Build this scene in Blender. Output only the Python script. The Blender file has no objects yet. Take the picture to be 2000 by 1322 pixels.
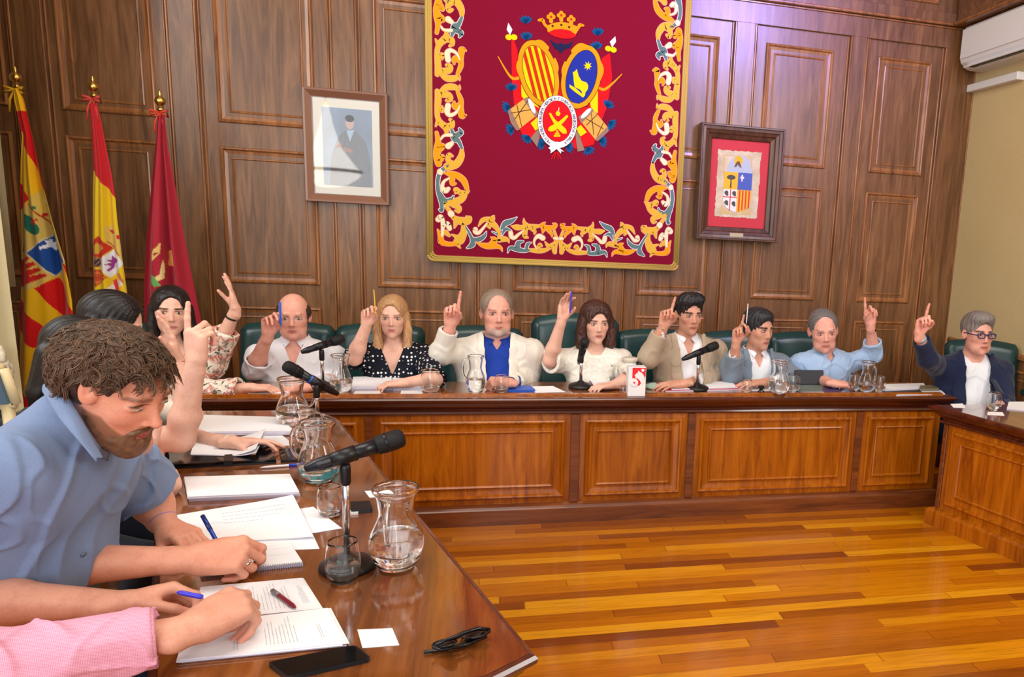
import bpy, bmesh, math, random
import numpy as np
from mathutils import Vector, Matrix, noise as mnoise

PI = math.pi
scene = bpy.context.scene
COL = scene.collection

# ------------------------------------------------------------------ camera
# solved from the vanishing points of the panelling, desks and floorboards
CAM_YAW, CAM_PITCH, CAM_ROLL = math.radians(14.92), math.radians(10.45), math.radians(3.06)
CAM_F, CAM_PX, CAM_PY, CAM_H = 1509.3, 1342.9, 727.6, 1.7382

def cam_axes():
    cy, sy = math.cos(CAM_YAW), math.sin(CAM_YAW)
    cp, sp = math.cos(CAM_PITCH), math.sin(CAM_PITCH)
    cr, sr = math.cos(CAM_ROLL), math.sin(CAM_ROLL)
    F = np.array([sy * cp, cy * cp, -sp]); r0 = np.array([cy, -sy, 0.0]); u0 = np.cross(r0, F)
    return cr * r0 + sr * u0, -sr * r0 + cr * u0, F

AX_R, AX_U, AX_F = cam_axes()
CAM_C = np.array([0.0, 0.0, CAM_H])
cam_data = bpy.data.cameras.new('camera')
cam = bpy.data.objects.new('camera', cam_data)
COL.objects.link(cam)
M = Matrix.Identity(4)
for i in range(3):
    M[i][0] = AX_R[i]; M[i][1] = AX_U[i]; M[i][2] = -AX_F[i]; M[i][3] = CAM_C[i]
cam.matrix_world = M
cam_data.sensor_width = 36.0
cam_data.lens = CAM_F / 2000.0 * 36.0
cam_data.shift_x = -(CAM_PX - 1000.0) / 2000.0
cam_data.shift_y = (CAM_PY - 661.0) / 2000.0
cam_data.clip_start = 0.05
scene.camera = cam

def _ray(x, y):
    return AX_F + AX_R * (x - CAM_PX) / CAM_F - AX_U * (y - CAM_PY) / CAM_F
def at_y(x, y, Y):                      # where the sight line through a photo pixel meets depth Y
    d = _ray(x, y); return CAM_C + d * (Y / d[1])
def at_z(x, y, z):                      # ... meets height z
    d = _ray(x, y); return CAM_C + d * ((z - CAM_H) / d[2])
def at_x(x, y, X):
    d = _ray(x, y); return CAM_C + d * (X / d[0])

# ------------------------------------------------------------------ view and light
vs = scene.view_settings
vs.view_transform = 'Standard'; vs.look = 'None'; vs.gamma = 1.0; vs.use_curve_mapping = False
vs.exposure = 0.22
scene.cycles.use_denoising = True
scene.cycles.max_bounces = 24
scene.cycles.transparent_max_bounces = 16
scene.cycles.transmission_bounces = 24
scene.cycles.sample_clamp_indirect = 4.0
scene.cycles.caustics_reflective = False
scene.cycles.caustics_refractive = True
scene.cycles.blur_glossy = 0.5

world = bpy.data.worlds.new('daylight'); scene.world = world
world.use_nodes = True
bg = world.node_tree.nodes['Background']
bg.inputs[0].default_value = (0.86, 0.92, 1.0, 1); bg.inputs[1].default_value = 1.0

def area_light(name, loc, target, size, size_y, power, color):
    d = bpy.data.lights.new(name, 'AREA'); d.shape = 'RECTANGLE'; d.size = size; d.size_y = size_y
    d.energy = power; d.color = color
    o = bpy.data.objects.new(name, d); COL.objects.link(o); o.location = loc
    v = Vector(target) - Vector(loc)
    o.rotation_euler = v.to_track_quat('-Z', 'Y').to_euler()
    return o
# tall windows behind the camera, the ceiling lamps over the well of the room,
# and a high window on the right that throws the blue sheen on the upper panelling
area_light('window_daylight', (-1.2, -3.2, 2.6), (0.8, 5.5, 1.2), 3.6, 2.6, 110, (1.0, 0.97, 0.93))
area_light('ceiling_lamp_light', (0.2, 2.6, 4.7), (0.6, 3.6, 0.0), 3.0, 2.0, 80, (1.0, 0.93, 0.83))
area_light('side_window_light', (3.8, 1.2, 3.3), (0.2, 5.2, 1.2), 1.5, 1.8, 90, (1.0, 0.98, 0.96))
area_light('high_window_light', (3.75, 0.4, 4.95), (2.3, 6.1, 3.4), 1.5, 1.3, 50, (0.42, 0.34, 1.0)).data.spread = math.radians(50)
area_light('left_fill_light', (-3.5, 2.6, 3.4), (3.9, 4.2, 1.9), 1.6, 2.0, 75, (0.96, 0.98, 1.0))  # added fill, no window of its own; brightens the right wall and faces

# ------------------------------------------------------------------ object helpers
def tag(o, label=None, cat=None, group=None, kind=None):
    if label: o['label'] = label
    if cat: o['category'] = cat
    if group: o['group'] = group
    if kind: o['kind'] = kind
    return o
def empty(name, loc=(0, 0, 0), label=None, cat=None, group=None, rz=0.0):
    o = bpy.data.objects.new(name, None); COL.objects.link(o)
    o.location = loc; o.rotation_euler = (0, 0, rz); o.empty_display_size = 0.1
    return tag(o, label, cat, group)
def finish(me, mat, smooth=True):
    if mat is not None:
        for m in (mat if isinstance(mat, (list, tuple)) else [mat]): me.materials.append(m)
    if smooth:
        me.polygons.foreach_set('use_smooth', [True] * len(me.polygons))
    me.update()
def link(name, me, parent=None, keep_world=True):
    o = bpy.data.objects.new(name, me); COL.objects.link(o)
    if parent is not None:
        o.parent = parent
        if keep_world:
            bpy.context.view_layer.update()
            o.matrix_parent_inverse = parent.matrix_world.inverted()
    return o
def mesh_np(name, v, f, mat=None, parent=None, smooth=True, keep_world=True, colors=None):
    me = bpy.data.meshes.new(name)
    me.from_pydata([tuple(p) for p in v], [], [tuple(q) for q in f])
    finish(me, mat, smooth)
    if colors is not None:
        a = me.color_attributes.new('Col', 'FLOAT_COLOR', 'POINT')
        c = np.ones((len(v), 4), np.float32); c[:, :3] = colors
        a.data.foreach_set('color', c.ravel())
    return link(name, me, parent, keep_world)

class MB:
    """collects shapes that make ONE mesh"""
    def __init__(s): s.v = []; s.f = []; s.sm = []; s.mi = []
    def add(s, v, f, smooth=False, mi=0):
        n = len(s.v); s.v += [tuple(map(float, p)) for p in v]
        for q in f: s.f.append(tuple(i + n for i in q)); s.sm.append(smooth); s.mi.append(mi)
        return s
    def box(s, c, d, M=None, bev=0.0, mi=0):
        x, y, z = c; a, b, h = d[0] / 2, d[1] / 2, d[2] / 2
        e = min(bev, a * .99, b * .99, h * .99)
        if e <= 0:
            v = [(sx * a, sy * b, sz * h) for sx in (-1, 1) for sy in (-1, 1) for sz in (-1, 1)]
            f = [(0, 1, 3, 2), (4, 6, 7, 5), (0, 4, 5, 1), (2, 3, 7, 6), (0, 2, 6, 4), (1, 5, 7, 3)]
        else:
            v = []; idx = {}
            for sx in (-1, 1):
                for sy in (-1, 1):
                    for sz in (-1, 1):
                        for k in range(3):
                            idx[(sx, sy, sz, k)] = len(v)
                            v.append((sx * (a - (0 if k == 0 else e)), sy * (b - (0 if k == 1 else e)), sz * (h - (0 if k == 2 else e))))
            f = []
            P = (-1, 1)
            for sx in P: q = [idx[(sx, sy, sz, 0)] for sy, sz in ((-1, -1), (1, -1), (1, 1), (-1, 1))]; f.append(q if sx > 0 else q[::-1])
            for sy in P: q = [idx[(sx, sy, sz, 1)] for sx, sz in ((-1, -1), (1, -1), (1, 1), (-1, 1))]; f.append(q[::-1] if sy > 0 else q)
            for sz in P: q = [idx[(sx, sy, sz, 2)] for sx, sy in ((-1, -1), (1, -1), (1, 1), (-1, 1))]; f.append(q if sz > 0 else q[::-1])
            for sx in P:
                for sy in P: f.append([idx[(sx, sy, -1, 0)], idx[(sx, sy, -1, 1)], idx[(sx, sy, 1, 1)], idx[(sx, sy, 1, 0)]])
            for sx in P:
                for sz in P: f.append([idx[(sx, -1, sz, 0)], idx[(sx, -1, sz, 2)], idx[(sx, 1, sz, 2)], idx[(sx, 1, sz, 0)]])
            for sy in P:
                for sz in P: f.append([idx[(-1, sy, sz, 1)], idx[(-1, sy, sz, 2)], idx[(1, sy, sz, 2)], idx[(1, sy, sz, 1)]])
            for sx in P:
                for sy in P:
                    for sz in P: f.append([idx[(sx, sy, sz, k)] for k in range(3)])
        if M is not None: v = [M @ Vector(p) for p in v]
        v = [(p[0] + x, p[1] + y, p[2] + z) for p in v]
        return s.add(v, f, False, mi)
    def lathe(s, prof, c=(0, 0, 0), n=24, M=None, mi=0, smooth=True, close=False):
        v = []; f = []; rings = []
        for r, z in prof:
            if r < 1e-6: rings.append([len(v)]); v.append((0, 0, z))
            else:
                rings.append(list(range(len(v), len(v) + n)))
                v += [(r * math.cos(2 * PI * k / n), r * math.sin(2 * PI * k / n), z) for k in range(n)]
        pr = list(zip(rings, rings[1:])) + ([(rings[-1], rings[0])] if close else [])
        for A, B in pr:
            for k in range(n):
                k2 = (k + 1) % n
                a, b = A[k % len(A)], A[k2 % len(A)]; c2, d = B[k2 % len(B)], B[k % len(B)]
                q = []
                for i in (a, b, c2, d):
                    if i not in q: q.append(i)
                if len(q) > 2: f.append(q)
        if M is not None: v = [M @ Vector(p) for p in v]
        return s.add([(p[0] + c[0], p[1] + c[1], p[2] + c[2]) for p in v], f, smooth, mi)
    def tube(s, pts, r, n=10, caps=True, mi=0, flat=1.0, up=None):
        pts = [Vector(p) for p in pts]; m = len(pts)
        rr = r if isinstance(r, (list, tuple)) else [r] * m
        v = []; f = []; prev = None
        for i, p in enumerate(pts):
            t = (pts[min(i + 1, m - 1)] - pts[max(i - 1, 0)])
            t = t.normalized() if t.length > 1e-9 else Vector((0, 0, 1))
            if prev is None:
                a = Vector(up) if up is not None else (Vector((0, 0, 1)) if abs(t.z) < .9 else Vector((1, 0, 0)))
                prev = (a - t * a.dot(t)).normalized()
            else:
                prev = (prev - t * prev.dot(t)).normalized()
            b = t.cross(prev)
            for k in range(n):
                w = 2 * PI * k / n
                v.append(p + prev * (rr[i] * math.cos(w) * flat) + b * (rr[i] * math.sin(w)))
        for i in range(m - 1):
            for k in range(n):
                k2 = (k + 1) % n
                f.append((i * n + k, i * n + k2, (i + 1) * n + k2, (i + 1) * n + k))
        if caps:
            f.append(tuple(range(n))[::-1]); f.append(tuple((m - 1) * n + k for k in range(n)))
        return s.add(v, f, True, mi)
    def prism(s, poly, z0, z1, M=None, mi=0):
        n = len(poly); v = [(x, y, z0) for x, y in poly] + [(x, y, z1) for x, y in poly]
        area = sum(poly[i][0] * poly[(i + 1) % n][1] - poly[(i + 1) % n][0] * poly[i][1] for i in range(n))
        f = [tuple(range(n))[::-1], tuple(range(n, 2 * n))] + [(k, (k + 1) % n, n + (k + 1) % n, n + k) for k in range(n)]
        if area < 0: f = [q[::-1] for q in f]
        if M is not None: v = [M @ Vector(p) for p in v]
        return s.add(v, f, False, mi)
    def sweep(s, path, prof, closed=False, mi=0, smooth=False):
        """profile (out, up) swept along a horizontal path [(x,y)]; out = right of travel"""
        m = len(path); n = len(prof); v = []; f = []
        for i in range(m):
            p = Vector((path[i][0], path[i][1]))
            a = Vector(path[(i - 1) % m] if (closed or i > 0) else path[i]); b = Vector(path[(i + 1) % m] if (closed or i < m - 1) else path[i])
            d1 = (p - a); d2 = (b - p)
            if d1.length < 1e-9: d1 = d2
            if d2.length < 1e-9: d2 = d1
            d1.normalize(); d2.normalize()
            n1 = Vector((d1.y, -d1.x)); n2 = Vector((d2.y, -d2.x)); nn = (n1 + n2)
            nn = nn / max(0.3, nn.length_squared / 2) if nn.length > 1e-6 else n1
            for o, z in prof: v.append((p.x + nn.x * o, p.y + nn.y * o, z))
        for i in range(m if closed else m - 1):
            j = (i + 1) % m
            for k in range(n - 1):
                f.append((i * n + k, i * n + k + 1, j * n + k + 1, j * n + k)[::-1])
        return s.add(v, f, smooth, mi)
    def build(s, name, mat=None, parent=None, smooth=None, keep_world=True):
        me = bpy.data.meshes.new(name); me.from_pydata(s.v, [], s.f)
        finish(me, mat, False)
        me.polygons.foreach_set('use_smooth', s.sm if smooth is None else [smooth] * len(s.f))
        me.polygons.foreach_set('material_index', s.mi)
        me.update()
        return link(name, me, parent, keep_world)

def copy_tree(o, parent=None):
    kids = list(o.children); c = o.copy(); COL.objects.link(c); c.parent = parent
    for ch in kids: copy_tree(ch, c)
    return c
def rotz(a): return Matrix.Rotation(a, 3, 'Z')
def srgb(r, g, b):
    f = lambda c: ((c / 255 + .055) / 1.055) ** 2.4 if c > 10 else c / 255 / 12.92
    return (f(r), f(g), f(b))
def grid_bm(nu, nv, fn):
    v = [fn(i / (nu - 1), j / (nv - 1)) for j in range(nv) for i in range(nu)]
    f = [(j * nu + i, j * nu + i + 1, (j + 1) * nu + i + 1, (j + 1) * nu + i) for j in range(nv - 1) for i in range(nu - 1)]
    return v, f

# ------------------------------------------------------------------ materials
MATS = {}
class NB:
    def __init__(s, name, rough=.5, base=(.8, .8, .8), metal=0., spec=.5, coat=0., trans=0., ior=1.45):
        s.m = bpy.data.materials.new(name); s.m.use_nodes = True; s.nt = s.m.node_tree; s.n = s.nt.nodes
        s.p = s.n['Principled BSDF']; i = s.p.inputs
        i['Base Color'].default_value = (*base, 1); i['Roughness'].default_value = rough; i['Metallic'].default_value = metal
        i['Specular IOR Level'].default_value = spec; i['Coat Weight'].default_value = coat; i['Coat Roughness'].default_value = .08
        i['Transmission Weight'].default_value = trans; i['IOR'].default_value = ior
    def node(s, t, **k):
        n = s.n.new(t)
        for a, b in k.items():
            if hasattr(n, a): setattr(n, a, b)
            else: n.inputs[a.replace('_', ' ')].default_value = b
        return n
    def l(s, a, b): s.nt.links.new(a, b)
    def coord(s, which='Object', scale=(1, 1, 1), rot=(0, 0, 0), loc=(0, 0, 0)):
        t = s.node('ShaderNodeTexCoord'); m = s.node('ShaderNodeMapping')
        m.inputs['Scale'].default_value = scale; m.inputs['Rotation'].default_value = rot; m.inputs['Location'].default_value = loc
        s.l(t.outputs[which], m.inputs[0]); return m.outputs[0]
    def noise(s, vec, scale=5, detail=4, rough=.5, dist=0.):
        n = s.node('ShaderNodeTexNoise'); s.l(vec, n.inputs['Vector'])
        n.inputs['Scale'].default_value = scale; n.inputs['Detail'].default_value = detail
        n.inputs['Roughness'].default_value = rough; n.inputs['Distortion'].default_value = dist
        return n.outputs[0]
    def ramp(s, fac, stops):
        r = s.node('ShaderNodeValToRGB'); s.l(fac, r.inputs[0]); e = r.color_ramp.elements
        while len(e) < len(stops): e.new(.5)
        for q, (p, c) in zip(e, stops): q.position = p; q.color = (*c, 1)
        return r.outputs[0]
    def mix(s, fac, a, b, mode='MIX'):
        m = s.node('ShaderNodeMix', data_type='RGBA', blend_type=mode)
        for sock, val in ((m.inputs[0], fac), (m.inputs[6], a), (m.inputs[7], b)):
            if hasattr(val, 'is_linked') or hasattr(val, 'links'): s.l(val, sock)
            elif isinstance(val, (int, float)): sock.default_value = val
            else: sock.default_value = (*val, 1)
        return m.outputs[2]
    def bump(s, h, strength=.2, dist=.01):
        b = s.node('ShaderNodeBump'); b.inputs['Strength'].default_value = strength; b.inputs['Distance'].default_value = dist
        s.l(h, b.inputs['Height']); s.l(b.outputs[0], s.p.inputs['Normal']); return b
    def base(s, c): s.l(c, s.p.inputs['Base Color'])
    def math(s, op, a, b=0.):
        m = s.node('ShaderNodeMath', operation=op)
        for k, v in enumerate((a, b)):
            if hasattr(v, 'links'): s.l(v, m.inputs[k])
            else: m.inputs[k].default_value = v
        return m.outputs[0]

def plain(name, rgb, rough=.5, **k):
    if name in MATS: return MATS[name]
    MATS[name] = NB(name, rough, srgb(*rgb), **k).m; return MATS[name]

def wood(name, dark, mid, light, rough=.3, axis='Z', coat=0.3, scale=1.0, spec=.5, crough=.08):
    b = NB(name, rough, spec=spec, coat=coat); b.p.inputs['Coat Roughness'].default_value = crough
    sc = {'Z': (9, 9, .7), 'X': (.7, 9, 9), 'Y': (9, .7, 9)}[axis]
    v = b.coord('Object', tuple(q * scale for q in sc))
    n1 = b.noise(v, 2.2, 6, .6, 1.2); v2 = b.coord('Object', tuple(q * scale * 4 for q in sc)); n2 = b.noise(v2, 6, 3, .6, .3)
    v3 = b.coord('Object', (1.1, 1.1, .8)); n3 = b.noise(v3, 1.3, 2, .5)
    c = b.ramp(n1, [(.28, dark), (.5, mid), (.75, light)])
    c2 = b.ramp(n2, [(.3, (.78, .76, .74)), (.62, (1, 1, 1))])
    c = b.mix(.55, c, c2, 'MULTIPLY')
    c3 = b.ramp(n3, [(.3, (.8, .78, .78)), (.7, (1.12, 1.08, 1.0))])
    c = b.mix(.8, c, c3, 'MULTIPLY'); b.base(c)
    b.bump(n2, .06, .004)
    return b.m
WALNUT = wood('walnut_panelling', srgb(88, 58, 34), srgb(124, 86, 54), srgb(152, 110, 72), .36, 'Z', .35, spec=.4, crough=.22)
WALNUT_H = wood('walnut_rail', srgb(90, 56, 34), srgb(124, 82, 52), srgb(150, 106, 68), .36, 'X', .35, spec=.4, crough=.22)
WALNUT_TRIM = wood('walnut_moulding', srgb(104, 62, 32), srgb(152, 100, 58), srgb(184, 128, 78), .3, 'Z', .3)
DESK = wood('desk_mahogany', srgb(118, 56, 6), srgb(162, 88, 10), srgb(190, 114, 24), .26, 'Z', .25, spec=.4)
DESK_H = wood('desk_rail_mahogany', srgb(104, 46, 14), srgb(152, 76, 20), srgb(186, 106, 30), .22, 'X', .4)
DESK_DARK = wood('desk_dark_mahogany', srgb(50, 18, 10), srgb(78, 30, 16), srgb(104, 46, 22), .2, 'X', .5)
TOP = wood('desk_polished_top', srgb(88, 44, 16), srgb(128, 72, 30), srgb(160, 98, 46), .09, 'Y', 1.0, .6)
GOLD = NB('brass', .22, srgb(214, 178, 96), metal=1.).m
CHROME = NB('chrome', .14, (.75, .75, .78), metal=1.).m
DESK_PL = wood('desk_plinth', srgb(78, 38, 16), srgb(112, 58, 26), srgb(140, 80, 38), .3, 'X', .3)
BLACKP = plain('black_plastic', (16, 17, 22), .38)
BLACKG = plain('black_gloss', (10, 11, 14), .08)
GREYP = plain('grey_plastic', (120, 126, 134), .45)
# ================================================================== room shell
YW = 6.15          # face of the panelled wall
XR = 4.03          # face of the papered side wall

def rect_rings(mb, O, U, V, N, w, h, prof, mi_ring=0, mi_field=0, field=True):
    """nested rectangular mouldings: prof = [(inset, height)], O = lower left corner"""
    O, U, V, N = map(Vector, (O, U, V, N)); v = []; f = []; mis = []
    for ins, ht in prof:
        for a, b in ((ins, ins), (w - ins, ins), (w - ins, h - ins), (ins, h - ins)):
            v.append(O + U * a + V * b + N * ht)
    n = len(prof)
    flip = U.cross(V).dot(N) < 0
    base = len(mb.v); mb.v += [tuple(p) for p in v]
    for i in range(n - 1):
        for k in range(4):
            k2 = (k + 1) % 4
            q = (i * 4 + k, i * 4 + k2, (i + 1) * 4 + k2, (i + 1) * 4 + k)
            mb.f.append(tuple(base + t for t in (q[::-1] if flip else q))); mb.sm.append(False); mb.mi.append(mi_ring)
    if not field: return
    q = tuple(base + (n - 1) * 4 + k for k in range(4))
    mb.f.append(q[::-1] if flip else q); mb.sm.append(False); mb.mi.append(mi_field)

PANEL = [(0, 0), (0, .006), (.006, .014), (.014, .016), (.02, .010), (.024, .003), (.06, -.004), (.066, -.004), (.070, .004), (.078, .006), (.084, -.001), (.088, -.003)]
def wall_run(mb, P, U, length, bays, pil, z_top=3.35, recess=.018):
    """U along the wall, N = away from the wall"""
    U = Vector(U); Z = Vector((0, 0, 1)); N = U.cross(Z); P = Vector(P)
    # recessed ground with the pilaster strips and their beads
    a = mb
    def slab(u0, u1, z0, z1, d0, d1, mi=0, bev=0.0):
        c = P + U * ((u0 + u1) / 2) + N * ((d0 + d1) / 2) + Z * ((z0 + z1) / 2)
        M3 = Matrix((U, N, Z)).transposed()
        a.box((c.x, c.y, c.z), (u1 - u0, abs(d1 - d0), z1 - z0), M3, bev, mi)
    slab(0, length, 0, 5.4, -.12, -.0)
    for u0, u1 in pil:
        slab(u0 + .012, u1 - .012, .30, z_top + .02, -.01, .022, 0, .002)
        for u, s in ((u0, 1), (u1, -1)):
            slab(u - .003, u + .011, .30, z_top, -.01, .026, 1, .004) if s > 0 else slab(u - .011, u + .003, .30, z_top, -.01, .026, 1, .004)
            uu = u - .016 if s > 0 else u + .016
            slab(uu - .006, uu + .006, .30, z_top, -.01, .012, 1, .004)
    slab(0, length, z_top, 3.50, -.01, .024, 0, .002)           # frieze rail
    slab(0, length, 3.50, 3.512, -.01, .034, 1, .003); slab(0, length, 3.522, 3.545, -.01, .042, 1, .006)
    slab(0, length, 3.545, 3.62, -.01, .030, 0, .002)
    slab(0, length, 4.45, 4.75, -.01, .05, 0, .004)
    slab(0, length, 0, .26, -.01, .03, 0, .003); slab(0, length, .26, .30, -.01, .04, 1, .008)
    for b0, b1 in bays:
        for z0, z1 in ((2.295, 3.225), (1.20, 2.135), (.36, 1.035), (3.68, 4.40)):
            rect_rings(a, P + U * b0 + Z * z0 + N * .001, U, Z, N, b1 - b0, z1 - z0, PANEL, 1, 0)
wb = MB()
x0 = -3.7
bays = [(-3.66, -2.98), (-2.685, -2.14), (-1.775, -1.165), (-.775, -.184), (.20, .796), (1.168, 1.753), (2.14, 2.72), (3.115, 3.62)]
pil = [(-2.93, -2.75), (-2.05, -1.875), (-1.05, -.88), (-.058, .103), (.914, 1.064), (1.873, 2.047), (2.857, 3.01), (3.724, 4.03)]
wall_run(wb, (x0, YW, 0), (1, 0, 0), XR - x0, [(a - x0, b - x0) for a, b in bays], [(a - x0, b - x0) for a, b in pil])
tag(wb.build('wall_back', [WALNUT, WALNUT_TRIM]), kind='structure')

# papered right wall with wood dado, corner post and frieze beam
bp = NB('wall_paper', .8, srgb(190, 166, 118)); v = bp.coord('Object', (1, 1, 1))
n1 = bp.noise(bp.coord('Object', (220, 220, 14)), 3, 2); n2 = bp.noise(v, .9, 3)
bp.base(bp.mix(.5, bp.ramp(n1, [(.3, srgb(196, 172, 118)), (.7, srgb(222, 202, 156))]), bp.ramp(n2, [(.3, srgb(200, 178, 126)), (.7, srgb(220, 200, 154))])))
bp.bump(n1, .08, .002); PAPER_WALL = bp.m
wr = MB().box((XR + .06, 1.2, 2.7), (.12, 10.4, 5.4))
tag(wr.build('wall_right', PAPER_WALL), kind='structure')
td = MB()
td.box((XR - .012, 1.05, .44), (.024, 10.0, .88), bev=.002); td.box((XR - .02, 1.05, .90), (.05, 10.0, .05), bev=.012, mi=1)
for k in range(9):
    rect_rings(td, (XR - .025, 5.75 - k * 1.05, .2), (0, -1, 0), (0, 0, 1), (-1, 0, 0), .85, .6, PANEL, 1, 0)
td.box((XR - .02, 1.2, .13), (.05, 10.2, .26), bev=.01)
tag(td.build('trim_1', [WALNUT, WALNUT_TRIM]), kind='structure')
fb = MB()
fb.box((XR - .125, 1.05, 3.65), (.25, 10.1, .24), bev=.004); fb.box((XR - .14, 1.05, 3.535), (.28, 10.1, .03), bev=.01, mi=1)
fb.box((XR - .115, 1.05, 4.1), (.23, 10.1, .75), bev=.004)
for k in range(9):
    rect_rings(fb, (XR - .23, 5.85 - k * 1.05, 3.80), (0, -1, 0), (0, 0, 1), (-1, 0, 0), .85, .55, PANEL, 1, 0)
tag(fb.build('trim_2', [WALNUT_H, WALNUT_TRIM]), kind='structure')
# plain left wall and ceiling
pw = plain('plaster', (226, 216, 196), .85)
tag(MB().box((-3.76, 3.0, 2.7), (.12, 6.6, 5.4)).build('wall_left', pw), kind='structure')
tag(MB().box((.15, 1.2, 5.46), (8.0, 10.4, .12)).build('ceiling', pw), kind='structure')

# floor of narrow strip boards running with the wall
fl = NB('strip_floor', .2, coat=.35)
co = fl.node('ShaderNodeTexCoord'); sx = fl.node('ShaderNodeSeparateXYZ'); fl.l(co.outputs['Object'], sx.inputs[0])
row = fl.math('DIVIDE', sx.outputs[1], .068); rid = fl.math('FLOOR', row)
wn = fl.node('ShaderNodeTexWhiteNoise', noise_dimensions='1D'); fl.l(rid, wn.inputs['W'])
xo = fl.math('ADD', fl.math('DIVIDE', sx.outputs[0], 1.25), fl.math('MULTIPLY', wn.outputs[0], 7.3)); cid = fl.math('FLOOR', xo)
wn2 = fl.node('ShaderNodeTexWhiteNoise', noise_dimensions='2D'); cb = fl.node('ShaderNodeCombineXYZ'); fl.l(rid, cb.inputs[0]); fl.l(cid, cb.inputs[1]); fl.l(cb.outputs[0], wn2.inputs['Vector'])
tone = fl.ramp(wn2.outputs[0], [(0.0, srgb(126, 62, 12)), (.15, srgb(160, 88, 10)), (.45, srgb(182, 106, 8)), (.75, srgb(200, 126, 10)), (1.0, srgb(222, 156, 26))])
ofs = fl.node('ShaderNodeVectorMath', operation='ADD'); fl.l(co.outputs['Object'], ofs.inputs[0])
cb2 = fl.node('ShaderNodeCombineXYZ'); fl.l(fl.math('MULTIPLY', wn2.outputs[0], 37.), cb2.inputs[2]); fl.l(fl.math('MULTIPLY', wn.outputs[0], 11.), cb2.inputs[0]); fl.l(cb2.outputs[0], ofs.inputs[1])
mp = fl.node('ShaderNodeMapping'); mp.inputs['Scale'].default_value = (1.6, 34, 1); fl.l(ofs.outputs[0], mp.inputs[0])
g = fl.noise(mp.outputs[0], 2.4, 5, .6, .6)
tone = fl.mix(.75, tone, fl.ramp(g, [(.30, (.62, .52, .44)), (.5, (.98, .96, .94)), (.72, (1.12, 1.08, 1.0))]), 'MULTIPLY')
fr = fl.math('FRACT', row); e1 = fl.math('LESS_THAN', fr, .02)
fx = fl.math('FRACT', xo); e2 = fl.math('LESS_THAN', fx, .0035)
tone = fl.mix(fl.math('MULTIPLY', fl.math('MAXIMUM', e1, e2), .55), tone, srgb(70, 34, 10)); fl.base(tone)
fl.bump(g, .05, .003)
tag(MB().box((.15, 1.2, -.05), (8.0, 10.4, .1)).build('floor', fl.m), kind='structure')

# ================================================================== desks
DPROF = [(0, .652), (.016, .656), (.021, .664), (.016, .673), (.006, .677), (.008, .686), (.022, .695), (.036, .709), (.046, .726), (.058, .732), (.064, .738), (.066, .749), (.060, .757), (.050, .760), (.046, .7605)]
PLINTH = [(.035, 0), (.035, .090), (.028, .096), (.024, .106), (.010, .112), (0, .118)]
DPANEL = [(0, 0), (.026, .002), (.028, .012), (.036, .018), (.044, .016), (.050, .004), (.088, -.004), (.090, .006), (.097, .010), (.104, .004), (.108, -.003)]
def desk_front(mb, P, U, panels, stiles, length, z0=.118, z1=.652):
    U = Vector(U); Z = Vector((0, 0, 1)); N = U.cross(Z); P = Vector(P)
    for a, b in panels:
        rect_rings(mb, P + U * (a + .006) + Z * .125 + N * .001, U, Z, N, b - a - .012, .520, DPANEL, 0, 0)
    for a, b in stiles:
        c = P + U * ((a + b) / 2) + N * .004 + Z * ((z0 + z1) / 2)
        mb.box(tuple(c), (b - a, .016, z1 - z0), Matrix((U, N, Z)).transposed(), .003, 1)

# --- long desk at the back
back = empty('council_desk', (.7, 4.6, 0), 'long mahogany council desk in front of the panelled wall, with five framed front panels', 'desk')
FY = 4.39; XL, XE = -1.50, 2.915
m = MB(); m.box(((XL + XE) / 2, FY + .02, .39), (XE - XL, .04, .78 - .02), bev=0); 
m.box((XL + .02, FY + .20, .38), (.04, .36, .75)); m.box((XE - .02, FY + .20, .38), (.04, .36, .75)); m.build('carcass', DESK, back)
m = MB(); desk_front(m, (XL, FY, 0), (1, 0, 0), [(.03 , .86), (-.588 - XL, .483 - XL), (.536 - XL, 1.187 - XL), (1.235 - XL, 2.306 - XL), (2.353 - XL, 2.902 - XL)],
                     [(.865, .912), (.483 - XL, .536 - XL), (1.187 - XL, 1.235 - XL), (2.306 - XL, 2.353 - XL)], XE - XL)
m.build('front_panel', [DESK, DESK_PL], back)
pa = [(XL, FY + .40), (XL, FY), (XE, FY), (XE, FY + .40)]
m = MB(); m.sweep(pa, [(-o, z) if False else (o, z) for o, z in [(q[0], q[1]) for q in PLINTH]]); m.build('plinth', DESK_PL, back)
def top_part(name, outline, parent, z=.7605, mat=TOP, inset=0.0):
    t = MB(); t.prism(outline, z - .012, z); return t.build(name, mat, parent)
m = MB(); m.sweep(pa, DPROF); m.build('edge_moulding', DESK_DARK, back)
top_part('desk_top', [(XL - .05, FY - .05), (XE + .05, FY - .05), (XE + .05, FY + .40), (XL - .05, FY + .40)], back)

def side_desk(name, poly, label, facing):
    """poly: outline of the carcass, clockwise seen from above starting at the sitting side"""
    cx = sum(p[0] for p in poly) / len(poly); cy = sum(p[1] for p in poly) / len(poly)
    r = empty(name, (cx, cy, 0), label, 'desk')
    return r
dv = Vector((.322, -.947)).normalized(); nv = Vector((.947, .322)).normalized()
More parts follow.
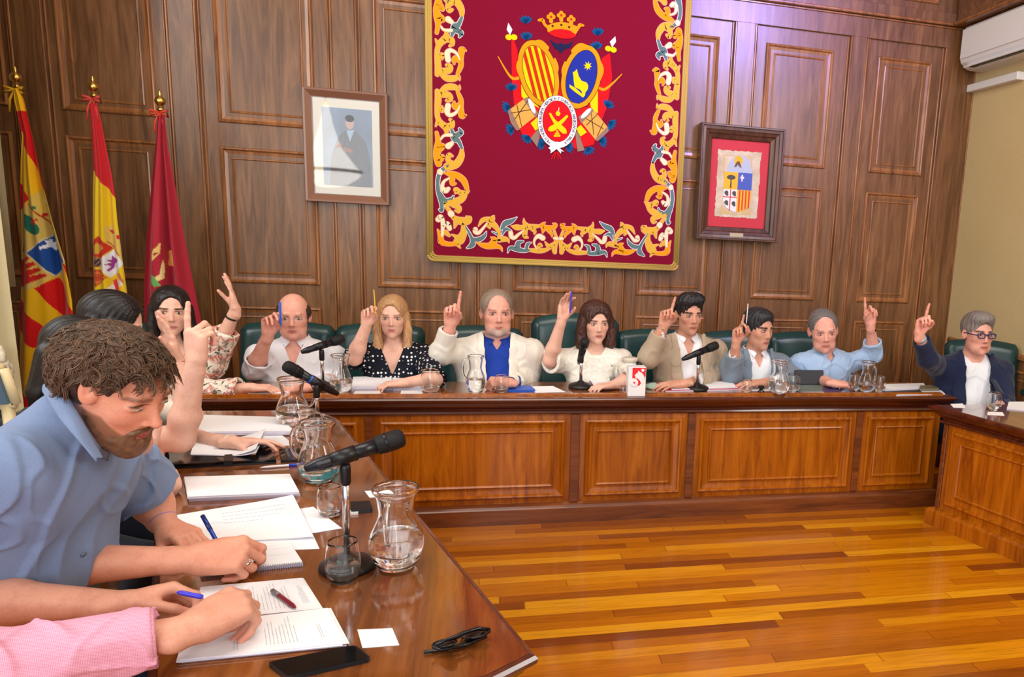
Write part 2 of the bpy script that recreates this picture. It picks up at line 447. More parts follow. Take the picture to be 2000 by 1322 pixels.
# --- left desk: face runs from the far corner to the near one
left = empty('side_desk', (-.75, 2.8, 0), 'polished mahogany side desk on the left, strewn with papers and glassware', 'desk')
F0 = Vector((-.725, 4.03)) - nv * .06; F1 = Vector((.095, 1.607)) - nv * .06
B0 = Vector((-1.41, 4.03)); B1 = Vector((-.60, 1.66))
def lerp2(a, b, t): return a + (b - a) * t
arc = []
fc = lerp2(F0, F1, .10); ft = Vector((-.90, 4.03))
for i in range(7):
    t = i / 6; p = ft * (1 - t) ** 2 + Vector(F0) * 2 * t * (1 - t) + fc * t * t; arc.append((p.x, p.y))
Lp = [(B0.x, B0.y)] + arc + [(F1.x + .005, F1.y + .09), (F1.x - .055, F1.y + .045), (B1.x, B1.y)]
def shell(path, th, parent):
    mm = MB(); mm.sweep(path, [(0, .66), (0, .10), (-th, .10), (-th, .66), (0, .66)]); mm.build('carcass', DESK, parent)
shell((Lp[1:] if False else Lp)[:][::-1][0:1] and ([Lp[-1]] + Lp[:-1][::-1]), .03, left)
def open_(path, prof, mi=0):
    mm = MB(); mm.sweep(path, [(-o, z) if OPEN_FLIP else (o, z) for o, z in prof], mi=mi); return mm
OPEN_FLIP = False
def closed(path, prof, mi=0):
    mm = MB(); n = len(path); area = sum(path[i][0] * path[(i + 1) % n][1] - path[(i + 1) % n][0] * path[i][1] for i in range(n))
    mm.sweep(path if area > 0 else path[::-1], prof, closed=True, mi=mi); return mm
open_(([Lp[-1]] + Lp[:-1][::-1]), PLINTH).build('plinth', DESK_PL, left)
closed(Lp, DPROF).build('edge_moulding', DESK_DARK, left)
def offset_poly(path, d):
    n = len(path); area = sum(path[i][0] * path[(i + 1) % n][1] - path[(i + 1) % n][0] * path[i][1] for i in range(n))
    P = path if area > 0 else path[::-1]; out = []
    for i in range(n):
        p = Vector(P[i]); a = (p - Vector(P[i - 1])).normalized(); b = (Vector(P[(i + 1) % n]) - p).normalized()
        n1 = Vector((a.y, -a.x)); n2 = Vector((b.y, -b.x)); nn = (n1 + n2); nn = nn / max(.3, nn.length_squared / 2)
        out.append((p.x + nn.x * d, p.y + nn.y * d))
    return out
top_part('desk_top', offset_poly(Lp, .047), left)
m = MB(); U = (F1 - F0).normalized(); Ln = (F1 - F0).length
desk_front(m, (*(F0 + U * .3), 0), (-U.x * -1, U.y, 0), [(0.02, .9), (.95, 1.9)], [(.9, .95)], Ln) if False else None

# --- right desk
right = empty('side_desk', (3.3, 2.8, 0), 'mahogany side desk at the right edge of the picture, its panelled front facing the floor', 'desk')
R0 = Vector((2.735, 4.06)) + Vector((-.0, 0)); R1 = R0 + dv * 2.6
R0b = R0 + Vector((.62, 0)); R1b = R1 + Vector((.36, 0))
Rp = [(R0.x, R0.y), (R0b.x, R0b.y), (R1b.x, R1b.y), (R1.x, R1.y)]
shell([Rp[1], Rp[0], Rp[3], Rp[2]], .03, right)
m = MB(); desk_front(m, (R0.x, R0.y, 0), (dv.x, dv.y, 0), [(.03, 1.22), (1.29, 2.55)], [(1.235, 1.285), (.0, .03)], 2.6)
m.build('front_panel', [DESK, DESK_PL], right)
open_([Rp[1], Rp[0], Rp[3], Rp[2]], PLINTH).build('plinth', DESK, right)
closed(Rp, DPROF).build('edge_moulding', DESK_DARK, right)
top_part('desk_top', offset_poly(Rp, .047), right)
# ================================================================== sculpting with blended volumes
def A3(p): return np.array(p, dtype=np.float64)
def unit(v): v = A3(v); return v / (np.linalg.norm(v) + 1e-12)
def lerp(a, b, t): return A3(a) * (1 - t) + A3(b) * t
def rot_axis(ax, a):
    ax = unit(ax); K = np.array([[0, -ax[2], ax[1]], [ax[2], 0, -ax[0]], [-ax[1], ax[0], 0]])
    return np.eye(3) + math.sin(a) * K + (1 - math.cos(a)) * K @ K
def ypr(yaw, pitch=0, roll=0):
    """columns = left, front, up axes; yaw 0 looks along -Y, positive turns to the figure's left; pitch > 0 looks down"""
    B = np.array([[1., 0, 0], [0, -1., 0], [0, 0, 1.]]).T    # left=+X, front=-Y, up=+Z
    R = rot_axis((0, 0, 1), yaw)
    B = R @ B
    L = B[:, 0]; B = rot_axis(L, pitch) @ B
    Fv = B[:, 1]; return rot_axis(Fv, roll) @ B

class El:       # ellipsoid
    def __init__(s, c, r, R=None): s.c = A3(c); s.r = A3(r) if np.ndim(r) else A3((r, r, r)); s.R = R
    def bounds(s): m = s.r.max() if s.R is not None else s.r; return s.c - m, s.c + m
    def d(s, X, Y, Z):
        x, y, z = X - s.c[0], Y - s.c[1], Z - s.c[2]
        if s.R is not None:
            R = s.R; x, y, z = x * R[0, 0] + y * R[1, 0] + z * R[2, 0], x * R[0, 1] + y * R[1, 1] + z * R[2, 1], x * R[0, 2] + y * R[1, 2] + z * R[2, 2]
        a, b, c = s.r
        if a == b == c: return np.sqrt(x * x + y * y + z * z) - a
        k0 = np.sqrt((x / a) ** 2 + (y / b) ** 2 + (z / c) ** 2); k1 = np.sqrt((x / a ** 2) ** 2 + (y / b ** 2) ** 2 + (z / c ** 2) ** 2)
        return k0 * (k0 - 1) / (k1 + 1e-9)
class Cp:       # tapered capsule, optionally flattened along an axis
    def __init__(s, a, b, ra, rb=None, flat=None, fax=None):
        s.a = A3(a); s.b = A3(b); s.ra = ra; s.rb = ra if rb is None else rb; s.flat = flat; s.fax = unit(fax) if fax is not None else None
    def bounds(s): m = max(s.ra, s.rb) * (1 if s.flat is None else max(1, 1)); return np.minimum(s.a, s.b) - m, np.maximum(s.a, s.b) + m
    def d(s, X, Y, Z):
        ab = s.b - s.a; L = ab @ ab + 1e-12
        x, y, z = X - s.a[0], Y - s.a[1], Z - s.a[2]
        t = np.clip((x * ab[0] + y * ab[1] + z * ab[2]) / L, 0, 1)
        x = x - ab[0] * t; y = y - ab[1] * t; z = z - ab[2] * t
        r = s.ra + (s.rb - s.ra) * t
        if s.flat is not None:                    # flat < 1: thinner along fax
            q = x * s.fax[0] + y * s.fax[1] + z * s.fax[2]; e = q * (1 / s.flat - 1)
            x = x + s.fax[0] * e; y = y + s.fax[1] * e; z = z + s.fax[2] * e
            return (np.sqrt(x * x + y * y + z * z) - r) * (s.flat if s.flat < 1 else 1)
        return np.sqrt(x * x + y * y + z * z) - r
class Bx:       # rounded box
    def __init__(s, c, h, R, rad=.01): s.c = A3(c); s.h = A3(h); s.R = R; s.rad = rad
    def bounds(s): m = np.linalg.norm(s.h); return s.c - m, s.c + m
    def d(s, X, Y, Z):
        x, y, z = X - s.c[0], Y - s.c[1], Z - s.c[2]; R = s.R
        q = [np.abs(x * R[0, k] + y * R[1, k] + z * R[2, k]) - (s.h[k] - s.rad) for k in range(3)]
        return np.sqrt(sum(np.maximum(a, 0) ** 2 for a in q)) + np.minimum(np.maximum(q[0], np.maximum(q[1], q[2])), 0) - s.rad
class Hs:       # half space (inside where n.(p-c) < 0)
    def __init__(s, c, n): s.c = A3(c); s.n = unit(n)
    def bounds(s): return None
    def d(s, X, Y, Z): return (X - s.c[0]) * s.n[0] + (Y - s.c[1]) * s.n[1] + (Z - s.c[2]) * s.n[2]

class Sculpt:
    def __init__(s, h): s.h = h; s.ops = []; s.disp = []
    def add(s, p, k=.01): s.ops.append(('+', p, k)); return s
    def sub(s, p, k=.004): s.ops.append(('-', p, k)); return s
    def displace(s, fn, lo=None, hi=None): s.ops.append(('d', fn, (lo, hi))); return s
    def mesh(s, clip_lo=None, clip_hi=None):
        lo = np.array([1e9] * 3); hi = -lo
        for o, p, k in s.ops:
            if o == '+':
                a, b = p.bounds(); lo = np.minimum(lo, a - k); hi = np.maximum(hi, b + k)
        if clip_lo is not None: lo = np.maximum(lo, clip_lo)
        if clip_hi is not None: hi = np.minimum(hi, clip_hi)
        h = s.h; lo = lo - 4 * h; hi = hi + 4 * h
        n = np.ceil((hi - lo) / h).astype(int) + 1
        G = np.full(n, 1.0, np.float32)
        ax = [lo[i] + h * np.arange(n[i]) for i in range(3)]
        for o, p, k in s.ops:
            if o == 'd':
                l, u = k
                i0 = np.zeros(3, int) if l is None else np.clip(((A3(l) - lo) / h).astype(int), 0, n - 1)
                i1 = n if u is None else np.clip(((A3(u) - lo) / h).astype(int) + 1, 1, n)
                sl = tuple(slice(i0[i], i1[i]) for i in range(3)); g = G[sl]
                m = np.abs(g) < max(.03, 4 * h); idx = np.nonzero(m)
                if len(idx[0]) == 0: continue
                P = [ax[i][sl[i]][idx[i]] for i in range(3)]
                g[idx] = g[idx] + p(P[0], P[1], P[2]).astype(np.float32)
                continue
            bb = p.bounds(); pad = k + 3.5 * h
            if bb is None: i0 = np.zeros(3, int); i1 = n
            else:
                i0 = np.clip(np.floor((bb[0] - pad - lo) / h).astype(int), 0, n); i1 = np.clip(np.ceil((bb[1] + pad - lo) / h).astype(int) + 1, 0, n)
            if (i1 <= i0).any(): continue
            sl = tuple(slice(i0[i], i1[i]) for i in range(3))
            X = ax[0][sl[0]][:, None, None]; Y = ax[1][sl[1]][None, :, None]; Z = ax[2][sl[2]][None, None, :]
            d = p.d(X, Y, Z); g = G[sl]
            if o == '+':
                hh = np.maximum(k - np.abs(g - d), 0) / k if k > 0 else 0
                G[sl] = np.minimum(g, d) - hh * hh * k * .25
            else:
                d = -d; hh = np.maximum(k - np.abs(g - d), 0) / k if k > 0 else 0
                G[sl] = np.maximum(g, d) + hh * hh * k * .25
        return surface_nets(G, lo, h)

def surface_nets(G, lo, h):
    S = (G < 0)
    cnt = np.zeros(tuple(q - 1 for q in G.shape), np.uint8)
    for a in (0, 1):
        for b in (0, 1):
            for c in (0, 1):
                cnt += S[a:a + cnt.shape[0], b:b + cnt.shape[1], c:c + cnt.shape[2]]
    act = np.argwhere((cnt > 0) & (cnt < 8)); m = len(act)
    if m == 0: return np.zeros((0, 3)), np.zeros((0, 4), int)
    corners = np.array([(a, b, c) for a in (0, 1) for b in (0, 1) for c in (0, 1)])
    val = np.stack([G[act[:, 0] + a, act[:, 1] + b, act[:, 2] + c] for a, b, c in corners], 1).astype(np.float64)
    acc = np.zeros((m, 3)); num = np.zeros(m)
    for i in range(8):
        for j in range(i + 1, 8):
            if np.abs(corners[i] - corners[j]).sum() != 1: continue
            vi, vj = val[:, i], val[:, j]; cr = (vi < 0) != (vj < 0)
            t = np.where(cr, vi / np.where(cr, vi - vj, 1), 0)
            acc += np.where(cr[:, None], corners[i] + (corners[j] - corners[i]) * t[:, None], 0); num += cr
    V = lo + h * (act + acc / num[:, None])
    shp = cnt.shape; flat = (act[:, 0] * shp[1] + act[:, 1]) * shp[2] + act[:, 2]
    def look(c): 
        q = (c[:, 0] * shp[1] + c[:, 1]) * shp[2] + c[:, 2]; i = np.searchsorted(flat, q); i = np.clip(i, 0, m - 1); return i
    F = []
    for ax_ in range(3):
        u, v = [(1, 2), (2, 0), (0, 1)][ax_]
        sa = [slice(None)] * 3; sb = [slice(None)] * 3; sa[ax_] = slice(0, -1); sb[ax_] = slice(1, None)
        A, B = S[tuple(sa)], S[tuple(sb)]
        e = np.argwhere(A != B)
        ok = (e[:, u] > 0) & (e[:, v] > 0) & (e[:, u] < shp[u]) & (e[:, v] < shp[v]); e = e[ok]
        du = np.zeros(3, int); dv_ = np.zeros(3, int); du[u] = 1; dv_[v] = 1
        q = np.stack([look(e - du - dv_), look(e - dv_), look(e), look(e - du)], 1)
        inside_first = A[e[:, 0], e[:, 1], e[:, 2]]
        q[~inside_first] = q[~inside_first][:, ::-1]
        F.append(q)
    return V, np.concatenate(F)

def relax(V, F, it=2, lam=.5):
    n = len(V)
    a = F.ravel(); b = np.roll(F, -1, 1).ravel()
    deg = np.bincount(a, minlength=n) + np.bincount(b, minlength=n)
    for _ in range(it):
        acc = np.zeros_like(V)
        for k in range(3):
            acc[:, k] = np.bincount(a, V[b, k], n) + np.bincount(b, V[a, k], n)
        V = V + lam * (acc / np.maximum(deg, 1)[:, None] - V)
    return V

def mesh_fast(name, V, F, mat, parent=None, colors=None, smooth=True):
    me = bpy.data.meshes.new(name); n = len(V); m = len(F); w = F.shape[1]
    me.vertices.add(n); me.vertices.foreach_set('co', np.ascontiguousarray(V, np.float32).ravel())
    me.loops.add(m * w); me.loops.foreach_set('vertex_index', np.ascontiguousarray(F, np.int32).ravel())
    me.polygons.add(m); me.polygons.foreach_set('loop_start', np.arange(0, m * w, w, dtype=np.int32))
    me.polygons.foreach_set('loop_total', np.full(m, w, np.int32))
    me.update(calc_edges=True)
    finish(me, mat, smooth)
    if colors is not None:
        a = me.color_attributes.new('Col', 'FLOAT_COLOR', 'POINT')
        c = np.ones((n, 4), np.float32); c[:, :3] = colors; a.data.foreach_set('color', c.ravel())
    me.validate()
    return link(name, me, parent)

# cheap smooth 3-D noise on arrays
_rng = np.random.RandomState(7)
def wnoise(seed, n=7, f=1.0):
    r = np.random.RandomState(seed); D = r.normal(size=(n, 3)); D /= np.linalg.norm(D, axis=1)[:, None]
    fr = f * r.uniform(.6, 1.6, n); ph = r.uniform(0, 6.28, n)
    def fn(X, Y, Z):
        s = 0
        for i in range(n): s = s + np.sin((X * D[i, 0] + Y * D[i, 1] + Z * D[i, 2]) * fr[i] + ph[i])
        return s / n
    return fn
def folds(seed, amp, f=60.):
    a = wnoise(seed, 5, f * .55); b = wnoise(seed + 1, 5, f * .5); c = wnoise(seed + 2, 5, f * .9)
    def fn(X, Y, Z):
        wv = b(X, Y, Z); q = a(X + .025 * wv, Y + .02 * wv, Z * .6); r = c(X, Y + .015 * wv, Z * .8)
        return -amp * (1.1 * np.maximum(0, 1 - np.abs(q) * 6.5) + .6 * np.maximum(0, 1 - np.abs(r - .12) * 8)) + amp * .5 * wv
    return fn

# ------------------------------------------------------------------ materials that read the painted colour
def col_mat(name, rough=.5, sss=0.0, bump=0.0, bscale=300, sheen=0.0, spec=.4, weave=False, coat=0.0):
    b = NB(name, rough, spec=spec, coat=coat)
    a = b.node('ShaderNodeVertexColor'); a.layer_name = 'Col'
    b.base(a.outputs[0])
    if sss: b.p.inputs['Subsurface Weight'].default_value = sss; b.p.inputs['Subsurface Radius'].default_value = (.012, .005, .003); b.p.inputs['Subsurface Scale'].default_value = 1.0
    if sheen: b.p.inputs['Sheen Weight'].default_value = sheen
    if bump:
        n = b.noise(b.coord('Object'), bscale, 2); b.bump(n, bump, .002)
    return b.m
SKIN = col_mat('skin', .46, sss=.10, spec=.38)
def _skin_detail():
    nt = SKIN.node_tree; b = NB.__new__(NB); b.m = SKIN; b.nt = nt; b.n = nt.nodes; b.p = b.n['Principled BSDF']
    src = b.p.inputs['Base Color'].links[0].from_socket; v = b.coord('Object')
    n1 = b.noise(v, 26, 4, .6); n2 = b.noise(v, 150, 3, .6); n3 = b.noise(v, 520, 2)
    c = b.mix(.8, src, b.ramp(n1, [(.32, (.90, .80, .78)), (.5, (1, .98, .98)), (.70, (1.05, 1.03, 1.0))]), 'MULTIPLY'); c = b.mix(.5, c, b.ramp(n2, [(.35, (.90, .84, .82)), (.6, (1, 1, 1))]), 'MULTIPLY'); b.base(c)
    b.bump(b.math('ADD', n2, b.math('MULTIPLY', n3, .5)), .16, .0025)
_skin_detail()
HAIRM = col_mat('hair', .42, bump=.25, bscale=420, spec=.5)
CLOTH = col_mat('woven_cloth', .85, bump=.12, bscale=700, sheen=.15, spec=.2)
EYEW = plain('eye_white', (196, 184, 176), .2)
IRIS = {'brown': plain('iris_brown', (46, 28, 18), .1), 'dark': plain('iris_dark', (24, 18, 16), .1), 'blue': plain('iris_grey', (70, 84, 96), .1)}

def paint(V, base, items, noise_amp=.03, seed=3):
    """items: (volume, colour, softness, strength)"""
    C = np.tile(A3(base), (len(V), 1)); X, Y, Z = V[:, 0], V[:, 1], V[:, 2]
    for it in items:
        p, c, soft = it[:3]; st = it[3] if len(it) > 3 else 1.0
        d = p.d(X, Y, Z) if hasattr(p, 'd') else p(X, Y, Z)
        w = np.clip(.5 - d / (soft + 1e-9), 0, 1) * st
        C = C * (1 - w[:, None]) + A3(c) * w[:, None]
    if noise_amp:
        n = wnoise(seed, 8, 55.)(X, Y, Z); C = C * (1 + noise_amp * n[:, None] * np.array([1.0, 1.6, 1.8]))
    return np.clip(C, 0, 1)

# ------------------------------------------------------------------ hand
def hand(S, wrist, dirv, palm_n, side, pose, sc=1.0, k=.006, wr=.027):
    """dirv wrist->middle knuckle, palm_n out of the palm, side +1 left hand, -1 right hand.
    pose: dict finger -> (spread deg, bend1, bend2, bend3 deg); returns fingertip points"""
    d = unit(dirv); n = unit(A3(palm_n) - d * (A3(palm_n) @ d)); t = np.cross(d, n) * side   # t: towards the thumb
    W = A3(wrist); tips = {}
    P = lambda a, b, c: W + (d * a + t * b + n * c) * sc
    # palm: metacarpal wedge
    spec = {'index': (.090, .030, .0), 'middle': (.094, .009, .0), 'ring': (.088, -.011, .0), 'little': (.079, -.029, .002)}
    rr = {'index': (.0098, .0090, .0080), 'middle': (.0100, .0092, .0082), 'ring': (.0095, .0088, .0078), 'little': (.0084, .0076, .0068)}
    ln = {'index': (.043, .026, .022), 'middle': (.047, .030, .023), 'ring': (.043, .028, .023), 'little': (.034, .021, .019)}
    for f, (a, b, c) in spec.items():
        S.add(Cp(P(.012, b * .62, 0), P(a - .004, b, c), .0165 * sc, .0125 * sc), .012 * sc)
    S.add(El(P(.052, .004, .002), (.030 * sc, .034 * sc, .015 * sc), np.stack([d, t, n], 1)), .012 * sc)
    S.add(Cp(P(.016, .022, .010), P(.056, .034, .010), .0150 * sc, .0125 * sc), .010 * sc)      # thumb mount
    S.add(Cp(P(.014, -.020, .008), P(.060, -.027, .005), .0125 * sc, .0105 * sc), .010 * sc)
    S.add(Cp(P(-.03, 0, 0), P(.012, 0, 0), wr * sc, .024 * sc, .78, n), .014 * sc)
    for f, (a, b, c) in spec.items():
        sp, b1, b2, b3 = pose.get(f, (0, 10, 15, 10))
        p = P(a, b, c); ang = math.radians(sp)
        fd = d * math.cos(ang) + t * math.sin(ang); cur = 0.0
        for i, (bd, L) in enumerate(zip((b1, b2, b3), ln[f])):
            cur += math.radians(bd)
            v = fd * math.cos(cur) + n * math.sin(cur)
            q = p + v * L * sc
            r0 = rr[f][i] * sc; r1 = rr[f][min(i + 1, 2)] * sc * (.93 if i == 2 else 1)
            S.add(Cp(p, q, r0, r1), (k if i == 0 else .003) * sc)
            if i < 2: S.add(El(q, r1 * 1.07), .003 * sc)
            p = q
        tips[f] = p
        tips[f + '_dir'] = v
    tp = pose.get('thumb', (40, 25, 20, 15))          # (abduction from d towards t, lift to palm side, bend, bend)
    a0 = math.radians(tp[0]); l0 = math.radians(tp[1])
    base = P(.026, .030, .010)
    v = (d * math.cos(a0) + t * math.sin(a0)) * math.cos(l0) + n * math.sin(l0)
    axis = np.cross(v, -t * .6 + d * .5 + n * .5)
    p = base
    for i, (L, bd) in enumerate(((.040, 0), (.032, tp[2]), (.026, tp[3]))):
        if i: 
            tgt = unit(-t * .75 + d * .55 + n * .35); axis = np.cross(v, tgt)
            if np.linalg.norm(axis) > 1e-4: v = rot_axis(axis, math.radians(bd)) @ v
        q = p + v * L * sc
        r0 = (.0135, .0108, .0102)[i] * sc; r1 = (.0110, .0104, .0084)[i] * sc
        S.add(Cp(p, q, r0, r1), (.010, .003, .003)[i] * sc); p = q
    tips['thumb'] = p; tips['thumb_dir'] = v
    tips['frame'] = (W, d, t, n, sc)
    return tips
HP = {  # hand poses
 'point': {'index': (2, 2, 4, 3), 'middle': (0, 68, 80, 40), 'ring': (0, 74, 82, 40), 'little': (0, 72, 80, 40), 'thumb': (28, 45, 35, 30)},
 'point_loose': {'index': (4, 4, 6, 4), 'middle': (0, 48, 58, 30), 'ring': (0, 62, 70, 35), 'little': (0, 60, 70, 35), 'thumb': (30, 40, 30, 25)},
 'open': {'index': (3, 8, 10, 6), 'middle': (0, 6, 10, 8), 'ring': (-3, 8, 12, 8), 'little': (-7, 12, 14, 10), 'thumb': (42, 18, 10, 8)},
 'open_spread': {'index': (7, 2, 8, 6), 'middle': (0, 4, 10, 8), 'ring': (-6, 8, 14, 8), 'little': (-12, 12, 16, 10), 'thumb': (55, 22, 6, 6)},
 'pen': {'index': (2, 46, 42, 22), 'middle': (0, 55, 52, 26), 'ring': (-1, 66, 60, 30), 'little': (-3, 66, 62, 30), 'thumb': (26, 46, 26, 22)},
 'rest': {'index': (3, 22, 26, 14), 'middle': (0, 26, 30, 16), 'ring': (-3, 30, 32, 16), 'little': (-6, 32, 32, 16), 'thumb': (34, 22, 16, 14)},
 'flat': {'index': (4, 8, 14, 8), 'middle': (0, 8, 14, 8), 'ring': (-4, 10, 14, 8), 'little': (-9, 12, 14, 8), 'thumb': (40, 8, 10, 8)},
 'fist': {'index': (0, 66, 82, 40), 'middle': (0, 70, 84, 42), 'ring': (0, 74, 84, 42), 'little': (0, 74, 82, 40), 'thumb': (24, 48, 42, 34)},
 'write': {'index': (2, 52, 46, 18), 'middle': (0, 62, 62, 26), 'ring': (0, 72, 74, 34), 'little': (-2, 72, 76, 34), 'thumb': (22, 52, 32, 22)},
}
# ================================================================== people
class VOpen:
    """front opening of a collar or jacket: wedge in the frame (L,F,U) with widths along u"""
    def __init__(s, o, B, stops, fmin=.0, soft=1.0): s.o = A3(o); s.B = B; s.st = stops; s.fmin = fmin
    def bounds(s):
        w = max(q[1] for q in s.st) + .02; us = [q[0] for q in s.st]
        c = s.o + s.B[:, 2] * (us[0] + us[-1]) / 2 + s.B[:, 1] * .12
        m = math.sqrt(w * w + (abs(us[0] - us[-1]) / 2) ** 2 + .17 ** 2); return c - m, c + m
    def d(s, X, Y, Z):
        x, y, z = X - s.o[0], Y - s.o[1], Z - s.o[2]; B = s.B
        l = x * B[0, 0] + y * B[1, 0] + z * B[2, 0]; f = x * B[0, 1] + y * B[1, 1] + z * B[2, 1]; u = x * B[0, 2] + y * B[1, 2] + z * B[2, 2]
        us = [q[0] for q in s.st][::-1]; ws = [q[1] for q in s.st][::-1]
        cs = [(q[2] if len(q) > 2 else 0.0) for q in s.st][::-1]
        w = np.interp(u, us, ws); c = np.interp(u, us, cs)
        return np.maximum(np.maximum(np.abs(l - c) - w, s.fmin - f), np.maximum(u - us[-1], us[0] - u))

def head_build(S, c, B, H, ft):
    """adds head volumes to S; ft = features"""
    P = lambda l, f, u: A3(c) + B @ (A3((l, f, u)) * H)
    fat = ft.get('fat', 1.0); jaw = ft.get('jaw', 1.0); nose = ft.get('nose', 1.0)
    E = lambda l, f, u, r, k=.03: S.add(El(P(l, f, u), A3(r) * H, B), k * H)
    E(0, -.07, .13, (.305, .395, .365)); E(0, .02, .05, (.285, .33, .33), .06)
    E(0, .11, -.12, (.240 * fat, .255, .33), .08)
    E(0, .16, -.33, (.165 * jaw, .175, .15), .08)
    E(0, .27, -.405, (.085, .08, .08), .06)
    for s in (-1, 1):
        E(s * .150, .22, -.08, (.095 * fat, .09, .09), .06)
        E(s * .155 * jaw, .05, -.27, (.08, .12, .12), .08)
        if fat > 1.05: E(s * .15, .17, -.30, (.13 * (fat - .3), .12, .14), .06)
    S.add(Cp(P(-.14, .315, .085), P(.14, .315, .085), .042 * H), .05 * H)
    for s in (-1, 1): S.sub(El(P(s * .135, .385, .015), A3((.085, .06, .055)) * H, B), .035 * H)
    for s in (-1, 1): E(s * .135, .285, .012, (.078, .062, .046), .012)        # lids over the eyeball
    S.add(Cp(P(0, .335, .06), P(0, .395 * nose, -.115), .030 * H, .040 * H), .035 * H)
    E(0, .405 * nose, -.125, (.042, .038, .034), .02)
    for s in (-1, 1): E(s * .043, .365, -.142, (.030, .036, .024), .015)
    # mouth
    lw = ft.get('lip', .024)
    E(0, .30, -.275, (.12, .055, .06), .03)
    S.add(Cp(P(-.08, .318, -.262), P(.08, .318, -.262), lw * .8 * H), .012 * H); E(0, .337, -.258, (.06, .022, lw * .7), .012)
    S.add(Cp(P(-.06, .318, -.296), P(.06, .318, -.296), lw * H), .012 * H); E(0, .331, -.297, (.05, .022, lw), .012)
    S.sub(Cp(P(-.105, .345, -.277), P(.105, .345, -.277), .007 * H), .010 * H)
    for s in (-1, 1):                                                # ears
        Re = B @ rot_axis((0, 0, 1), s * .35) 
        ef, eu = ft.get('ear', (-.03, -.02))
        S.add(El(P(s * .325, ef, eu), A3((.035, .075, .125)) * H, Re), .02 * H)
        S.sub(El(P(s * .36, ef + .015, eu + .02), A3((.025, .035, .06)) * H, Re), .012 * H)
    nk = ft.get('neck', .18) * H
    S.add(Cp(P(0, -.05, -.25), ft['neck_base'], nk, nk * 1.12), .08 * H)
    paints = []
    lipc = ft.get('lipc', srgb(184, 112, 100)); brow = ft.get('brow', srgb(60, 42, 32)); sk = ft['skin']
    warm = tuple(np.array(sk) * np.array((1.02, .80, .76)))
    for s in (-1, 1):
        paints.append((El(P(s * .17, .3, -.12), A3((.11, .12, .10)) * H, B), warm, .05 * H, .28))
        paints.append((El(P(s * .34, -.02, -.02), A3((.06, .1, .14)) * H, B), warm, .03 * H, .45))
    paints.append((El(P(0, .44, -.125), A3((.07, .09, .06)) * H, B), warm, .04 * H, .35))
    for s in (-1, 1):
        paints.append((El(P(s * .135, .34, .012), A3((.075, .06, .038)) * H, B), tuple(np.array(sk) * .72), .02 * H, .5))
        paints.append((El(P(s * .135, .35, .040), A3((.078, .10, .011)) * H, B @ rot_axis((0, 1, 0), s * .10)), srgb(46, 32, 28), .010 * H, .95))
        bw = ft.get('browt', .018) * 1.25
        paints.append((El(P(s * .105, .35, .095), A3((.062, .10, bw)) * H, B @ rot_axis((0, 1, 0), -s * .02)), brow, .018 * H, min(1, ft.get('brows', .85) * 1.15)))
        paints.append((El(P(s * .190, .30, .094), A3((.048, .12, bw * .8)) * H, B @ rot_axis((0, 1, 0), s * .32)), brow, .018 * H, min(1, ft.get('brows', .85) * 1.15)))
        paints.append((El(P(s * .028, .40, -.165), A3((.014, .03, .010)) * H, B), srgb(70, 36, 30), .01 * H, .8))
    paints.append((El(P(0, .37, -.257), A3((.105, .09, .020)) * H, B), lipc, .012 * H, .8))
    paints.append((El(P(0, .37, -.299), A3((.085, .09, .025)) * H, B), lipc, .012 * H, .8))
    paints.append((El(P(0, .35, -.277), A3((.105, .09, .005)) * H, B), srgb(84, 38, 34), .010 * H, .85))
    if 'beard' in ft:
        bc, st = ft['beard']
        def bd(X, Y, Z):
            q = np.stack([X - c[0], Y - c[1], Z - c[2]], -1) @ B / H
            l, f, u = q[..., 0], q[..., 1], q[..., 2]
            top = -.14 - .9 * np.clip(f - .16, 0, .2) + .25 * np.clip(np.abs(l) - .2, 0, .2)
            low = np.maximum(u - top, -.52 - u); low = np.maximum(low, -.02 - f); low = np.maximum(low, np.maximum(np.abs(l) - .34, f - .5))
            if ft.get('goatee'): low = np.maximum(low, np.abs(l) - .17 + np.clip(-.34 - u, 0, 1) * -.8)
            return low * H
        paints.append((bd, bc, .03 * H, st))
        paints.append((El(P(0, .37, -.290), A3((.055, .06, .026)) * H, B), lipc, .01 * H, .7))
    if 'hairc' in ft:
        ds = HAIR[ft['hairk']]; e0 = ds['shapes'][0]; capv = El(P(*e0[1]), A3(e0[2]) * 1.1 * H, B); cuts = [El(P(*q[1]), A3(q[2]) * H, B) for q in ds['subs'] if q[0] == 'e']
        def hp(X, Y, Z):
            d = capv.d(X, Y, Z)
            for q in cuts: d = np.maximum(d, -q.d(X, Y, Z))
            return d
        paints.append((hp, ft['hairc'], .07 * H, .75))
    if 'extra' in ft: paints += ft['extra'](P, B, H)
    return P, paints

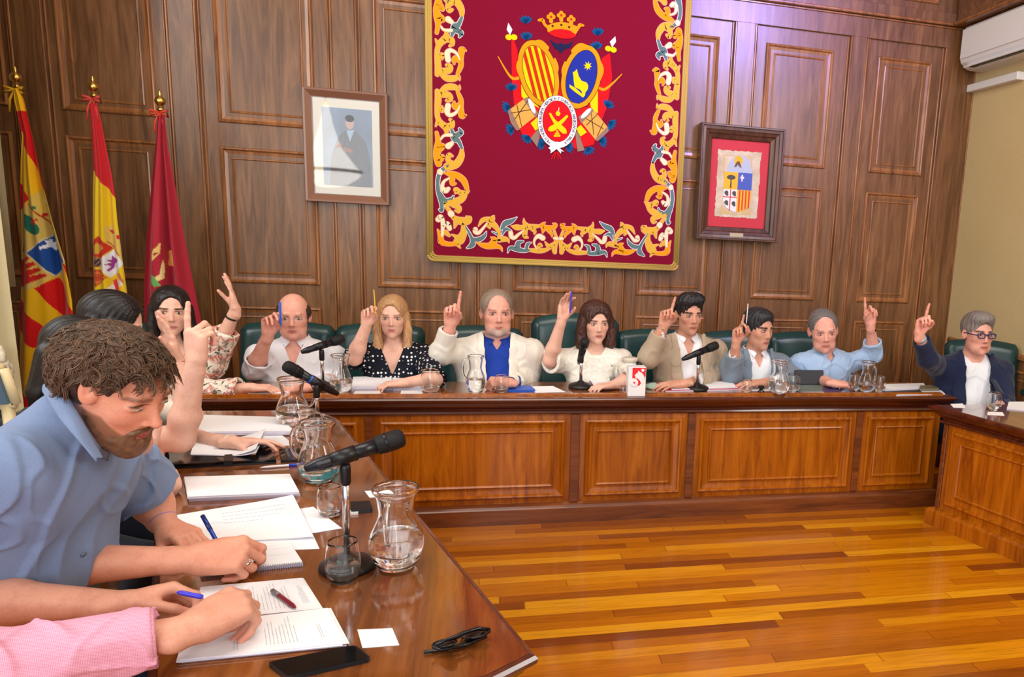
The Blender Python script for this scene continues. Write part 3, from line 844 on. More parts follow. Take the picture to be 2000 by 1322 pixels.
def eyes(P, B, H, parent, iris='brown', look=0.0, open_=1.0):
    for s in (-1, 1):
        o = MB(); c = P(s * .135, .302, .014)
        v = []; f = []; n = 16; rings = 9
        for i in range(rings + 1):
            a = (PI * .5) * i / rings
            for k in range(n): w = 2 * PI * k / n; v.append((math.sin(a) * math.cos(w), math.cos(a), math.sin(a) * math.sin(w)))
        for i in range(rings):
            for k in range(n): f.append((i * n + k, i * n + (k + 1) % n, (i + 1) * n + (k + 1) % n, (i + 1) * n + k))
        V = [tuple(c + B @ (A3((x * .058, y * .058, z * .0225 * open_)) * H)) for x, y, z in v]
        o.add(V, f, True, 0)
        # iris disc on the front of the ball
        ic = A3((s * 0 + look, .0565, -.001)); R = .0225
        vv = [tuple(c + B @ ((ic + A3((R * math.cos(2 * PI * k / 14), -.004, max(-.0205 * open_, min(.0205 * open_, R * math.sin(2 * PI * k / 14)))))) * H)) for k in range(14)] + [tuple(c + B @ ((ic + A3((0, .004, 0))) * H))]
        o.add(vv, [(k, (k + 1) % 14, 14) for k in range(14)], True, 1)
        o.build('eye', [EYEW, IRIS[iris]], parent)

class BodyS:
    """joint positions of a seated figure"""
    def __init__(s, neck, B, sw=.37, s_=1.0, hips=None, raise_l=0, raise_r=0, drop=.055):
        s.neck = A3(neck); s.B = B; s.sc = s_; L, F, U = B[:, 0], B[:, 1], B[:, 2]
        s.L, s.F, s.U = L, F, U
        s.shl = s.neck + L * sw / 2 - U * (drop - raise_l); s.shr = s.neck - L * sw / 2 - U * (drop - raise_r)
        s.hips = A3(hips) if hips is not None else s.neck - U * .52
        s.sw = sw
def torso(S, b, inf=0.0, w=1.0, belly=0.0, bust=0.0, k=.05):
    sc = b.sc; dn = (b.hips - b.neck); L, F = b.L, b.F; P = lambda t, l=0, f=0: b.neck + dn * t + L * l * sc + F * f * sc
    W = b.sw / .37
    R = b.B
    S.add(El(P(.30, 0, .005), ((.165 * W * w) * sc + inf, .105 * sc + inf, .185 * sc + inf), R), k)
    S.add(El(P(.62, 0, .01 + belly * .5), ((.150 * w * W) * sc + inf, (.108 + belly) * sc + inf, .19 * sc + inf), R), k)
    S.add(El(P(.95, 0, -.01), ((.165 * w * W) * sc + inf, (.12 + belly * .3) * sc + inf, .14 * sc + inf), R), k)
    S.add(Cp(b.shl, b.shr, .040 * sc + inf), k * .7)
    for sh in (b.shl, b.shr):
        S.add(El(sh, .050 * sc + inf), .03)
        S.add(Cp(b.neck - b.U * .006 * sc, lerp(b.neck, sh, .8) , .036 * sc + inf * .8, .038 * sc + inf), .03)
        S.add(El(lerp(P(.22), sh, .45) + F * .04 * sc, (.09 * sc + inf, .07 * sc + inf, .09 * sc + inf), R), .04)
    if bust:
        for s in (-1, 1): S.add(El(P(.40, s * .075, .075), ((.07 * sc + inf), (.05 + bust) * sc + inf, .07 * sc + inf), R), .04)
def arm_skin(S, sh, el, wr, sc=1.0, fat=1.0):
    S.add(Cp(sh, el, .050 * sc * fat, .040 * sc * fat), .02)
    m = lerp(el, wr, .28); ax = unit(A3(wr) - A3(el))
    S.add(Cp(el, m, .040 * sc * fat, .043 * sc * fat), .02)
    S.add(Cp(m, wr, .043 * sc * fat, .0265 * sc * (fat * .3 + .7)), .02)
def sleeve(S, sh, el, wr, t_end, inf, sc=1.0, flare=0.0, k=.03, cut=True, fat=1.0):
    """t_end: 0..1 on the upper arm, 1..2 on the forearm"""
    inner = .006
    if t_end <= 1: e = lerp(sh, el, t_end); re = (.050 - .010 * t_end) * sc * fat; dr = unit(A3(el) - A3(sh))
    else: t = t_end - 1; e = lerp(el, wr, t); re = (.043 - .016 * t) * sc * fat; dr = unit(A3(wr) - A3(el))
    S.add(Cp(sh, lerp(sh, el, min(1, t_end)), 0.051 * sc * fat + inf, (re if t_end <= 1 else .046 * sc * fat) + inf + (flare if t_end <= 1 else 0)), k)
    if t_end > 1: S.add(Cp(el, e, .043 * sc * fat + inf, re + inf + flare), k)
    if cut:
        ax = dr; q = np.cross(ax, (0, 0, 1.)); q = unit(q if np.linalg.norm(q) > .1 else np.cross(ax, (1., 0, 0))); R = np.stack([q, np.cross(ax, q), ax], 1)
        rr = re + inf + flare + .03
        S.sub(Bx(e + ax * .06, (rr, rr, .06), R, .002), .004)
        S.sub(Cp(e - ax * .025, e + ax * .03, re + inner + flare * .6), .003)
    return e, re, dr

def hair_streak(c, B, H, seed, amp=.006, freq=26, waves=0.0):
    w = wnoise(seed, 6, 9 / H)
    def fn(X, Y, Z):
        q = np.stack([X - c[0], Y - c[1], Z - c[2]], -1) @ B / H
        ang = np.arctan2(q[..., 0], -q[..., 1] + .25) ; r = np.hypot(q[..., 0], q[..., 1])
        ph = ang * freq + 2.2 * w(X, Y, Z) + (waves * np.sin(q[..., 2] * 16 + ang * 3))
        return np.clip(r * 4, 0, 1) * amp * (.6 * np.sin(ph) + .4 * np.sin(ph * 2.3 + 1.3)) + amp * .8 * w(X, Y, Z)
    return fn
def hair_mesh(name, c, B, H, h, shapes, subs, col, parent, seed=1, amp=.005, freq=26, waves=0., mat=None, hl=.5, k=.02, it=1):
    S = Sculpt(h); P = lambda l, f, u: A3(c) + B @ (A3((l, f, u)) * H)
    for sh in shapes:
        if sh[0] == 'e': S.add(El(P(*sh[1]), A3(sh[2]) * H, B), (sh[3] if len(sh) > 3 else k * 2) * (H if len(sh) > 3 else 1))
        else:
            pts = sh[1]; rs = sh[2]
            for i in range(len(pts) - 1): S.add(Cp(P(*pts[i]), P(*pts[i + 1]), rs[i] * H, rs[i + 1] * H), .03 * H)
    for sh in subs:
        if sh[0] == 'e': S.sub(El(P(*sh[1]), A3(sh[2]) * H, B), .012)
        elif sh[0] == 'h': S.sub(Hs(P(*sh[1]), B @ A3(sh[2])), .01)
    S.displace(hair_streak(c, B, H, seed, amp, freq, waves))
    V, F = S.mesh(); V = relax(V, F, it, .4)
    st = hair_streak(c, B, H, seed + 5, 1.0, freq * 1.7, waves)
    q = st(V[:, 0], V[:, 1], V[:, 2]); C = A3(col)[None] * (1 + hl * np.clip(q, -1, 1.4)[:, None] * .6)
    return mesh_fast(name, V, F, mat or HAIRM, parent, np.clip(C, 0, 1))

HAIR = {
 'short': dict(shapes=[('e', (0, -.08, .16), (.350, .425, .385)), ('e', (0, .13, .36), (.25, .20, .13))],
               subs=[('e', (0, .44, -.10), (.30, .30, .41)), ('e', (0, .30, -.42), (.42, .42, .42)), ('h', (0, -.2, -.30), (0, .25, 1)) if False else ('e', (0, .0, -.62), (.6, .5, .34))]),
 'receding': dict(shapes=[('e', (0, -.09, .145), (.345, .42, .375))],
               subs=[('e', (0, .42, .02), (.30, .36, .46)), ('e', (0, .30, -.42), (.42, .42, .42)), ('e', (0, .0, -.62), (.6, .5, .34))]),
 'bald': dict(shapes=[('e', (0, -.09, .07), (.350, .415, .33))],
               subs=[('e', (0, .36, .02), (.33, .36, .56)), ('e', (0, .02, .50), (.245, .44, .36)), ('e', (0, .32, -.40), (.42, .42, .40)), ('e', (0, .0, -.62), (.6, .5, .34))]),
}
def trousers(b, knee_l, knee_r, col, parent, foot_z=.08, inf=0.0):
    S = Sculpt(.014); L = b.L
    for s, kn in ((1, knee_l), (-1, knee_r)):
        hp = b.hips + L * .09 * s; kn = A3(kn); ft = A3((kn[0], kn[1], foot_z)) - unit(A3((b.F[0], b.F[1], 0))) * .20
        S.add(Cp(hp, kn, .085, .062), .03); S.add(Cp(kn, ft, .06, .045), .02)
    S.add(El(b.hips - b.U * .02, (.17, .13, .11), b.B), .04)
    S.displace(folds(11, .006, 40))
    V, F = S.mesh(); V = relax(V, F, 2)
    o = mesh_fast('trousers', V, F, CLOTH, parent, paint(V, col, [], .05))
    for s, kn in ((1, knee_l), (-1, knee_r)):
        m = MB(); f2 = unit(A3((b.F[0], b.F[1], 0))); a = A3((kn[0], kn[1], .045)) - f2 * .26; e = a + f2 * .22
        m.tube([tuple(a), tuple(lerp(a, e, .5)), tuple(lerp(a, e, .85)), tuple(e)], [.042, .044, .038, .02], 12)
        m.build('shoe', BLACKG, parent)

def garment(name, S, col, parent, mat=None, paints=(), it=1, noise=.02, foldamp=.004, seed=5, foldf=55.):
    if foldamp: S.displace(folds(seed, foldamp, foldf))
    V, F = S.mesh(); V = relax(V, F, it, .5)
    return mesh_fast(name, V, F, mat or CLOTH, parent, paint(V, col, list(paints), noise))

def pen(name, a, b, r, col, label, cat='pen', tip=None, group=None):
    """a thin writing tool from a to b"""
    a, b = A3(a), A3(b); o = empty(name, tuple(a), label, cat, group)
    mb = MB(); mb.tube([tuple(lerp(a, b, t)) for t in (0.0, .02, .12, .2, .96, 1.0)], [r * .15, r * .4, r * .9, r, r, r * .7], 10)
    mb.build('barrel', plain('pen_%d_%d_%d' % col, col, .25), o)
    if tip:
        ax = unit(b - a); t2 = MB(); t2.tube([tuple(lerp(a, b, .72)), tuple(b + ax * .002)], [r * 1.12, r * 1.05], 10); t2.build('cap', plain('pen_%d_%d_%d' % tip, tip, .25), o)
    return o
# ---- cloths with a pattern of their own
def fabric_dots():
    b = NB('dotted_cloth', .8, spec=.2); v = b.coord('Object', (1, 1, 1))
    t = b.node('ShaderNodeTexVoronoi'); t.inputs['Scale'].default_value = 42; t.inputs['Randomness'].default_value = .35; b.l(v, t.inputs['Vector'])
    b.base(b.ramp(t.outputs['Distance'], [(.0, srgb(226, 226, 226)), (.26, srgb(222, 222, 222)), (.31, srgb(20, 24, 36)), (1, srgb(20, 24, 36))])); return b.m
def fabric_floral():
    b = NB('floral_cloth', .8, spec=.2); v = b.coord('Object', (1, 1, 1))
    n = b.noise(v, 20, 4, .55, .8); n2 = b.noise(v, 34, 3, .6, .6)
    c = b.ramp(n, [(.40, srgb(236, 226, 214)), (.54, srgb(230, 216, 202)), (.57, srgb(196, 92, 82)), (.62, srgb(222, 150, 134)), (.66, srgb(238, 228, 218))])
    c = b.mix(b.ramp(n2, [(.54, (0, 0, 0)), (.60, (1, 1, 1))]), c, b.ramp(n, [(.40, srgb(92, 104, 72)), (.52, srgb(70, 58, 62)), (.6, srgb(176, 160, 150))])); b.base(c); return b.m
def fabric_knit():
    b = NB('knitted_cotton', .95, srgb(240, 238, 230), spec=.15); v = b.coord('Object', (1, 1, 1))
    w = b.node('ShaderNodeTexVoronoi'); w.inputs['Scale'].default_value = 46; b.l(v, w.inputs['Vector'])
    b.base(b.ramp(w.outputs['Distance'], [(.0, srgb(244, 242, 236)), (.6, srgb(228, 224, 212))])); b.bump(w.outputs['Distance'], .5, -.006); return b.m
def fabric_check():
    b = NB('pink_check_cloth', .85, spec=.2); co = b.node('ShaderNodeTexCoord'); s = b.node('ShaderNodeSeparateXYZ'); b.l(co.outputs['Object'], s.inputs[0])
    f = []
    for k, q in ((0, 1.0), (2, 1.0)):
        w = b.math('SINE', b.math('MULTIPLY', b.math('ADD', s.outputs[k], b.math('MULTIPLY', s.outputs[1], .6)), 2 * PI / .0030)); f.append(b.math('GREATER_THAN', w, .1))
    g = b.math('MULTIPLY', b.math('ADD', f[0], f[1]), .5)
    b.base(b.ramp(g, [(0, srgb(238, 190, 208)), (.5, srgb(222, 154, 182)), (1, srgb(202, 122, 158))])); return b.m
def fabric_plain(name, rgb, var=.06, bscale=500, bump=.15):
    b = NB(name, .88, spec=.2); v = b.coord('Object'); n = b.noise(v, bscale, 2); q = np.array(srgb(*rgb))
    b.base(b.ramp(n, [(.3, tuple(q * (1 - var))), (.7, tuple(np.minimum(1, q * (1 + var))))])); b.bump(n, bump, .001); b.p.inputs['Sheen Weight'].default_value = .1; return b.m

def strip(name, ea, eb, th, bul, mat, parent, n=22, k=7, outward=None, col=None):
    """cloth band lofted between two edges, slightly rounded"""
    EA = np.array(spline_np(ea, n)); EB = np.array(spline_np(eb, n)); vs_, fs_ = [], []
    nrm = np.cross(EA[-1] - EA[0], EB[n // 2] - EA[n // 2]); nrm /= np.linalg.norm(nrm)
    if nrm[1] > 0: nrm = -nrm
    for sg in (0, 1):
        for i in range(n):
            q = nrm if outward is None else unit((EA[i] + EB[i]) / 2 - A3(outward))
            for j in range(k):
                t = j / (k - 1); vs_.append(EA[i] * (1 - t) + EB[i] * t + q * (bul * math.sin(PI * t) - sg * th))
    N = n * k; idx = lambda s_, i, j: s_ * N + i * k + j
    for i in range(n - 1):
        for j in range(k - 1): fs_.append((idx(0, i, j), idx(0, i, j + 1), idx(0, i + 1, j + 1), idx(0, i + 1, j))); fs_.append((idx(1, i, j), idx(1, i + 1, j), idx(1, i + 1, j + 1), idx(1, i, j + 1)))
        for j in (0, k - 1): fs_.append((idx(0, i, j), idx(0, i + 1, j), idx(1, i + 1, j), idx(1, i, j)))
    for i in (0, n - 1):
        for j in range(k - 1): fs_.append((idx(0, i, j), idx(0, i, j + 1), idx(1, i, j + 1), idx(1, i, j)))
    V = np.array(vs_); return mesh_fast(name, V, np.array(fs_), mat, parent, None if col is None else np.tile(A3(col), (len(V), 1)))
def spline_np(pts, n):
    P = np.array([A3(p) for p in pts]); d = np.r_[0, np.cumsum(np.linalg.norm(np.diff(P, axis=0), axis=1))]; t = np.linspace(0, d[-1], n)
    Q = np.stack([np.interp(t, d, P[:, i]) for i in range(3)], 1)
    for _ in range(2): Q[1:-1] = (Q[:-2] + 2 * Q[1:-1] + Q[2:]) / 4
    return Q
def collar(g, col, mat, parent, r=.070, up=.030, leaf=.050, spread=.055, rise=.012):
    b = g.b; L, F, U = b.L, b.F, b.U; N = b.neck + U * rise; r = max(r, g.H * .22 + .014)
    for s in (-1, 1):
        ea, eb = [], []
        for a in (178, 150, 120, 92, 66, 42, 24):
            t = math.radians(a); ru = r; d = L * s * math.sin(t) + F * math.cos(t)
            ea.append(N + d * ru + U * (up + .010 * max(0, -math.cos(t)) - .016 * max(0, math.cos(t))))
            w = np.interp(a, [24, 66, 120, 178], [1.0, .55, .45, .45])
            eb.append(N + d * (r + .014 + .012 * w) + U * (up - .045 * (.5 + .5 * w)))
        ea.append(N + L * s * .016 + F * r * 1.10 + U * (up - .030)); eb.append(N + L * s * spread + F * (r * 1.30) - U * leaf)
        strip('collar', ea, eb, .0035, .004, mat or CLOTH, parent, 26, 6, outward=N - U * .02, col=col)

def lapels(S, b, stops, o, th=.006, w=.030, off=.012, notch=True):
    """raised strips along the edges of a VOpen"""
    L, F, U = b.L, b.F, b.U
    return

class Fig: pass
def figure(label, px, py, Y, H, yaw, pitch, roll, ft, byaw=0., blean=0., nu=.66, nf=.16, sw=.37, sc=1.0, arms=None, h=.0045, w=1.0, belly=.0, bust=0.0, iris='brown', look=0.0,
           legs=True, hipd=.50, trouser=srgb(40, 44, 58), hipf=0.0, armfat=1.0, drop=.078, knee_f=.36, noff=None, front=False):
    g = Fig(); c = at_y(px, py, Y + (0 if front else DY)) if not isinstance(px, (list, tuple, np.ndarray)) else A3(px)
    B = ypr(yaw, pitch, roll); Bb = ypr(byaw, blean)
    neck = c - Bb[:, 2] * nu * H - Bb[:, 1] * nf * H
    if noff is not None: neck = neck + A3(noff)
    hips = neck - Bb[:, 2] * hipd * sc + unit(A3((Bb[0, 1], Bb[1, 1], 0))) * hipf
    b = BodyS(neck, Bb, sw * sc, sc, hips=hips, drop=drop * sc)
    g.root = empty('person', (float(hips[0]), float(hips[1]), 0), label, 'person')
    ft = dict(ft); ft['neck_base'] = neck + Bb[:, 1] * .004
    S = Sculpt(h); P, paints = head_build(S, c, B, H, ft)
    torso(S, b, -.014, w, belly, bust)
    g.tips = {}; g.arms = {}
    for sd, a in (arms or {}).items():
        el, wr = A3(a['el']), A3(a['wr']); sh = b.shr if sd == 'r' else b.shl
        if 'sh' in a: sh = A3(a['sh']); 
        if 'sh' in a:
            if sd == 'r': b.shr = sh
            else: b.shl = sh
            S.add(Cp(b.neck - b.U * .07, sh, .036 * sc, .036 * sc), .05); b.xs = getattr(b, 'xs', []) + [sh]
        arm_skin(S, sh, el, wr, sc, armfat)
        g.tips[sd] = hand(S, wr, a['d'], a['n'], 1 if sd == 'r' else -1, HP[a['pose']] if isinstance(a['pose'], str) else a['pose'], a.get('s', 1.0) * sc, wr=.0265)
        g.arms[sd] = (sh, el, wr)
        if a.get('warm', 1):
            W, d, t, n, s_ = g.tips[sd]['frame']; warm = tuple(A3(ft['skin']) * A3((1.03, .82, .80)))
            for f in ('index', 'middle', 'ring', 'little', 'thumb'): paints.append((El(g.tips[sd][f], .02 * s_), warm, .012, .6))
            paints.append((El(W + d * .05 * s_ + n * .02 * s_, .04 * s_), warm, .03, .35))
    V, F = S.mesh(); V = relax(V, F, 1, .35)
    g.body = mesh_fast('body', V, F, SKIN, g.root, paint(V, ft['skin'], paints))
    eyes(P, B, H, g.root, iris, look, ft.get('open', .85))
    g.P, g.B, g.H, g.c, g.b, g.sc, g.w, g.belly, g.bust, g.af = P, B, H, c, b, sc, w, belly, bust, armfat
    if legs:
        f2 = unit(A3((Bb[0, 1], Bb[1, 1], 0))); kn = [b.hips + f2 * knee_f + b.L * s * .11 for s in (1, -1)]
        for k in kn: k[2] = .50
        trousers(b, kn[0], kn[1], trouser, g.root)
    return g
def hair(g, kind, col, h=.0045, seed=1, extra=(), subs_extra=(), amp=.004, freq=26, waves=0., hl=.5, k=.02):
    d = HAIR[kind] if isinstance(kind, str) else kind
    return hair_mesh('hair', g.c, g.B, g.H, h, list(d['shapes']) + list(extra), list(d['subs']) + list(subs_extra), col, g.root, seed, amp, freq, waves, hl=hl, k=k)
def shirt(g, col, ends, name='shirt', inf=.008, tin=.004, vop=((.12, .05), (.0, .045), (-.10, .004)), mat=None, h=.0045, flare=0., col_r=None, seed=5, paints=(), foldamp=.004, collar_kw=None, extra=None, fmin=0.0, foldf=55., vo=None, it=1, bust=None, neckcut=True):
    S = Sculpt(h)
    for sd, t in ends.items():
        sh, el, wr = g.arms[sd]; fl = flare.get(sd, 0) if isinstance(flare, dict) else flare
        sleeve(S, sh, el, wr, t, inf, g.sc, fl, fat=g.af)
    torso(S, g.b, tin, g.w, g.belly, g.bust if bust is None else bust)
    for q in getattr(g.b, 'xs', []): S.add(Cp(g.b.neck - g.b.U * .07, q, .048 * g.sc + tin, .048 * g.sc + tin), .05)
    if foldamp: S.displace(folds(seed, foldamp, foldf))
    if vop: S.sub(VOpen((g.b.neck if vo is None else vo), g.b.B, list(vop), fmin), .004)
    nkr = g.H * .19
    if neckcut: S.sub(Cp(g.b.neck - g.b.U * .02, lerp(g.b.neck, g.c, .5) + g.b.U * .02, nkr + .006, nkr), .004)
    if extra: extra(S)
    o = garment(name, S, col, g.root, mat, paints, it, foldamp=0)
    if collar_kw is not None:
        collar(g, col, mat, o, **collar_kw)
    return o
def jacket(g, col, ends, stops, inf=.017, tin=.016, mat=None, h=.0045, flare=.003, seed=9, foldamp=.0045, lap=.03, buttons=None, fmin=.0, foldf=45., name='jacket', lapcol=None, w2=1.0):
    S = Sculpt(h); b = g.b
    for sd, t in ends.items():
        sh, el, wr = g.arms[sd]; sleeve(S, sh, el, wr, t, inf, g.sc, flare, fat=g.af)
    torso(S, b, tin, g.w * w2, g.belly, g.bust)
    S.displace(folds(seed, foldamp, foldf))
    vo = VOpen(b.neck, b.B, stops, fmin)
    S.sub(vo, .003)
    nkr = g.H * .19; S.sub(Cp(b.neck - b.U * .01, lerp(b.neck, g.c, .5) + b.U * .02, nkr + .020, nkr + .012), .004)
    # rolled collar and lapels: strips that follow the edge of the opening on the surface of the jacket
    hd = b.hips - b.neck; un = unit(hd)
    def surf(l, u):                       # march from the front towards the body until the jacket surface is met
        p = b.neck + b.L * l + b.U * u + b.F * .32
        for _ in range(60):
            d = min(o[1].d(*[np.array([q]) for q in p])[0] for o in S.ops if o[0] == '+')
            if d < .004: break
            p = p - b.F * max(d * .8, .003)
        return p
    S2 = Sculpt(.003)
    for s in (-1, 1):
        pts = []
        for u, w_ in [(q[0], q[1]) for q in stops]:
            if u > .06: continue
            pts.append((u, w_))
        us = np.linspace(.03, pts[-1][0] + .02, 9); ws = np.interp(us[::-1], [q[0] for q in pts][::-1], [q[1] for q in pts][::-1])[::-1]
        prev = None
        for i, (u, w_) in enumerate(zip(us, ws)):
            t = i / 8; wd = lap * (.55 + 1.1 * t * (1 - t) * 2) if t < .62 else lap * max(.15, (1 - t) * 2.2)
            l = s * (w_ + wd * .75)
            p = surf(l, min(u, -.02)) if u < .0 else surf(l, -.01) + b.U * (u + .01) - b.F * .03
            p = p + b.F * .007
            if prev is not None: S2.add(Cp(prev[0], p, prev[1], wd, .20, unit(b.F + b.L * s * .35 + b.U * .1)), .003)
            prev = (p, wd)
    ob = garment(name, S, col, g.root, mat, (), 1, foldamp=0)
    garment('lapel', S2, tuple(A3(col) * 1.04), ob, mat, (), 1, foldamp=0)
    return ob
def band(g, sd, t, r, wdt, col, name='bracelet', parent=None, rough=.4, metal=0., th=.004):
    sh, el, wr = g.arms[sd]; p = lerp(el, wr, t); ax = unit(A3(wr) - A3(el))
    q = unit(np.cross(ax, (0, 0, 1.)) if abs(ax[2]) < .9 else np.cross(ax, (1., 0, 0))); R = Matrix(np.stack([q, np.cross(ax, q), ax], 1).tolist())
    mb = MB(); mb.lathe([(r, -wdt / 2), (r + th, -wdt / 2), (r + th, wdt / 2), (r, wdt / 2)], tuple(p), 24, R, close=True)
    return mb.build(name, plain('%s_%d_%d_%d' % (name, *col), col, rough, metal=metal), g.root)
def specs(g, col, w=.085, hh=.05, th=.008, name='spectacles', rim=True, metal=.0, rough=.3):
    P, H = g.P, g.H; m = MB()
    for s in (-1, 1):
        pts = []
        for k in range(17):
            a = 2 * PI * k / 16; ca, sa = math.cos(a), math.sin(a)
            x = w * np.sign(ca) * abs(ca) ** .6; z = hh * np.sign(sa) * abs(sa) ** .6
            pts.append(tuple(P(s * .137 + x, .405 - .02 * abs(x + s * .0) , .005 + z)))
        m.tube(pts, th * H, 8, caps=False)
        m.tube([tuple(P(s * .222, .385, .02)), tuple(P(s * .30, .30, .02)), tuple(P(s * .335, .0, .03)), tuple(P(s * .33, -.08, -.03))], th * .9 * H, 6)
    m.tube([tuple(P(-.055, .405, .02)), tuple(P(0, .425, .035)), tuple(P(.055, .405, .02))], th * H, 6)
    return m.build(name, plain('spectacle_frame_%d_%d_%d' % col, col, rough, metal=metal), g.root)

SK_LIGHT = srgb(230, 184, 164); SK_MID = srgb(220, 168, 146); SK_RED = srgb(226, 168, 150); SK_TAN = srgb(210, 158, 134)
def W(px, py, Y): return at_y(px, py, Y)

DY = -.13
def W(px, py, Y): return at_y(px, py, Y + DY)
def A0(px, py, Y): return at_y(px, py, Y)
def T(px, py, z=.80): return at_z(px, py, z)
# ================================================================== the eight behind the long desk
# 1: bald man, open white shirt
g = figure('bald man with rimless glasses in an open white shirt, holding up a blue pen', 573, 618, 5.02, .262, .12, .05, .0,
    dict(skin=SK_RED, fat=1.12, jaw=1.15, neck=.215, brows=.3, brow=srgb(120, 90, 74), nose=1.04), byaw=.05, sw=.40, sc=1.02, w=1.12, belly=.035, nu=.60,
    arms={'r': dict(el=W(496, 722, 4.93), wr=W(524, 652, 4.84), d=(.12, -.05, 1), n=(.55, -.8, 0), pose='pen'),
          'l': dict(el=A0(652, 742, 4.92), wr=T(600, 757, .79), d=(-1, -.25, -.05), n=(0, 0, -1), pose='rest')})
hair(g, 'bald', srgb(58, 50, 46), seed=3, amp=.003)
shirt(g, srgb(228, 229, 236), {'r': 1.25, 'l': 1.9}, vop=((.12, .05), (.0, .05), (-.13, .004)), flare={'r': .018}, collar_kw=dict(spread=.055, leaf=.045), foldamp=.005)
specs(g, (196, 196, 200), .08, .04, .0035, metal=1.)
PEN1 = g.tips['r']

# 2: fair haired woman, dotted blouse
g = figure('fair-haired woman in a black blouse with white dots, holding up a yellow pencil', 767, 619, 5.02, .25, .02, .03, .0,
    dict(skin=SK_LIGHT, jaw=.88, neck=.165, lipc=srgb(190, 100, 98), brow=srgb(120, 84, 60), brows=.7, browt=.013), byaw=.0, sw=.35, sc=1.0, nu=.66, bust=.02,
    arms={'r': dict(el=W(692, 700, 4.90), wr=W(716, 634, 4.86), d=(.14, -.03, 1), n=(.3, -.95, 0), pose='pen', s=.92),
          'l': dict(el=T(850, 742, .81), wr=T(785, 748, .805), d=(-1, -.08, -.06), n=(0, 0, -1), pose='rest', s=.92)})
long_ = dict(shapes=[('e', (0, -.06, .15), (.350, .43, .395))], subs=[('e', (-.03, .44, -.08), (.265, .34, .45)), ('e', (0, .40, -.75), (.235, .40, .5))])
hair(g, long_, srgb(176, 134, 92), seed=12, extra=[('c', [(s * .30, .06, .05), (s * .335, .06, -.3), (s * .33, .10, -.7), (s * .27, .16, -1.02)], [.085, .10, .11, .07]) for s in (-1, 1)] +
     [('c', [(s * .22, -.2, .0), (s * .24, -.2, -.5), (s * .22, -.14, -.85)], [.16, .16, .10]) for s in (-1, 1)] , amp=.004, freq=34, hl=.55)
shirt(g, (1, 1, 1), {'r': .92, 'l': .98}, name='blouse', mat=fabric_dots(), vop=((.12, .065), (.0, .07), (-.17, .004)), inf=.016, tin=.008, flare=.012, foldamp=.005)
band(g, 'r', .62, .031, .006, (226, 214, 190), 'bracelet', metal=1., rough=.3)
for s in (-1, 1): MB().lathe([(0, -.008), (.007, 0), (0, .008)], tuple(g.P(s * .335, .02, -.16)), 8).build('earring', GOLD, g.root)
PEN2 = g.tips['r']

# 3: bearded man, cream jacket
g = figure('grey-bearded man in a cream jacket and royal blue shirt, pointing one finger up', 971, 611, 4.98, .285, .10, .0, .0,
    dict(skin=SK_RED, fat=1.12, jaw=1.12, neck=.22, beard=(srgb(186, 178, 172), .72), goatee=1, hairc=srgb(132, 116, 102), hairk='receding', brows=.5, brow=srgb(120, 96, 82)), byaw=.0, sw=.42, sc=1.06, w=1.15, belly=.045, nu=.58,
    arms={'r': dict(el=W(862, 690, 4.92), wr=W(880, 634, 4.86), d=(.10, -.02, 1), n=(.1, -1, 0), pose='point', s=1.05),
          'l': dict(el=A0(1032, 738, 4.96), wr=T(992, 748, .805), d=(-1, -.05, .08), n=(.1, .5, -1), pose='fist', s=1.0)})
hair(g, 'receding', srgb(132, 116, 102), seed=21, amp=.004)
shirt(g, srgb(30, 62, 158), {'r': 1.86, 'l': 1.8}, vop=((.12, .045), (.0, .035), (-.055, .003)), inf=.006, tin=.002, collar_kw=dict(spread=.05, leaf=.05, up=.02), foldamp=.003)
jacket(g, srgb(226, 222, 212), {'r': 1.80, 'l': 1.72}, [(.14, .085), (.0, .082), (-.12, .075), (-.30, .062), (-.62, .06)], flare=.006, lap=.034)
band(g, 'l', .9, .030, .020, (40, 40, 44), 'watch', rough=.25)

# 4: brunette, white knitted top
g = figure('brown-haired woman in a white knitted top holding up a blue pen', 1164, 630, 4.98, .262, .10, .04, .0,
    dict(skin=SK_LIGHT, jaw=.86, neck=.17, lipc=srgb(176, 84, 84), brow=srgb(80, 54, 40), browt=.014), byaw=.0, sw=.35, sc=1.02, nu=.66, bust=.02,
    arms={'r': dict(el=W(1074, 704, 4.93), wr=W(1098, 622, 4.86), d=(.12, -.04, 1), n=(.35, -.93, 0), pose={'index': (4, 30, 30, 16), 'middle': (0, 16, 20, 12), 'ring': (-4, 18, 20, 12), 'little': (-9, 22, 22, 12), 'thumb': (20, 52, 14, 8)}, s=.95),
          'l': dict(el=T(1226, 744, .81), wr=T(1196, 752, .79), d=(-1, -.3, 0), n=(0, 0, -1), pose='rest', s=.92)})
wav = dict(shapes=[('e', (0, -.06, .16), (.372, .44, .40))], subs=[('e', (.02, .46, -.12), (.275, .34, .43)), ('e', (0, .42, -.75), (.25, .42, .5))])
hair(g, wav, srgb(66, 38, 30), seed=31, extra=[('c', [(s * .31, .06, .08), (s * .37, .04, -.2), (s * .36, .04, -.5), (s * .33, .02, -.68)], [.10, .12, .13, .08]) for s in (-1, 1)] +
     [('c', [(s * .22, -.2, .0), (s * .26, -.18, -.45), (s * .24, -.14, -.62)], [.18, .18, .12]) for s in (-1, 1)], amp=.006, freq=22, waves=1.0, hl=.6)
shirt(g, (1, 1, 1), {'r': .98, 'l': 1.15}, name='knitted_top', mat=fabric_knit(), vop=((.12, .07), (.03, .075), (-.025, .03)), inf=.022, tin=.012, flare=.02, foldamp=.004)
MB().tube([tuple(g.b.neck + g.b.F * (.115) - g.b.U * .115), tuple(g.b.neck + g.b.F * (.125) - g.b.U * .145)], [.004, .003], 8).build('pendant', BLACKP, g.root)
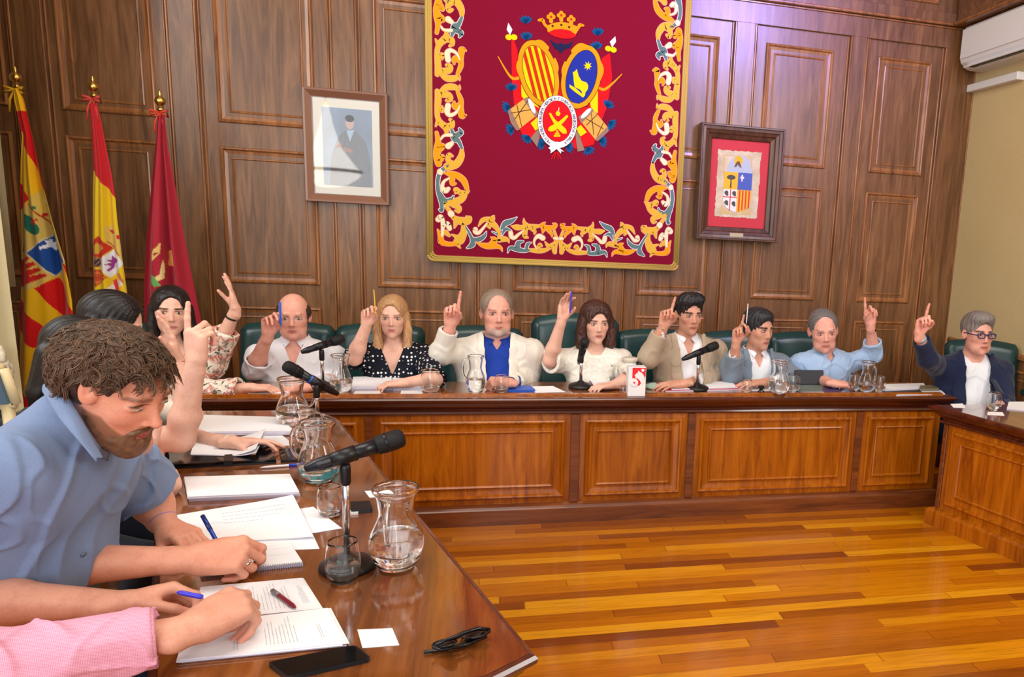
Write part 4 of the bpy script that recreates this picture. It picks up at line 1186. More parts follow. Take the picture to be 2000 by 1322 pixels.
band(g, 'r', .72, .029, .003, (206, 170, 110), 'bracelet', metal=1.)
PEN4 = g.tips['r']

# 5: young man, beige jacket
g = figure('dark-haired man in a beige jacket and white shirt, index finger raised beside his face', 1345, 614, 5.0, .262, .16, .06, .0,
    dict(skin=SK_TAN, jaw=1.0, neck=.19, brow=srgb(34, 26, 24), browt=.02), byaw=.05, sw=.41, sc=1.06, nu=.64,
    arms={'r': dict(el=W(1266, 700, 4.90), wr=W(1296, 637, 4.84), d=(.16, -.02, 1), n=(.2, -1, 0), pose='point', s=1.0),
          'l': dict(el=A0(1404, 736, 4.90), wr=T(1338, 749, .80), d=(-1, -.05, -.03), n=(0, .1, -1), pose='flat', s=1.0)})
hair(g, 'short', srgb(26, 24, 28), seed=41, extra=[('e', (.06, .10, .42), (.25, .24, .12))], amp=.006, freq=18, waves=1.2)
shirt(g, srgb(236, 238, 242), {'r': 1.88, 'l': 1.8}, vop=((.12, .05), (.0, .042), (-.10, .003)), inf=.006, tin=.002, collar_kw=dict(spread=.058, leaf=.05), foldamp=.003)
jacket(g, srgb(178, 160, 138), {'r': 1.76, 'l': 1.75}, [(.14, .09), (.0, .088), (-.12, .076), (-.28, .045), (-.62, .04)], lap=.034, flare=.005)
band(g, 'r', .93, .028, .008, (44, 44, 60), 'bracelet')

# 6: man in grey suit
g = figure('dark-haired man in a blue-grey suit, one finger and a white pencil raised', 1481, 643, 5.0, .272, .42, .06, -.02,
    dict(skin=SK_TAN, jaw=1.0, neck=.19, brow=srgb(34, 26, 24), browt=.02), byaw=.12, sw=.40, sc=1.02, nu=.62, look=.008,
    arms={'r': dict(el=W(1430, 735, 4.88), wr=W(1438, 668, 4.80), d=(.04, -.03, 1), n=(.35, -.93, 0), pose={**HP['point'], 'middle': (2, 40, 66, 30)}, s=.95),
          'l': dict(el=A0(1550, 738, 4.80), wr=T(1494, 747, .805), d=(-1, -.03, -.03), n=(0, .1, -1), pose='flat', s=1.0)})
hair(g, 'short', srgb(34, 34, 40), seed=51, amp=.004, freq=26)
shirt(g, srgb(236, 240, 246), {'r': 1.72, 'l': 1.84}, vop=((.12, .05), (.0, .042), (-.085, .003)), inf=.006, tin=.002, collar_kw=dict(spread=.052, leaf=.045), foldamp=.003)
jacket(g, srgb(120, 134, 150), {'r': 1.62, 'l': 1.76}, [(.14, .085), (.0, .082), (-.12, .080), (-.28, .070), (-.62, .06)], lap=.032, flare=.004)
PEN6 = g.tips['r']

# 7: grey man, light blue shirt, left arm up
g = figure('grey-haired man in a light blue shirt, left arm up with a black wristwatch', 1608, 646, 4.98, .29, -.22, .14, .10,
    dict(skin=SK_RED, fat=1.08, jaw=1.05, neck=.2, brows=.35, brow=srgb(120, 100, 90)), byaw=.0, sw=.35, sc=1.04, nu=.55, nf=.20, noff=(.055, 0, 0),
    arms={'l': dict(el=W(1706, 692, 4.98), wr=W(1700, 634, 4.90), d=(-.14, -.02, 1), n=(-.2, -1, 0), pose='point_loose', s=1.0),
          'r': dict(el=A0(1588, 738, 4.86), wr=T(1628, 749, .805), d=(1, -.06, -.02), n=(0, .1, -1), pose='rest', s=1.0)})
hair(g, 'receding', srgb(110, 104, 104), seed=61, amp=.003)
shirt(g, srgb(160, 188, 222), {'l': 1.42, 'r': 1.25}, vop=((.12, .05), (.0, .038), (-.05, .003)), inf=.014, tin=.012, flare={'l': .012, 'r': .006}, collar_kw=dict(spread=.045, leaf=.045), foldamp=.006)
band(g, 'l', .84, .030, .018, (22, 22, 26), 'watch', rough=.25)

# 8: man in navy blazer with heavy glasses
g = figure('man in a navy blazer, white tee and thick dark blue glasses at the right', 1909, 652, 4.62, .282, -.06, .0, .0,
    dict(skin=SK_RED, fat=1.1, jaw=1.08, neck=.215, brow=srgb(70, 58, 52)), byaw=-.25, blean=.0, sw=.42, sc=1.04, w=1.12, belly=.03, nu=.60,
    arms={'r': dict(el=W(1812, 700, 4.50), wr=W(1795, 652, 4.44), d=(.06, -.02, 1), n=(.25, -.97, 0), pose='point', s=1.02),
          'l': dict(el=W(1962, 790, 4.40), wr=W(1945, 806, 4.16), d=(-.6, -.8, 0), n=(0, 0, -1), pose='rest', s=1.0)})
hair(g, 'short', srgb(120, 112, 108), seed=71, extra=[('e', (.0, .12, .40), (.24, .22, .10))], amp=.004)
specs(g, (44, 44, 92), .09, .055, .014)
shirt(g, srgb(232, 236, 242), {'r': .8, 'l': .8}, name='t_shirt', vop=((.12, .06), (.02, .068), (-.02, .03)), inf=.004, tin=.004, foldamp=.004)
band(g, 'r', .80, .032, .020, (150, 176, 190), 'cuff_lining', rough=.9)
jacket(g, srgb(30, 38, 66), {'r': 1.72, 'l': 1.80}, [(.14, .09), (.0, .09), (-.12, .085, .01), (-.28, .085, .02), (-.62, .09, .02)], lap=.036, flare=.005)

# ================================================================== the corner and the left desk
def A(px, py, Y): return at_y(px, py, Y)
# 9: young woman in a floral blouse at the corner
g = figure('young woman with long black hair and a floral blouse, open left hand raised', 334, 608, 4.70, .262, .34, .02, -.04,
    dict(skin=SK_LIGHT, jaw=.86, neck=.165, lipc=srgb(190, 104, 104), brow=srgb(36, 26, 24), browt=.016), byaw=.75, sw=.35, sc=.98, nu=.66, bust=.02, front=True, look=-.004,
    arms={'l': dict(el=A(412, 715, 4.62), wr=A(460, 604, 4.55), d=(-.16, .02, 1), n=(-.95, -.3, 0), pose={'index': (1, 8, 8, 6), 'middle': (0, 2, 8, 6), 'ring': (0, 4, 8, 6), 'little': (-2, 8, 8, 6), 'thumb': (6, 30, 12, 8)}, s=1.0),
          'r': dict(el=A(408, 768, 4.50), wr=T(492, 757, .80), d=(1, .12, -.02), n=(0, .1, -1), pose='rest', s=.9)}, knee_f=.30)
blk = dict(shapes=[('e', (0, -.06, .15), (.345, .43, .39))], subs=[('e', (.0, .46, -.06), (.255, .34, .44)), ('e', (0, .40, -.75), (.235, .40, .5))])
def long_locks(le=-1.1, r=.1, back=.16): return [('c', [(s * .30, .02, .08), (s * .335, .0, -.3), (s * .32, .04, -.7), (s * .29, .10, le)], [.09, r, r, .06]) for s in (-1, 1)] + [('c', [(s * .2, -.2, .0), (s * .22, -.2, -.5), (s * .2, -.18, le)], [back, back, .09]) for s in (-1, 1)]
hair(g, blk, srgb(24, 18, 20), seed=81, extra=long_locks(-1.25), amp=.003, freq=40, hl=.4)
FLOR = fabric_floral()
shirt(g, (1, 1, 1), {'l': 1.62, 'r': 1.72}, name='blouse', mat=FLOR, vop=((.12, .06), (.0, .06), (-.12, .004)), inf=.022, tin=.010, flare=.012, foldamp=.006)
band(g, 'l', .86, .028, .010, (26, 22, 24), 'watch', rough=.3)

# 10: dark haired woman beyond, open hand up, watch hand on the papers
g = figure('black-haired woman turned away, open hand raised with a red thread bracelet', (-1.475, 3.62, 1.235), 0, 0, .262, 1.75, .35, .0,
    dict(skin=SK_LIGHT, jaw=.86, neck=.165), byaw=1.35, sw=.35, sc=1.0, nu=.66, bust=.02, front=True,
    arms={'r': dict(el=A(372, 812, 3.42), wr=A(344, 700, 3.45), d=(-.16, -.03, 1), n=(-.86, -.5, 0), pose={**HP['open'], 'index': (2, 10, 12, 8), 'middle': (0, 4, 8, 8), 'ring': (-1, 2, 8, 6), 'little': (-2, 4, 8, 8), 'thumb': (40, 20, 8, 8)}, s=1.0),
          'l': dict(el=A(366, 862, 3.55), wr=T(452, 864, .805), d=(1, .05, .04), n=(.04, -.15, -1), pose={**HP['flat'], 'index': (4, 10, 26, 16), 'thumb': (44, 20, 10, 8)}, s=1.0)})
hair(g, blk, srgb(20, 16, 18), seed=82, extra=long_locks(-1.2), amp=.003, freq=40, hl=.4)
shirt(g, srgb(226, 214, 200), {'l': 1.1, 'r': .9}, name='blouse', vop=((.12, .06), (.0, .055), (-.08, .004)), inf=.014, tin=.008, foldamp=.005)
band(g, 'r', .93, .026, .003, (190, 66, 44), 'thread_bracelet')
band(g, 'l', .97, .028, .016, (232, 208, 190), 'watch', rough=.5)

# 11: woman in black, elbow on the desk, finger pointing up
g = figure('black-haired woman in a black top, bare elbow on the desk and index finger up', (-1.375, 3.12, 1.19), 0, 0, .265, 1.45, .25, .0,
    dict(skin=SK_LIGHT, jaw=.88, neck=.17), byaw=1.25, blean=.05, sw=.37, sc=1.05, nu=.60, bust=.03, front=True, armfat=1.05,
    arms={'r': dict(el=A(352, 858, 3.02), wr=A(383, 706, 3.0), d=(.02, .0, 1), n=(.55, .82, 0), pose={**HP['point'], 'middle': (0, 62, 70, 36), 'thumb': (24, 40, 40, 30)}, s=1.06),
          'l': dict(el=A(322, 948, 2.86), wr=A(288, 895, 2.88), d=(-.3, .1, .9), n=(.6, .6, 0), pose='rest', s=.95)})
hair(g, blk, srgb(18, 15, 18), seed=83, extra=long_locks(-1.0, .13, .20), amp=.003, freq=40, hl=.4)
shirt(g, srgb(22, 24, 32), {'l': .7, 'r': .55}, name='black_top', vop=((.12, .07), (.0, .07), (-.10, .004)), inf=.014, tin=.010, foldamp=.005)
MB().lathe([(.0092, -.003), (.0112, -.003), (.0112, .003), (.0092, .003)], tuple(lerp(g.tips['r']['frame'][0] + g.tips['r']['frame'][1] * .112, g.tips['r']['middle'], .15)), 16, close=True).build('ring', GOLD, g.root)

# 12: curly, bearded man writing
CH = .276
g = figure('curly-haired bearded man in a blue-grey short-sleeved shirt, bent over writing', tuple(A(225, 757, 2.0)), 0, 0, CH, 1.22, .42, .04,
    dict(skin=srgb(222, 158, 132), jaw=1.05, neck=.215, fat=1.05, lipc=srgb(176, 84, 84), brow=srgb(92, 62, 44), brows=.6, beard=(srgb(118, 84, 56), .75), nose=1.06, open=.34, ear=(.05, .08)),
    byaw=1.2, blean=.50, sw=.42, sc=1.08, nu=.60, nf=.20, h=.0036, w=1.12, belly=.045, front=True, hipd=.54, hipf=-.08, drop=.09, trouser=srgb(34, 38, 52), knee_f=.36, iris='blue',
    arms={'r': dict(sh=A(40, 915, 1.93), el=T(62, 1108, .835), wr=T(374, 1092, .835), d=(1, .10, .04), n=(.05, .55, -.83), pose='write', s=1.20),
          'l': dict(sh=A(205, 885, 2.30), el=A(288, 968, 2.48), wr=T(326, 1030, .815), d=(.75, -.62, -.05), n=(0, 0, -1), pose={**HP['rest'], 'index': (2, 34, 46, 24), 'middle': (0, 40, 50, 26)}, s=1.02)}, armfat=1.12)
SG = g
# curls: short coiled locks rooted all over the scalp
def curls(g, n, col, seed=4):
    R = np.random.RandomState(seed); H, P, B = g.H, g.P, g.B; vs_, fs, cs = [], [], []; cnt = 0; k5 = 3
    c0 = A3((0, -.07, .16)); rad = A3((.335, .40, .355))
    i = 0
    while i < n:
        d = R.normal(size=3); d /= np.linalg.norm(d); q = c0 + d * rad
        if d[2] < -.62: continue
        if q[1] > .17 and q[2] < .30: continue                       # face stays free
        if q[1] > .0 and q[2] < .10 : continue                      # temples and ears
        if abs(q[0]) > .18 and q[1] > -.13 and q[2] < .20: continue
        nrm = unit(d / rad); t1 = unit(np.cross(nrm, R.normal(size=3))); t2 = np.cross(nrm, t1)
        down = A3((0, .25 if q[1] > 0 else -.2, -.5)); L = R.uniform(.11, .19) * (1.25 if q[2] > .3 else .9)
        m = 10; turns = R.uniform(.6, 1.3); cr = R.uniform(.022, .040); ph = R.uniform(0, 6.28); shc = R.uniform(.6, 1.35)
        for st in range(7):
            so = (t1 * R.uniform(-1, 1) + t2 * R.uniform(-1, 1)) * .020; lf = R.uniform(.8, 1.15); pts = []
            for j in range(m):
                t = j / (m - 1); ax = q + so * (1 - .3 * t) + (nrm * (.62 * t - .30 * t * t) + (down * .75 + t1 * .35) * t) * L * lf
                a = ph + turns * 2 * PI * t; pts.append(P(*(ax + (t1 * math.cos(a) + t2 * math.sin(a)) * cr * min(1, t * 3))))
            pts = np.array(pts); r = .0056 * H * (1 - np.linspace(0, 1, m) ** 3 * .7)
            tg = np.gradient(pts, axis=0); tg /= np.linalg.norm(tg, axis=1)[:, None]
            u = np.cross(tg, nrm + .01); u /= np.linalg.norm(u, axis=1)[:, None]; w = np.cross(tg, u)
            for k in range(k5):
                a = 2 * PI * k / k5; vs_.append(pts + (u * math.cos(a) + w * math.sin(a)) * r[:, None])
            j0 = np.arange(m - 1)
            for k in range(k5): k2 = (k + 1) % k5; fs.append(np.stack([cnt + k * m + j0, cnt + k2 * m + j0, cnt + k2 * m + j0 + 1, cnt + k * m + j0 + 1], 1))
            cc = np.linspace(.7, 1.3, m) * shc * R.uniform(.8, 1.25); cs.append(np.tile(A3(col)[None] * cc[:, None], (k5, 1)))
            cnt += m * k5
        i += 1
    return np.concatenate(vs_), np.concatenate(fs), np.concatenate(cs)
V1, F1, C1 = curls(g, 1500, srgb(88, 64, 46))
S = Sculpt(.0045)
for e in (('e', (0, -.09, .14), (.350, .42, .372)),): S.add(El(g.P(*e[1]), A3(e[2]) * CH, g.B), .01)
for e in (((0, .46, -.02), (.34, .36, .36)), ((0, .34, -.42), (.46, .42, .44)), ((0, .0, -.62), (.6, .5, .34)), ((-.36, .04, .05), (.14, .10, .16)), ((.36, .04, .05), (.14, .10, .16))): S.sub(El(g.P(*e[0]), A3(e[1]) * CH, g.B), .012)
wn_ = wnoise(77, 9, 190); S.displace(lambda X, Y, Z: .004 * wn_(X, Y, Z))
V2, F2 = S.mesh(); n1 = len(V1)
mesh_fast('hair', np.concatenate([V1, V2]), np.concatenate([F1, F2 + n1]), HAIRM, g.root, np.concatenate([np.clip(C1, 0, 1), np.tile(A3(srgb(62, 45, 34)), (len(V2), 1))]))
# beard: low relief along the jaw with short tufts
S = Sculpt(.0034); P, B, H = g.P, g.B, g.H
for l, f, u, r in ((0, .17, -.33, (.205, .20, .17)), (0, .27, -.41, (.12, .11, .12)), (.17, .05, -.26, (.10, .13, .16)), (-.17, .05, -.26, (.10, .13, .16)), (0, .34, -.215, (.11, .035, .024))):
    S.add(El(P(l, f, u), A3(r) * H, B), .02)
for l, f, u, r in ((0, .42, -.275, (.095, .12, .032)), (0, .50, -.10, (.3, .2, .085)), (.20, .32, -.13, (.13, .17, .10)), (-.20, .32, -.13, (.13, .17, .10)), (0, -.14, -.5, (.22, .26, .3))): S.sub(El(P(l, f, u), A3(r) * H, B), .012)
wn1 = wnoise(31, 9, 420); wn2 = wnoise(32, 9, 150); S.displace(lambda X, Y, Z: .0022 * wn1(X, Y, Z) + .002 * wn2(X, Y, Z) - .001)
V, F = S.mesh(); q = wn1(V[:, 0], V[:, 1], V[:, 2])
mesh_fast('beard', V, F, HAIRM, g.root, np.clip(A3(srgb(112, 80, 56))[None] * (1 + .5 * q[:, None]), 0, 1))
CHAM = fabric_plain('chambray', (120, 140, 176), .08, 420, .2)
shirt(g, (1, 1, 1), {'r': .80, 'l': .74}, mat=CHAM, neckcut=False, extra=lambda S_: (S_.add(Cp(g.b.neck - g.b.U * .05 - g.b.F * .01, lerp(g.b.neck, g.c, .16) - g.b.F * .015, .092, .080), .05)), vop=None, inf=.020, tin=.014, flare=.030, foldamp=.009, h=.0042, foldf=48., seed=15, it=2)
strip('collar', [A(98, 744, 2.10), A(112, 742, 2.02), A(130, 768, 1.95), A(160, 822, 1.89), A(200, 893, 1.88)], [A(82, 764, 2.08), A(91, 778, 1.97), A(116, 818, 1.90), A(146, 852, 1.86), A(187, 901, 1.865)], .004, .008, CHAM, g.root)
strip('collar_stand', [A(106, 742, 2.06), A(126, 752, 1.97), A(150, 800, 1.93), A(190, 868, 1.93), A(214, 884, 2.02)], [A(100, 762, 2.06), A(118, 790, 1.95), A(142, 832, 1.92), A(184, 888, 1.92), A(210, 900, 2.02)], .003, .003, CHAM, g.root)
m = MB()
for t in (.22, .42, .62, .82):
    b = g.b; p = lerp(b.neck, b.hips, t) + b.F * .30
    S0 = [El(lerp(b.neck, b.hips, .30) + b.F * .005, A3((.165 * 1.12 * 1.13, .105, .185)) * 1.08 + .014, b.B), El(lerp(b.neck, b.hips, .62) + b.F * .035, A3((.150 * 1.12, .153, .19)) * 1.08 + .014, b.B)]
    for _ in range(60):
        d = min(s_.d(*[np.array([q_]) for q_ in p])[0] for s_ in S0)
        if d < .004: break
        p = p - b.F * max(d * .8, .002)
    R = Matrix(np.stack([b.L, b.U, b.F], 1).tolist()); m.lathe([(0, .004), (.006, .004), (.0065, 0)], tuple(p + b.F * .006), 12, R)
m.build('buttons', plain('button', (96, 112, 140), .3), g.root)['kind'] = 'stuff'
band(g, 'l', .78, .0335, .003, (176, 140, 196), 'elastic_bracelet')
W_, d_, t_, n_, s_ = g.tips['r']['frame']
MB().lathe([(.0100, -.003), (.0122, -.003), (.0122, .003), (.0100, .003)], tuple(W_ + d_ * .088 * s_ - t_ * .011 * s_ + unit(d_ * .4 + n_ * .9) * .022), 18,
           Matrix(np.stack([t_, np.cross(unit(d_ * .4 + n_ * .9), t_), unit(d_ * .4 + n_ * .9)], 1).tolist()), close=True).build('ring', plain('silver', (220, 222, 226), .15, metal=1.), g.root)
PEN12 = (W_, d_, t_, n_, s_)

# 13: man in pink, only his arms in the picture
g = figure('man in a pink checked shirt at the bottom left, forearms on the desk', (-1.36, 1.70, 1.30), 0, 0, .26, 1.1, .45, .0,
    dict(skin=srgb(214, 158, 134), neck=.2, jaw=1.05), byaw=1.15, blean=.35, sw=.42, sc=1.08, nu=.66, h=.0036, w=1.1, belly=.03, front=True, armfat=1.05, hipf=-.05, trouser=srgb(30, 40, 62), knee_f=.36, legs=True,
    arms={'r': dict(el=T(-40, 1316, .845), wr=T(374, 1228, .845), d=unit(T(474, 1172, .86) - T(374, 1228, .845)), n=(.1, .5, -.86), pose={'index': (6, 42, 34, 16), 'middle': (1, 56, 58, 26), 'ring': (-1, 64, 66, 30), 'little': (-3, 62, 60, 30), 'thumb': (24, 50, 30, 20)}, s=1.2),
          'l': dict(el=T(-60, 1176, .85), wr=T(238, 1180, .845), d=(.94, .30, .10), n=(.05, -.62, -.78), pose={'index': (2, 40, 50, 24), 'middle': (0, 48, 52, 26), 'ring': (-1, 56, 54, 26), 'little': (-3, 58, 54, 26), 'thumb': (16, 30, 10, 8)}, s=1.06)})
hair(g, 'short', srgb(70, 54, 44), seed=91)
PINK = fabric_check()
shirt(g, (1, 1, 1), {'r': 1.80, 'l': 1.02}, mat=PINK, vop=((.12, .06), (.0, .045), (-.06, .003)), inf=.024, tin=.012, flare=.004, foldamp=.009, h=.0042, foldf=46., collar_kw=dict(r=.078, spread=.06, leaf=.06), seed=19, it=2)
S = Sculpt(.0036)      # turned-back cuff
sh, el, wr = g.arms['r']; a = lerp(el, wr, .60); e = lerp(el, wr, .815); ax = unit(A3(wr) - A3(el))
S.add(Cp(a, e, .0640, .0580), .01); S.displace(folds(23, .003, 50))
q = unit(np.cross(ax, (0, 0, 1.))); R = np.stack([q, np.cross(ax, q), ax], 1)
S.sub(Bx(e + ax * .06, (.12, .12, .06), R, .002), .006); S.sub(Bx(a - ax * .06, (.12, .12, .06), R, .002), .006); S.sub(Cp(e - ax * .04, e + ax * .04, .046), .003)
garment('cuff', S, (1, 1, 1), g.root, PINK, (), 2, foldamp=0)
PEN13 = g.tips['l']
# ================================================================== tapestry
YT = 6.075
def wl(x, y, Y=YT): p = at_y(x, y, Y); return (p[0], p[2])
def spline(pts, n=6):
    out = []
    P = [A3(p) for p in pts]
    if len(P) == 2: return [tuple(lerp(P[0], P[1], t)) for t in np.linspace(0, 1, n + 1)]
    for i in range(len(P) - 1):
        p0, p1, p2, p3 = P[max(i - 1, 0)], P[i], P[i + 1], P[min(i + 2, len(P) - 1)]
        for k in range(n):
            t = k / n; out.append(tuple(.5 * ((2 * p1) + (-p0 + p2) * t + (2 * p0 - 5 * p1 + 4 * p2 - p3) * t * t + (-p0 + 3 * p1 - 3 * p2 + p3) * t ** 3)))
    out.append(tuple(P[-1])); return out
class Applique:
    """flat shapes stitched on a vertical cloth; local (x, z), raised towards -Y layer by layer"""
    def __init__(s, Y, mats): s.mb = MB(); s.Y = Y; s.mats = mats; s.k = 0
    def poly(s, pts, mi, layer=None, th=.0014):
        s.k += 1; z = (layer if layer is not None else 1) * th + (s.k % 11) * .0001
        n = len(pts); v = [(x, s.Y - z, zz) for x, zz in pts] + [(x, s.Y, zz) for x, zz in pts]
        ar = sum(pts[i][0] * pts[(i + 1) % n][1] - pts[(i + 1) % n][0] * pts[i][1] for i in range(n))
        f = [tuple(range(n))] + [(k, n + k, n + (k + 1) % n, (k + 1) % n) for k in range(n)]
        if ar < 0: f = [q[::-1] for q in f]
        s.mb.add(v, f, False, mi)
    def stroke(s, pts, mi, layer=1, tip=.35, grow=0.0):
        sp = spline([(p[0], p[1], p[2]) for p in pts], 5); L, R = [], []; m = len(sp)
        for i, (x, z, w) in enumerate(sp):
            a = sp[max(i - 1, 0)]; b = sp[min(i + 1, m - 1)]; dx, dz = b[0] - a[0], b[1] - a[1]; q = math.hypot(dx, dz) + 1e-9
            h = w / 2 + grow; L.append((x - dz / q * h, z + dx / q * h)); R.append((x + dz / q * h, z - dx / q * h))
        ends = {0, m - 1}
        for i in range(m - 1):
            lx, lz, rx, rz = L[i + 1][0] - L[i][0], L[i + 1][1] - L[i][1], R[i + 1][0] - R[i][0], R[i + 1][1] - R[i][1]; cx, cz = sp[i + 1][0] - sp[i][0], sp[i + 1][1] - sp[i][1]
            if lx * cx + lz * cz <= 0 or rx * cx + rz * cz <= 0: ends |= {i, i + 1}
            else:
                s.poly([L[i], L[i + 1], R[i + 1]], mi, layer); s.poly([L[i], R[i + 1], R[i]], mi, layer)
        for e in sorted(ends):
            x, z, w = sp[e]; h = w / 2 + grow
            s.poly([(x + h * math.cos(t), z + h * math.sin(t)) for t in np.linspace(0, 2 * PI, 12, endpoint=False)], mi, layer)
    def ell(s, c, rx, rz, rot, mi, layer, n=36):
        ca, sa = math.cos(rot), math.sin(rot)
        s.poly([(c[0] + rx * math.cos(t) * ca - rz * math.sin(t) * sa, c[1] + rx * math.cos(t) * sa + rz * math.sin(t) * ca) for t in np.linspace(0, 2 * PI, n, endpoint=False)], mi, layer)

def felt(name, rgb, r=.85):
    b = NB(name, r, spec=.15); n = b.noise(b.coord('Object'), 380, 2); q = np.array(srgb(*rgb)); b.base(b.ramp(n, [(.3, tuple(q * .88)), (.7, tuple(np.minimum(1, q * 1.1)))])); b.bump(n, .15, .001); return b.m
CRIM = felt('crimson_felt', (128, 10, 42)); BRAID = felt('gold_braid', (196, 164, 84), .6)
AM = [felt('gold_felt', (226, 176, 60)), felt('orange_felt', (244, 158, 24)), felt('cream_felt', (250, 226, 186)), felt('grey_green_felt', (98, 124, 120)), felt('pale_edge', (236, 170, 130)),
      felt('scarlet_felt', (222, 24, 30)), felt('yellow_felt', (250, 214, 16)), felt('blue_felt', (38, 52, 150)), felt('leaf_blue_felt', (20, 84, 136)), felt('white_felt', (240, 240, 240)),
      felt('tan_felt', (222, 168, 78)), felt('brown_felt', (150, 120, 102)), felt('navy_felt', (34, 36, 70)), felt('dark_line', (74, 44, 24)), felt('rust_felt', (200, 48, 20))]
GO, OR_, CR, GY, ED, SC, YE, BL, LB, WH, TN, BR, NV, DK, RU = range(15)
tl = wl(838, 505); tr = wl(1322, 524); tt = wl(1345, 0)
TX0, TX1, TZ0, TZ1 = wl(836, 400)[0], wl(1324, 500)[0], (tl[1] + tr[1]) / 2 - .01, 4.05
tap = empty('tapestry', ((TX0 + TX1) / 2, YT, TZ0), 'large crimson wall hanging with a gold scroll border and the town coat of arms', 'tapestry')
rr_ = .035; outline = [(TX0 + rr_ - rr_ * math.cos(t), TZ0 + rr_ - rr_ * math.sin(t)) for t in np.linspace(0, PI / 2, 5)] + [(TX1 - rr_ + rr_ * math.sin(t), TZ0 + rr_ - rr_ * math.cos(t)) for t in np.linspace(0, PI / 2, 5)] + [(TX1, TZ1), (TX0, TZ1)]
MXZ = Matrix(((1, 0, 0), (0, 0, 1), (0, 1, 0)))
m = MB(); m.prism(outline, YT, YT + .012, MXZ); m.build('cloth', CRIM, tap)
m = MB(); ins = [(x, z) for x, z in outline]
pth = [(x, z) for x, z in ins]
for a, b in zip(pth, pth[1:] + pth[:1]):
    m.tube([(a[0], YT - .002, a[1]), (b[0], YT - .002, b[1])], .012, 8)
cx_, cz_ = (TX0 + TX1) / 2, (TZ0 + TZ1) / 2
for off in (.020, .036):
    q = [(x + math.copysign(off, cx_ - x) * .8, z + math.copysign(off, cz_ - z) * .8) for x, z in pth]
    for a, b in zip(q, q[1:] + q[:1]): m.tube([(a[0], YT - .0005, a[1]), (b[0], YT - .0005, b[1])], .009, 6)
m.build('gold_braid', BRAID, tap)
bd = Applique(YT, AM)
XM = (TX0 + TX1) / 2
def side_strokes(y0, lst, mir=None):
    for mi, pts in lst:
        P = []
        for x, y, w in pts:
            if mir is not None: y = mir - y
            p = wl(830 + x / 4.9, y0 + y / 4.9); P.append((p[0], p[1], w / 4.9 / 237.))
        for fl in (0, 1):
            Q = [(2 * XM - a, b, c) if fl else (a, b, c) for a, b, c in P]
            bd.stroke(Q, ED if mi != GY else WH, 1, grow=.0042); bd.stroke(Q, mi, 2 if mi != CR else 3)
MA = [(OR_, [(130, 20, 50), (108, 90, 40), (125, 165, 62), (125, 240, 36), (112, 315, 24)]), (OR_, [(140, 180, 40), (172, 190, 34), (165, 155, 16)]), (OR_, [(130, 60, 40), (168, 88, 30), (165, 50, 14)]),
      (GO, [(215, -10, 60), (300, 15, 56), (348, 90, 46), (352, 160, 22)]), (GO, [(270, 10, 50), (222, 50, 36), (232, 100, 34), (262, 92, 16)]),
      (GY, [(352, 170, 22), (318, 240, 36), (282, 262, 52), (255, 345, 20)]), (GY, [(295, 285, 44), (345, 315, 38), (330, 352, 16)]),
      (CR, [(222, 186, 44), (256, 212, 30)]), (CR, [(150, 250, 10), (185, 288, 18), (255, 292, 24)])]
MBs = [(GO, [(206, 312, 22), (200, 365, 50), (150, 410, 42), (120, 470, 34), (120, 560, 40), (126, 640, 46), (118, 712, 34)]), (GO, [(180, 375, 40), (248, 380, 46), (262, 420, 30), (238, 440, 16)]), (GO, [(126, 430, 30), (102, 376, 8)]),
       (GO, [(122, 560, 30), (164, 525, 30), (162, 562, 18)]), (GO, [(150, 680, 40), (222, 676, 46), (238, 640, 44), (205, 622, 16)]), (GO, [(155, 700, 36), (205, 748, 44), (275, 752, 44), (328, 735, 20), (332, 768, 6)]),
       (OR_, [(392, 484, 10), (352, 480, 48), (350, 560, 26), (344, 630, 34), (312, 708, 22)]), (OR_, [(340, 600, 20), (300, 562, 44), (276, 576, 30), (280, 610, 14)]),
       (CR, [(222, 575, 40), (213, 512, 40), (245, 482, 28), (302, 512, 18), (335, 575, 8)])]
MD = [(GY, [(240, 345, 12), (180, 390, 30), (140, 430, 30), (122, 520, 30), (130, 620, 32), (158, 720, 32), (160, 790, 26), (136, 780, 10)]), (GY, [(150, 620, 16), (190, 690, 34), (250, 680, 22), (272, 650, 10)]),
      (OR_, [(190, 430, 12), (240, 440, 42), (310, 455, 46), (372, 505, 48), (402, 580, 30)]), (GO, [(418, 604, 14), (370, 630, 50), (328, 612, 36), (298, 592, 40), (292, 622, 14)]), (OR_, [(262, 470, 40), (262, 530, 36), (292, 532, 14)]),
      (GO, [(400, 610, 24), (350, 680, 50), (262, 715, 52), (192, 716, 26), (232, 790, 30)]), (GO, [(262, 740, 26), (325, 762, 38), (320, 800, 24), (290, 790, 10)]), (CR, [(145, 418, 44), (146, 424, 44)]),
      (CR, [(235, 480, 10), (182, 512, 18), (166, 570, 30), (196, 598, 44), (226, 580, 26)]), (CR, [(248, 818, 48), (252, 824, 48)]),
      (GO, [(262, 846, 30), (320, 884, 56), (400, 890, 60), (426, 862, 36), (396, 846, 10)]), (GO, [(300, 896, 44), (282, 955, 8)]), (GO, [(368, 920, 26), (370, 1000, 50), (335, 1070, 70), (304, 1095, 46), (338, 1148, 6)]), (GO, [(258, 1020, 8), (310, 1045, 34)]),
      (OR_, [(122, 972, 8), (150, 1040, 40), (156, 1088, 44), (220, 1110, 34), (292, 1108, 30)]), (GO, [(200, 1000, 40), (232, 1030, 20)]),
      (CR, [(128, 874, 44), (152, 850, 34), (172, 910, 30), (165, 1030, 20)]), (CR, [(180, 930, 24), (214, 920, 42), (236, 962, 34)])]
side_strokes(0, MA); side_strokes(0, MBs); side_strokes(0, MBs, 1585); side_strokes(0, MA, 1585); side_strokes(250, MD)
side_strokes(0, MD, 360)
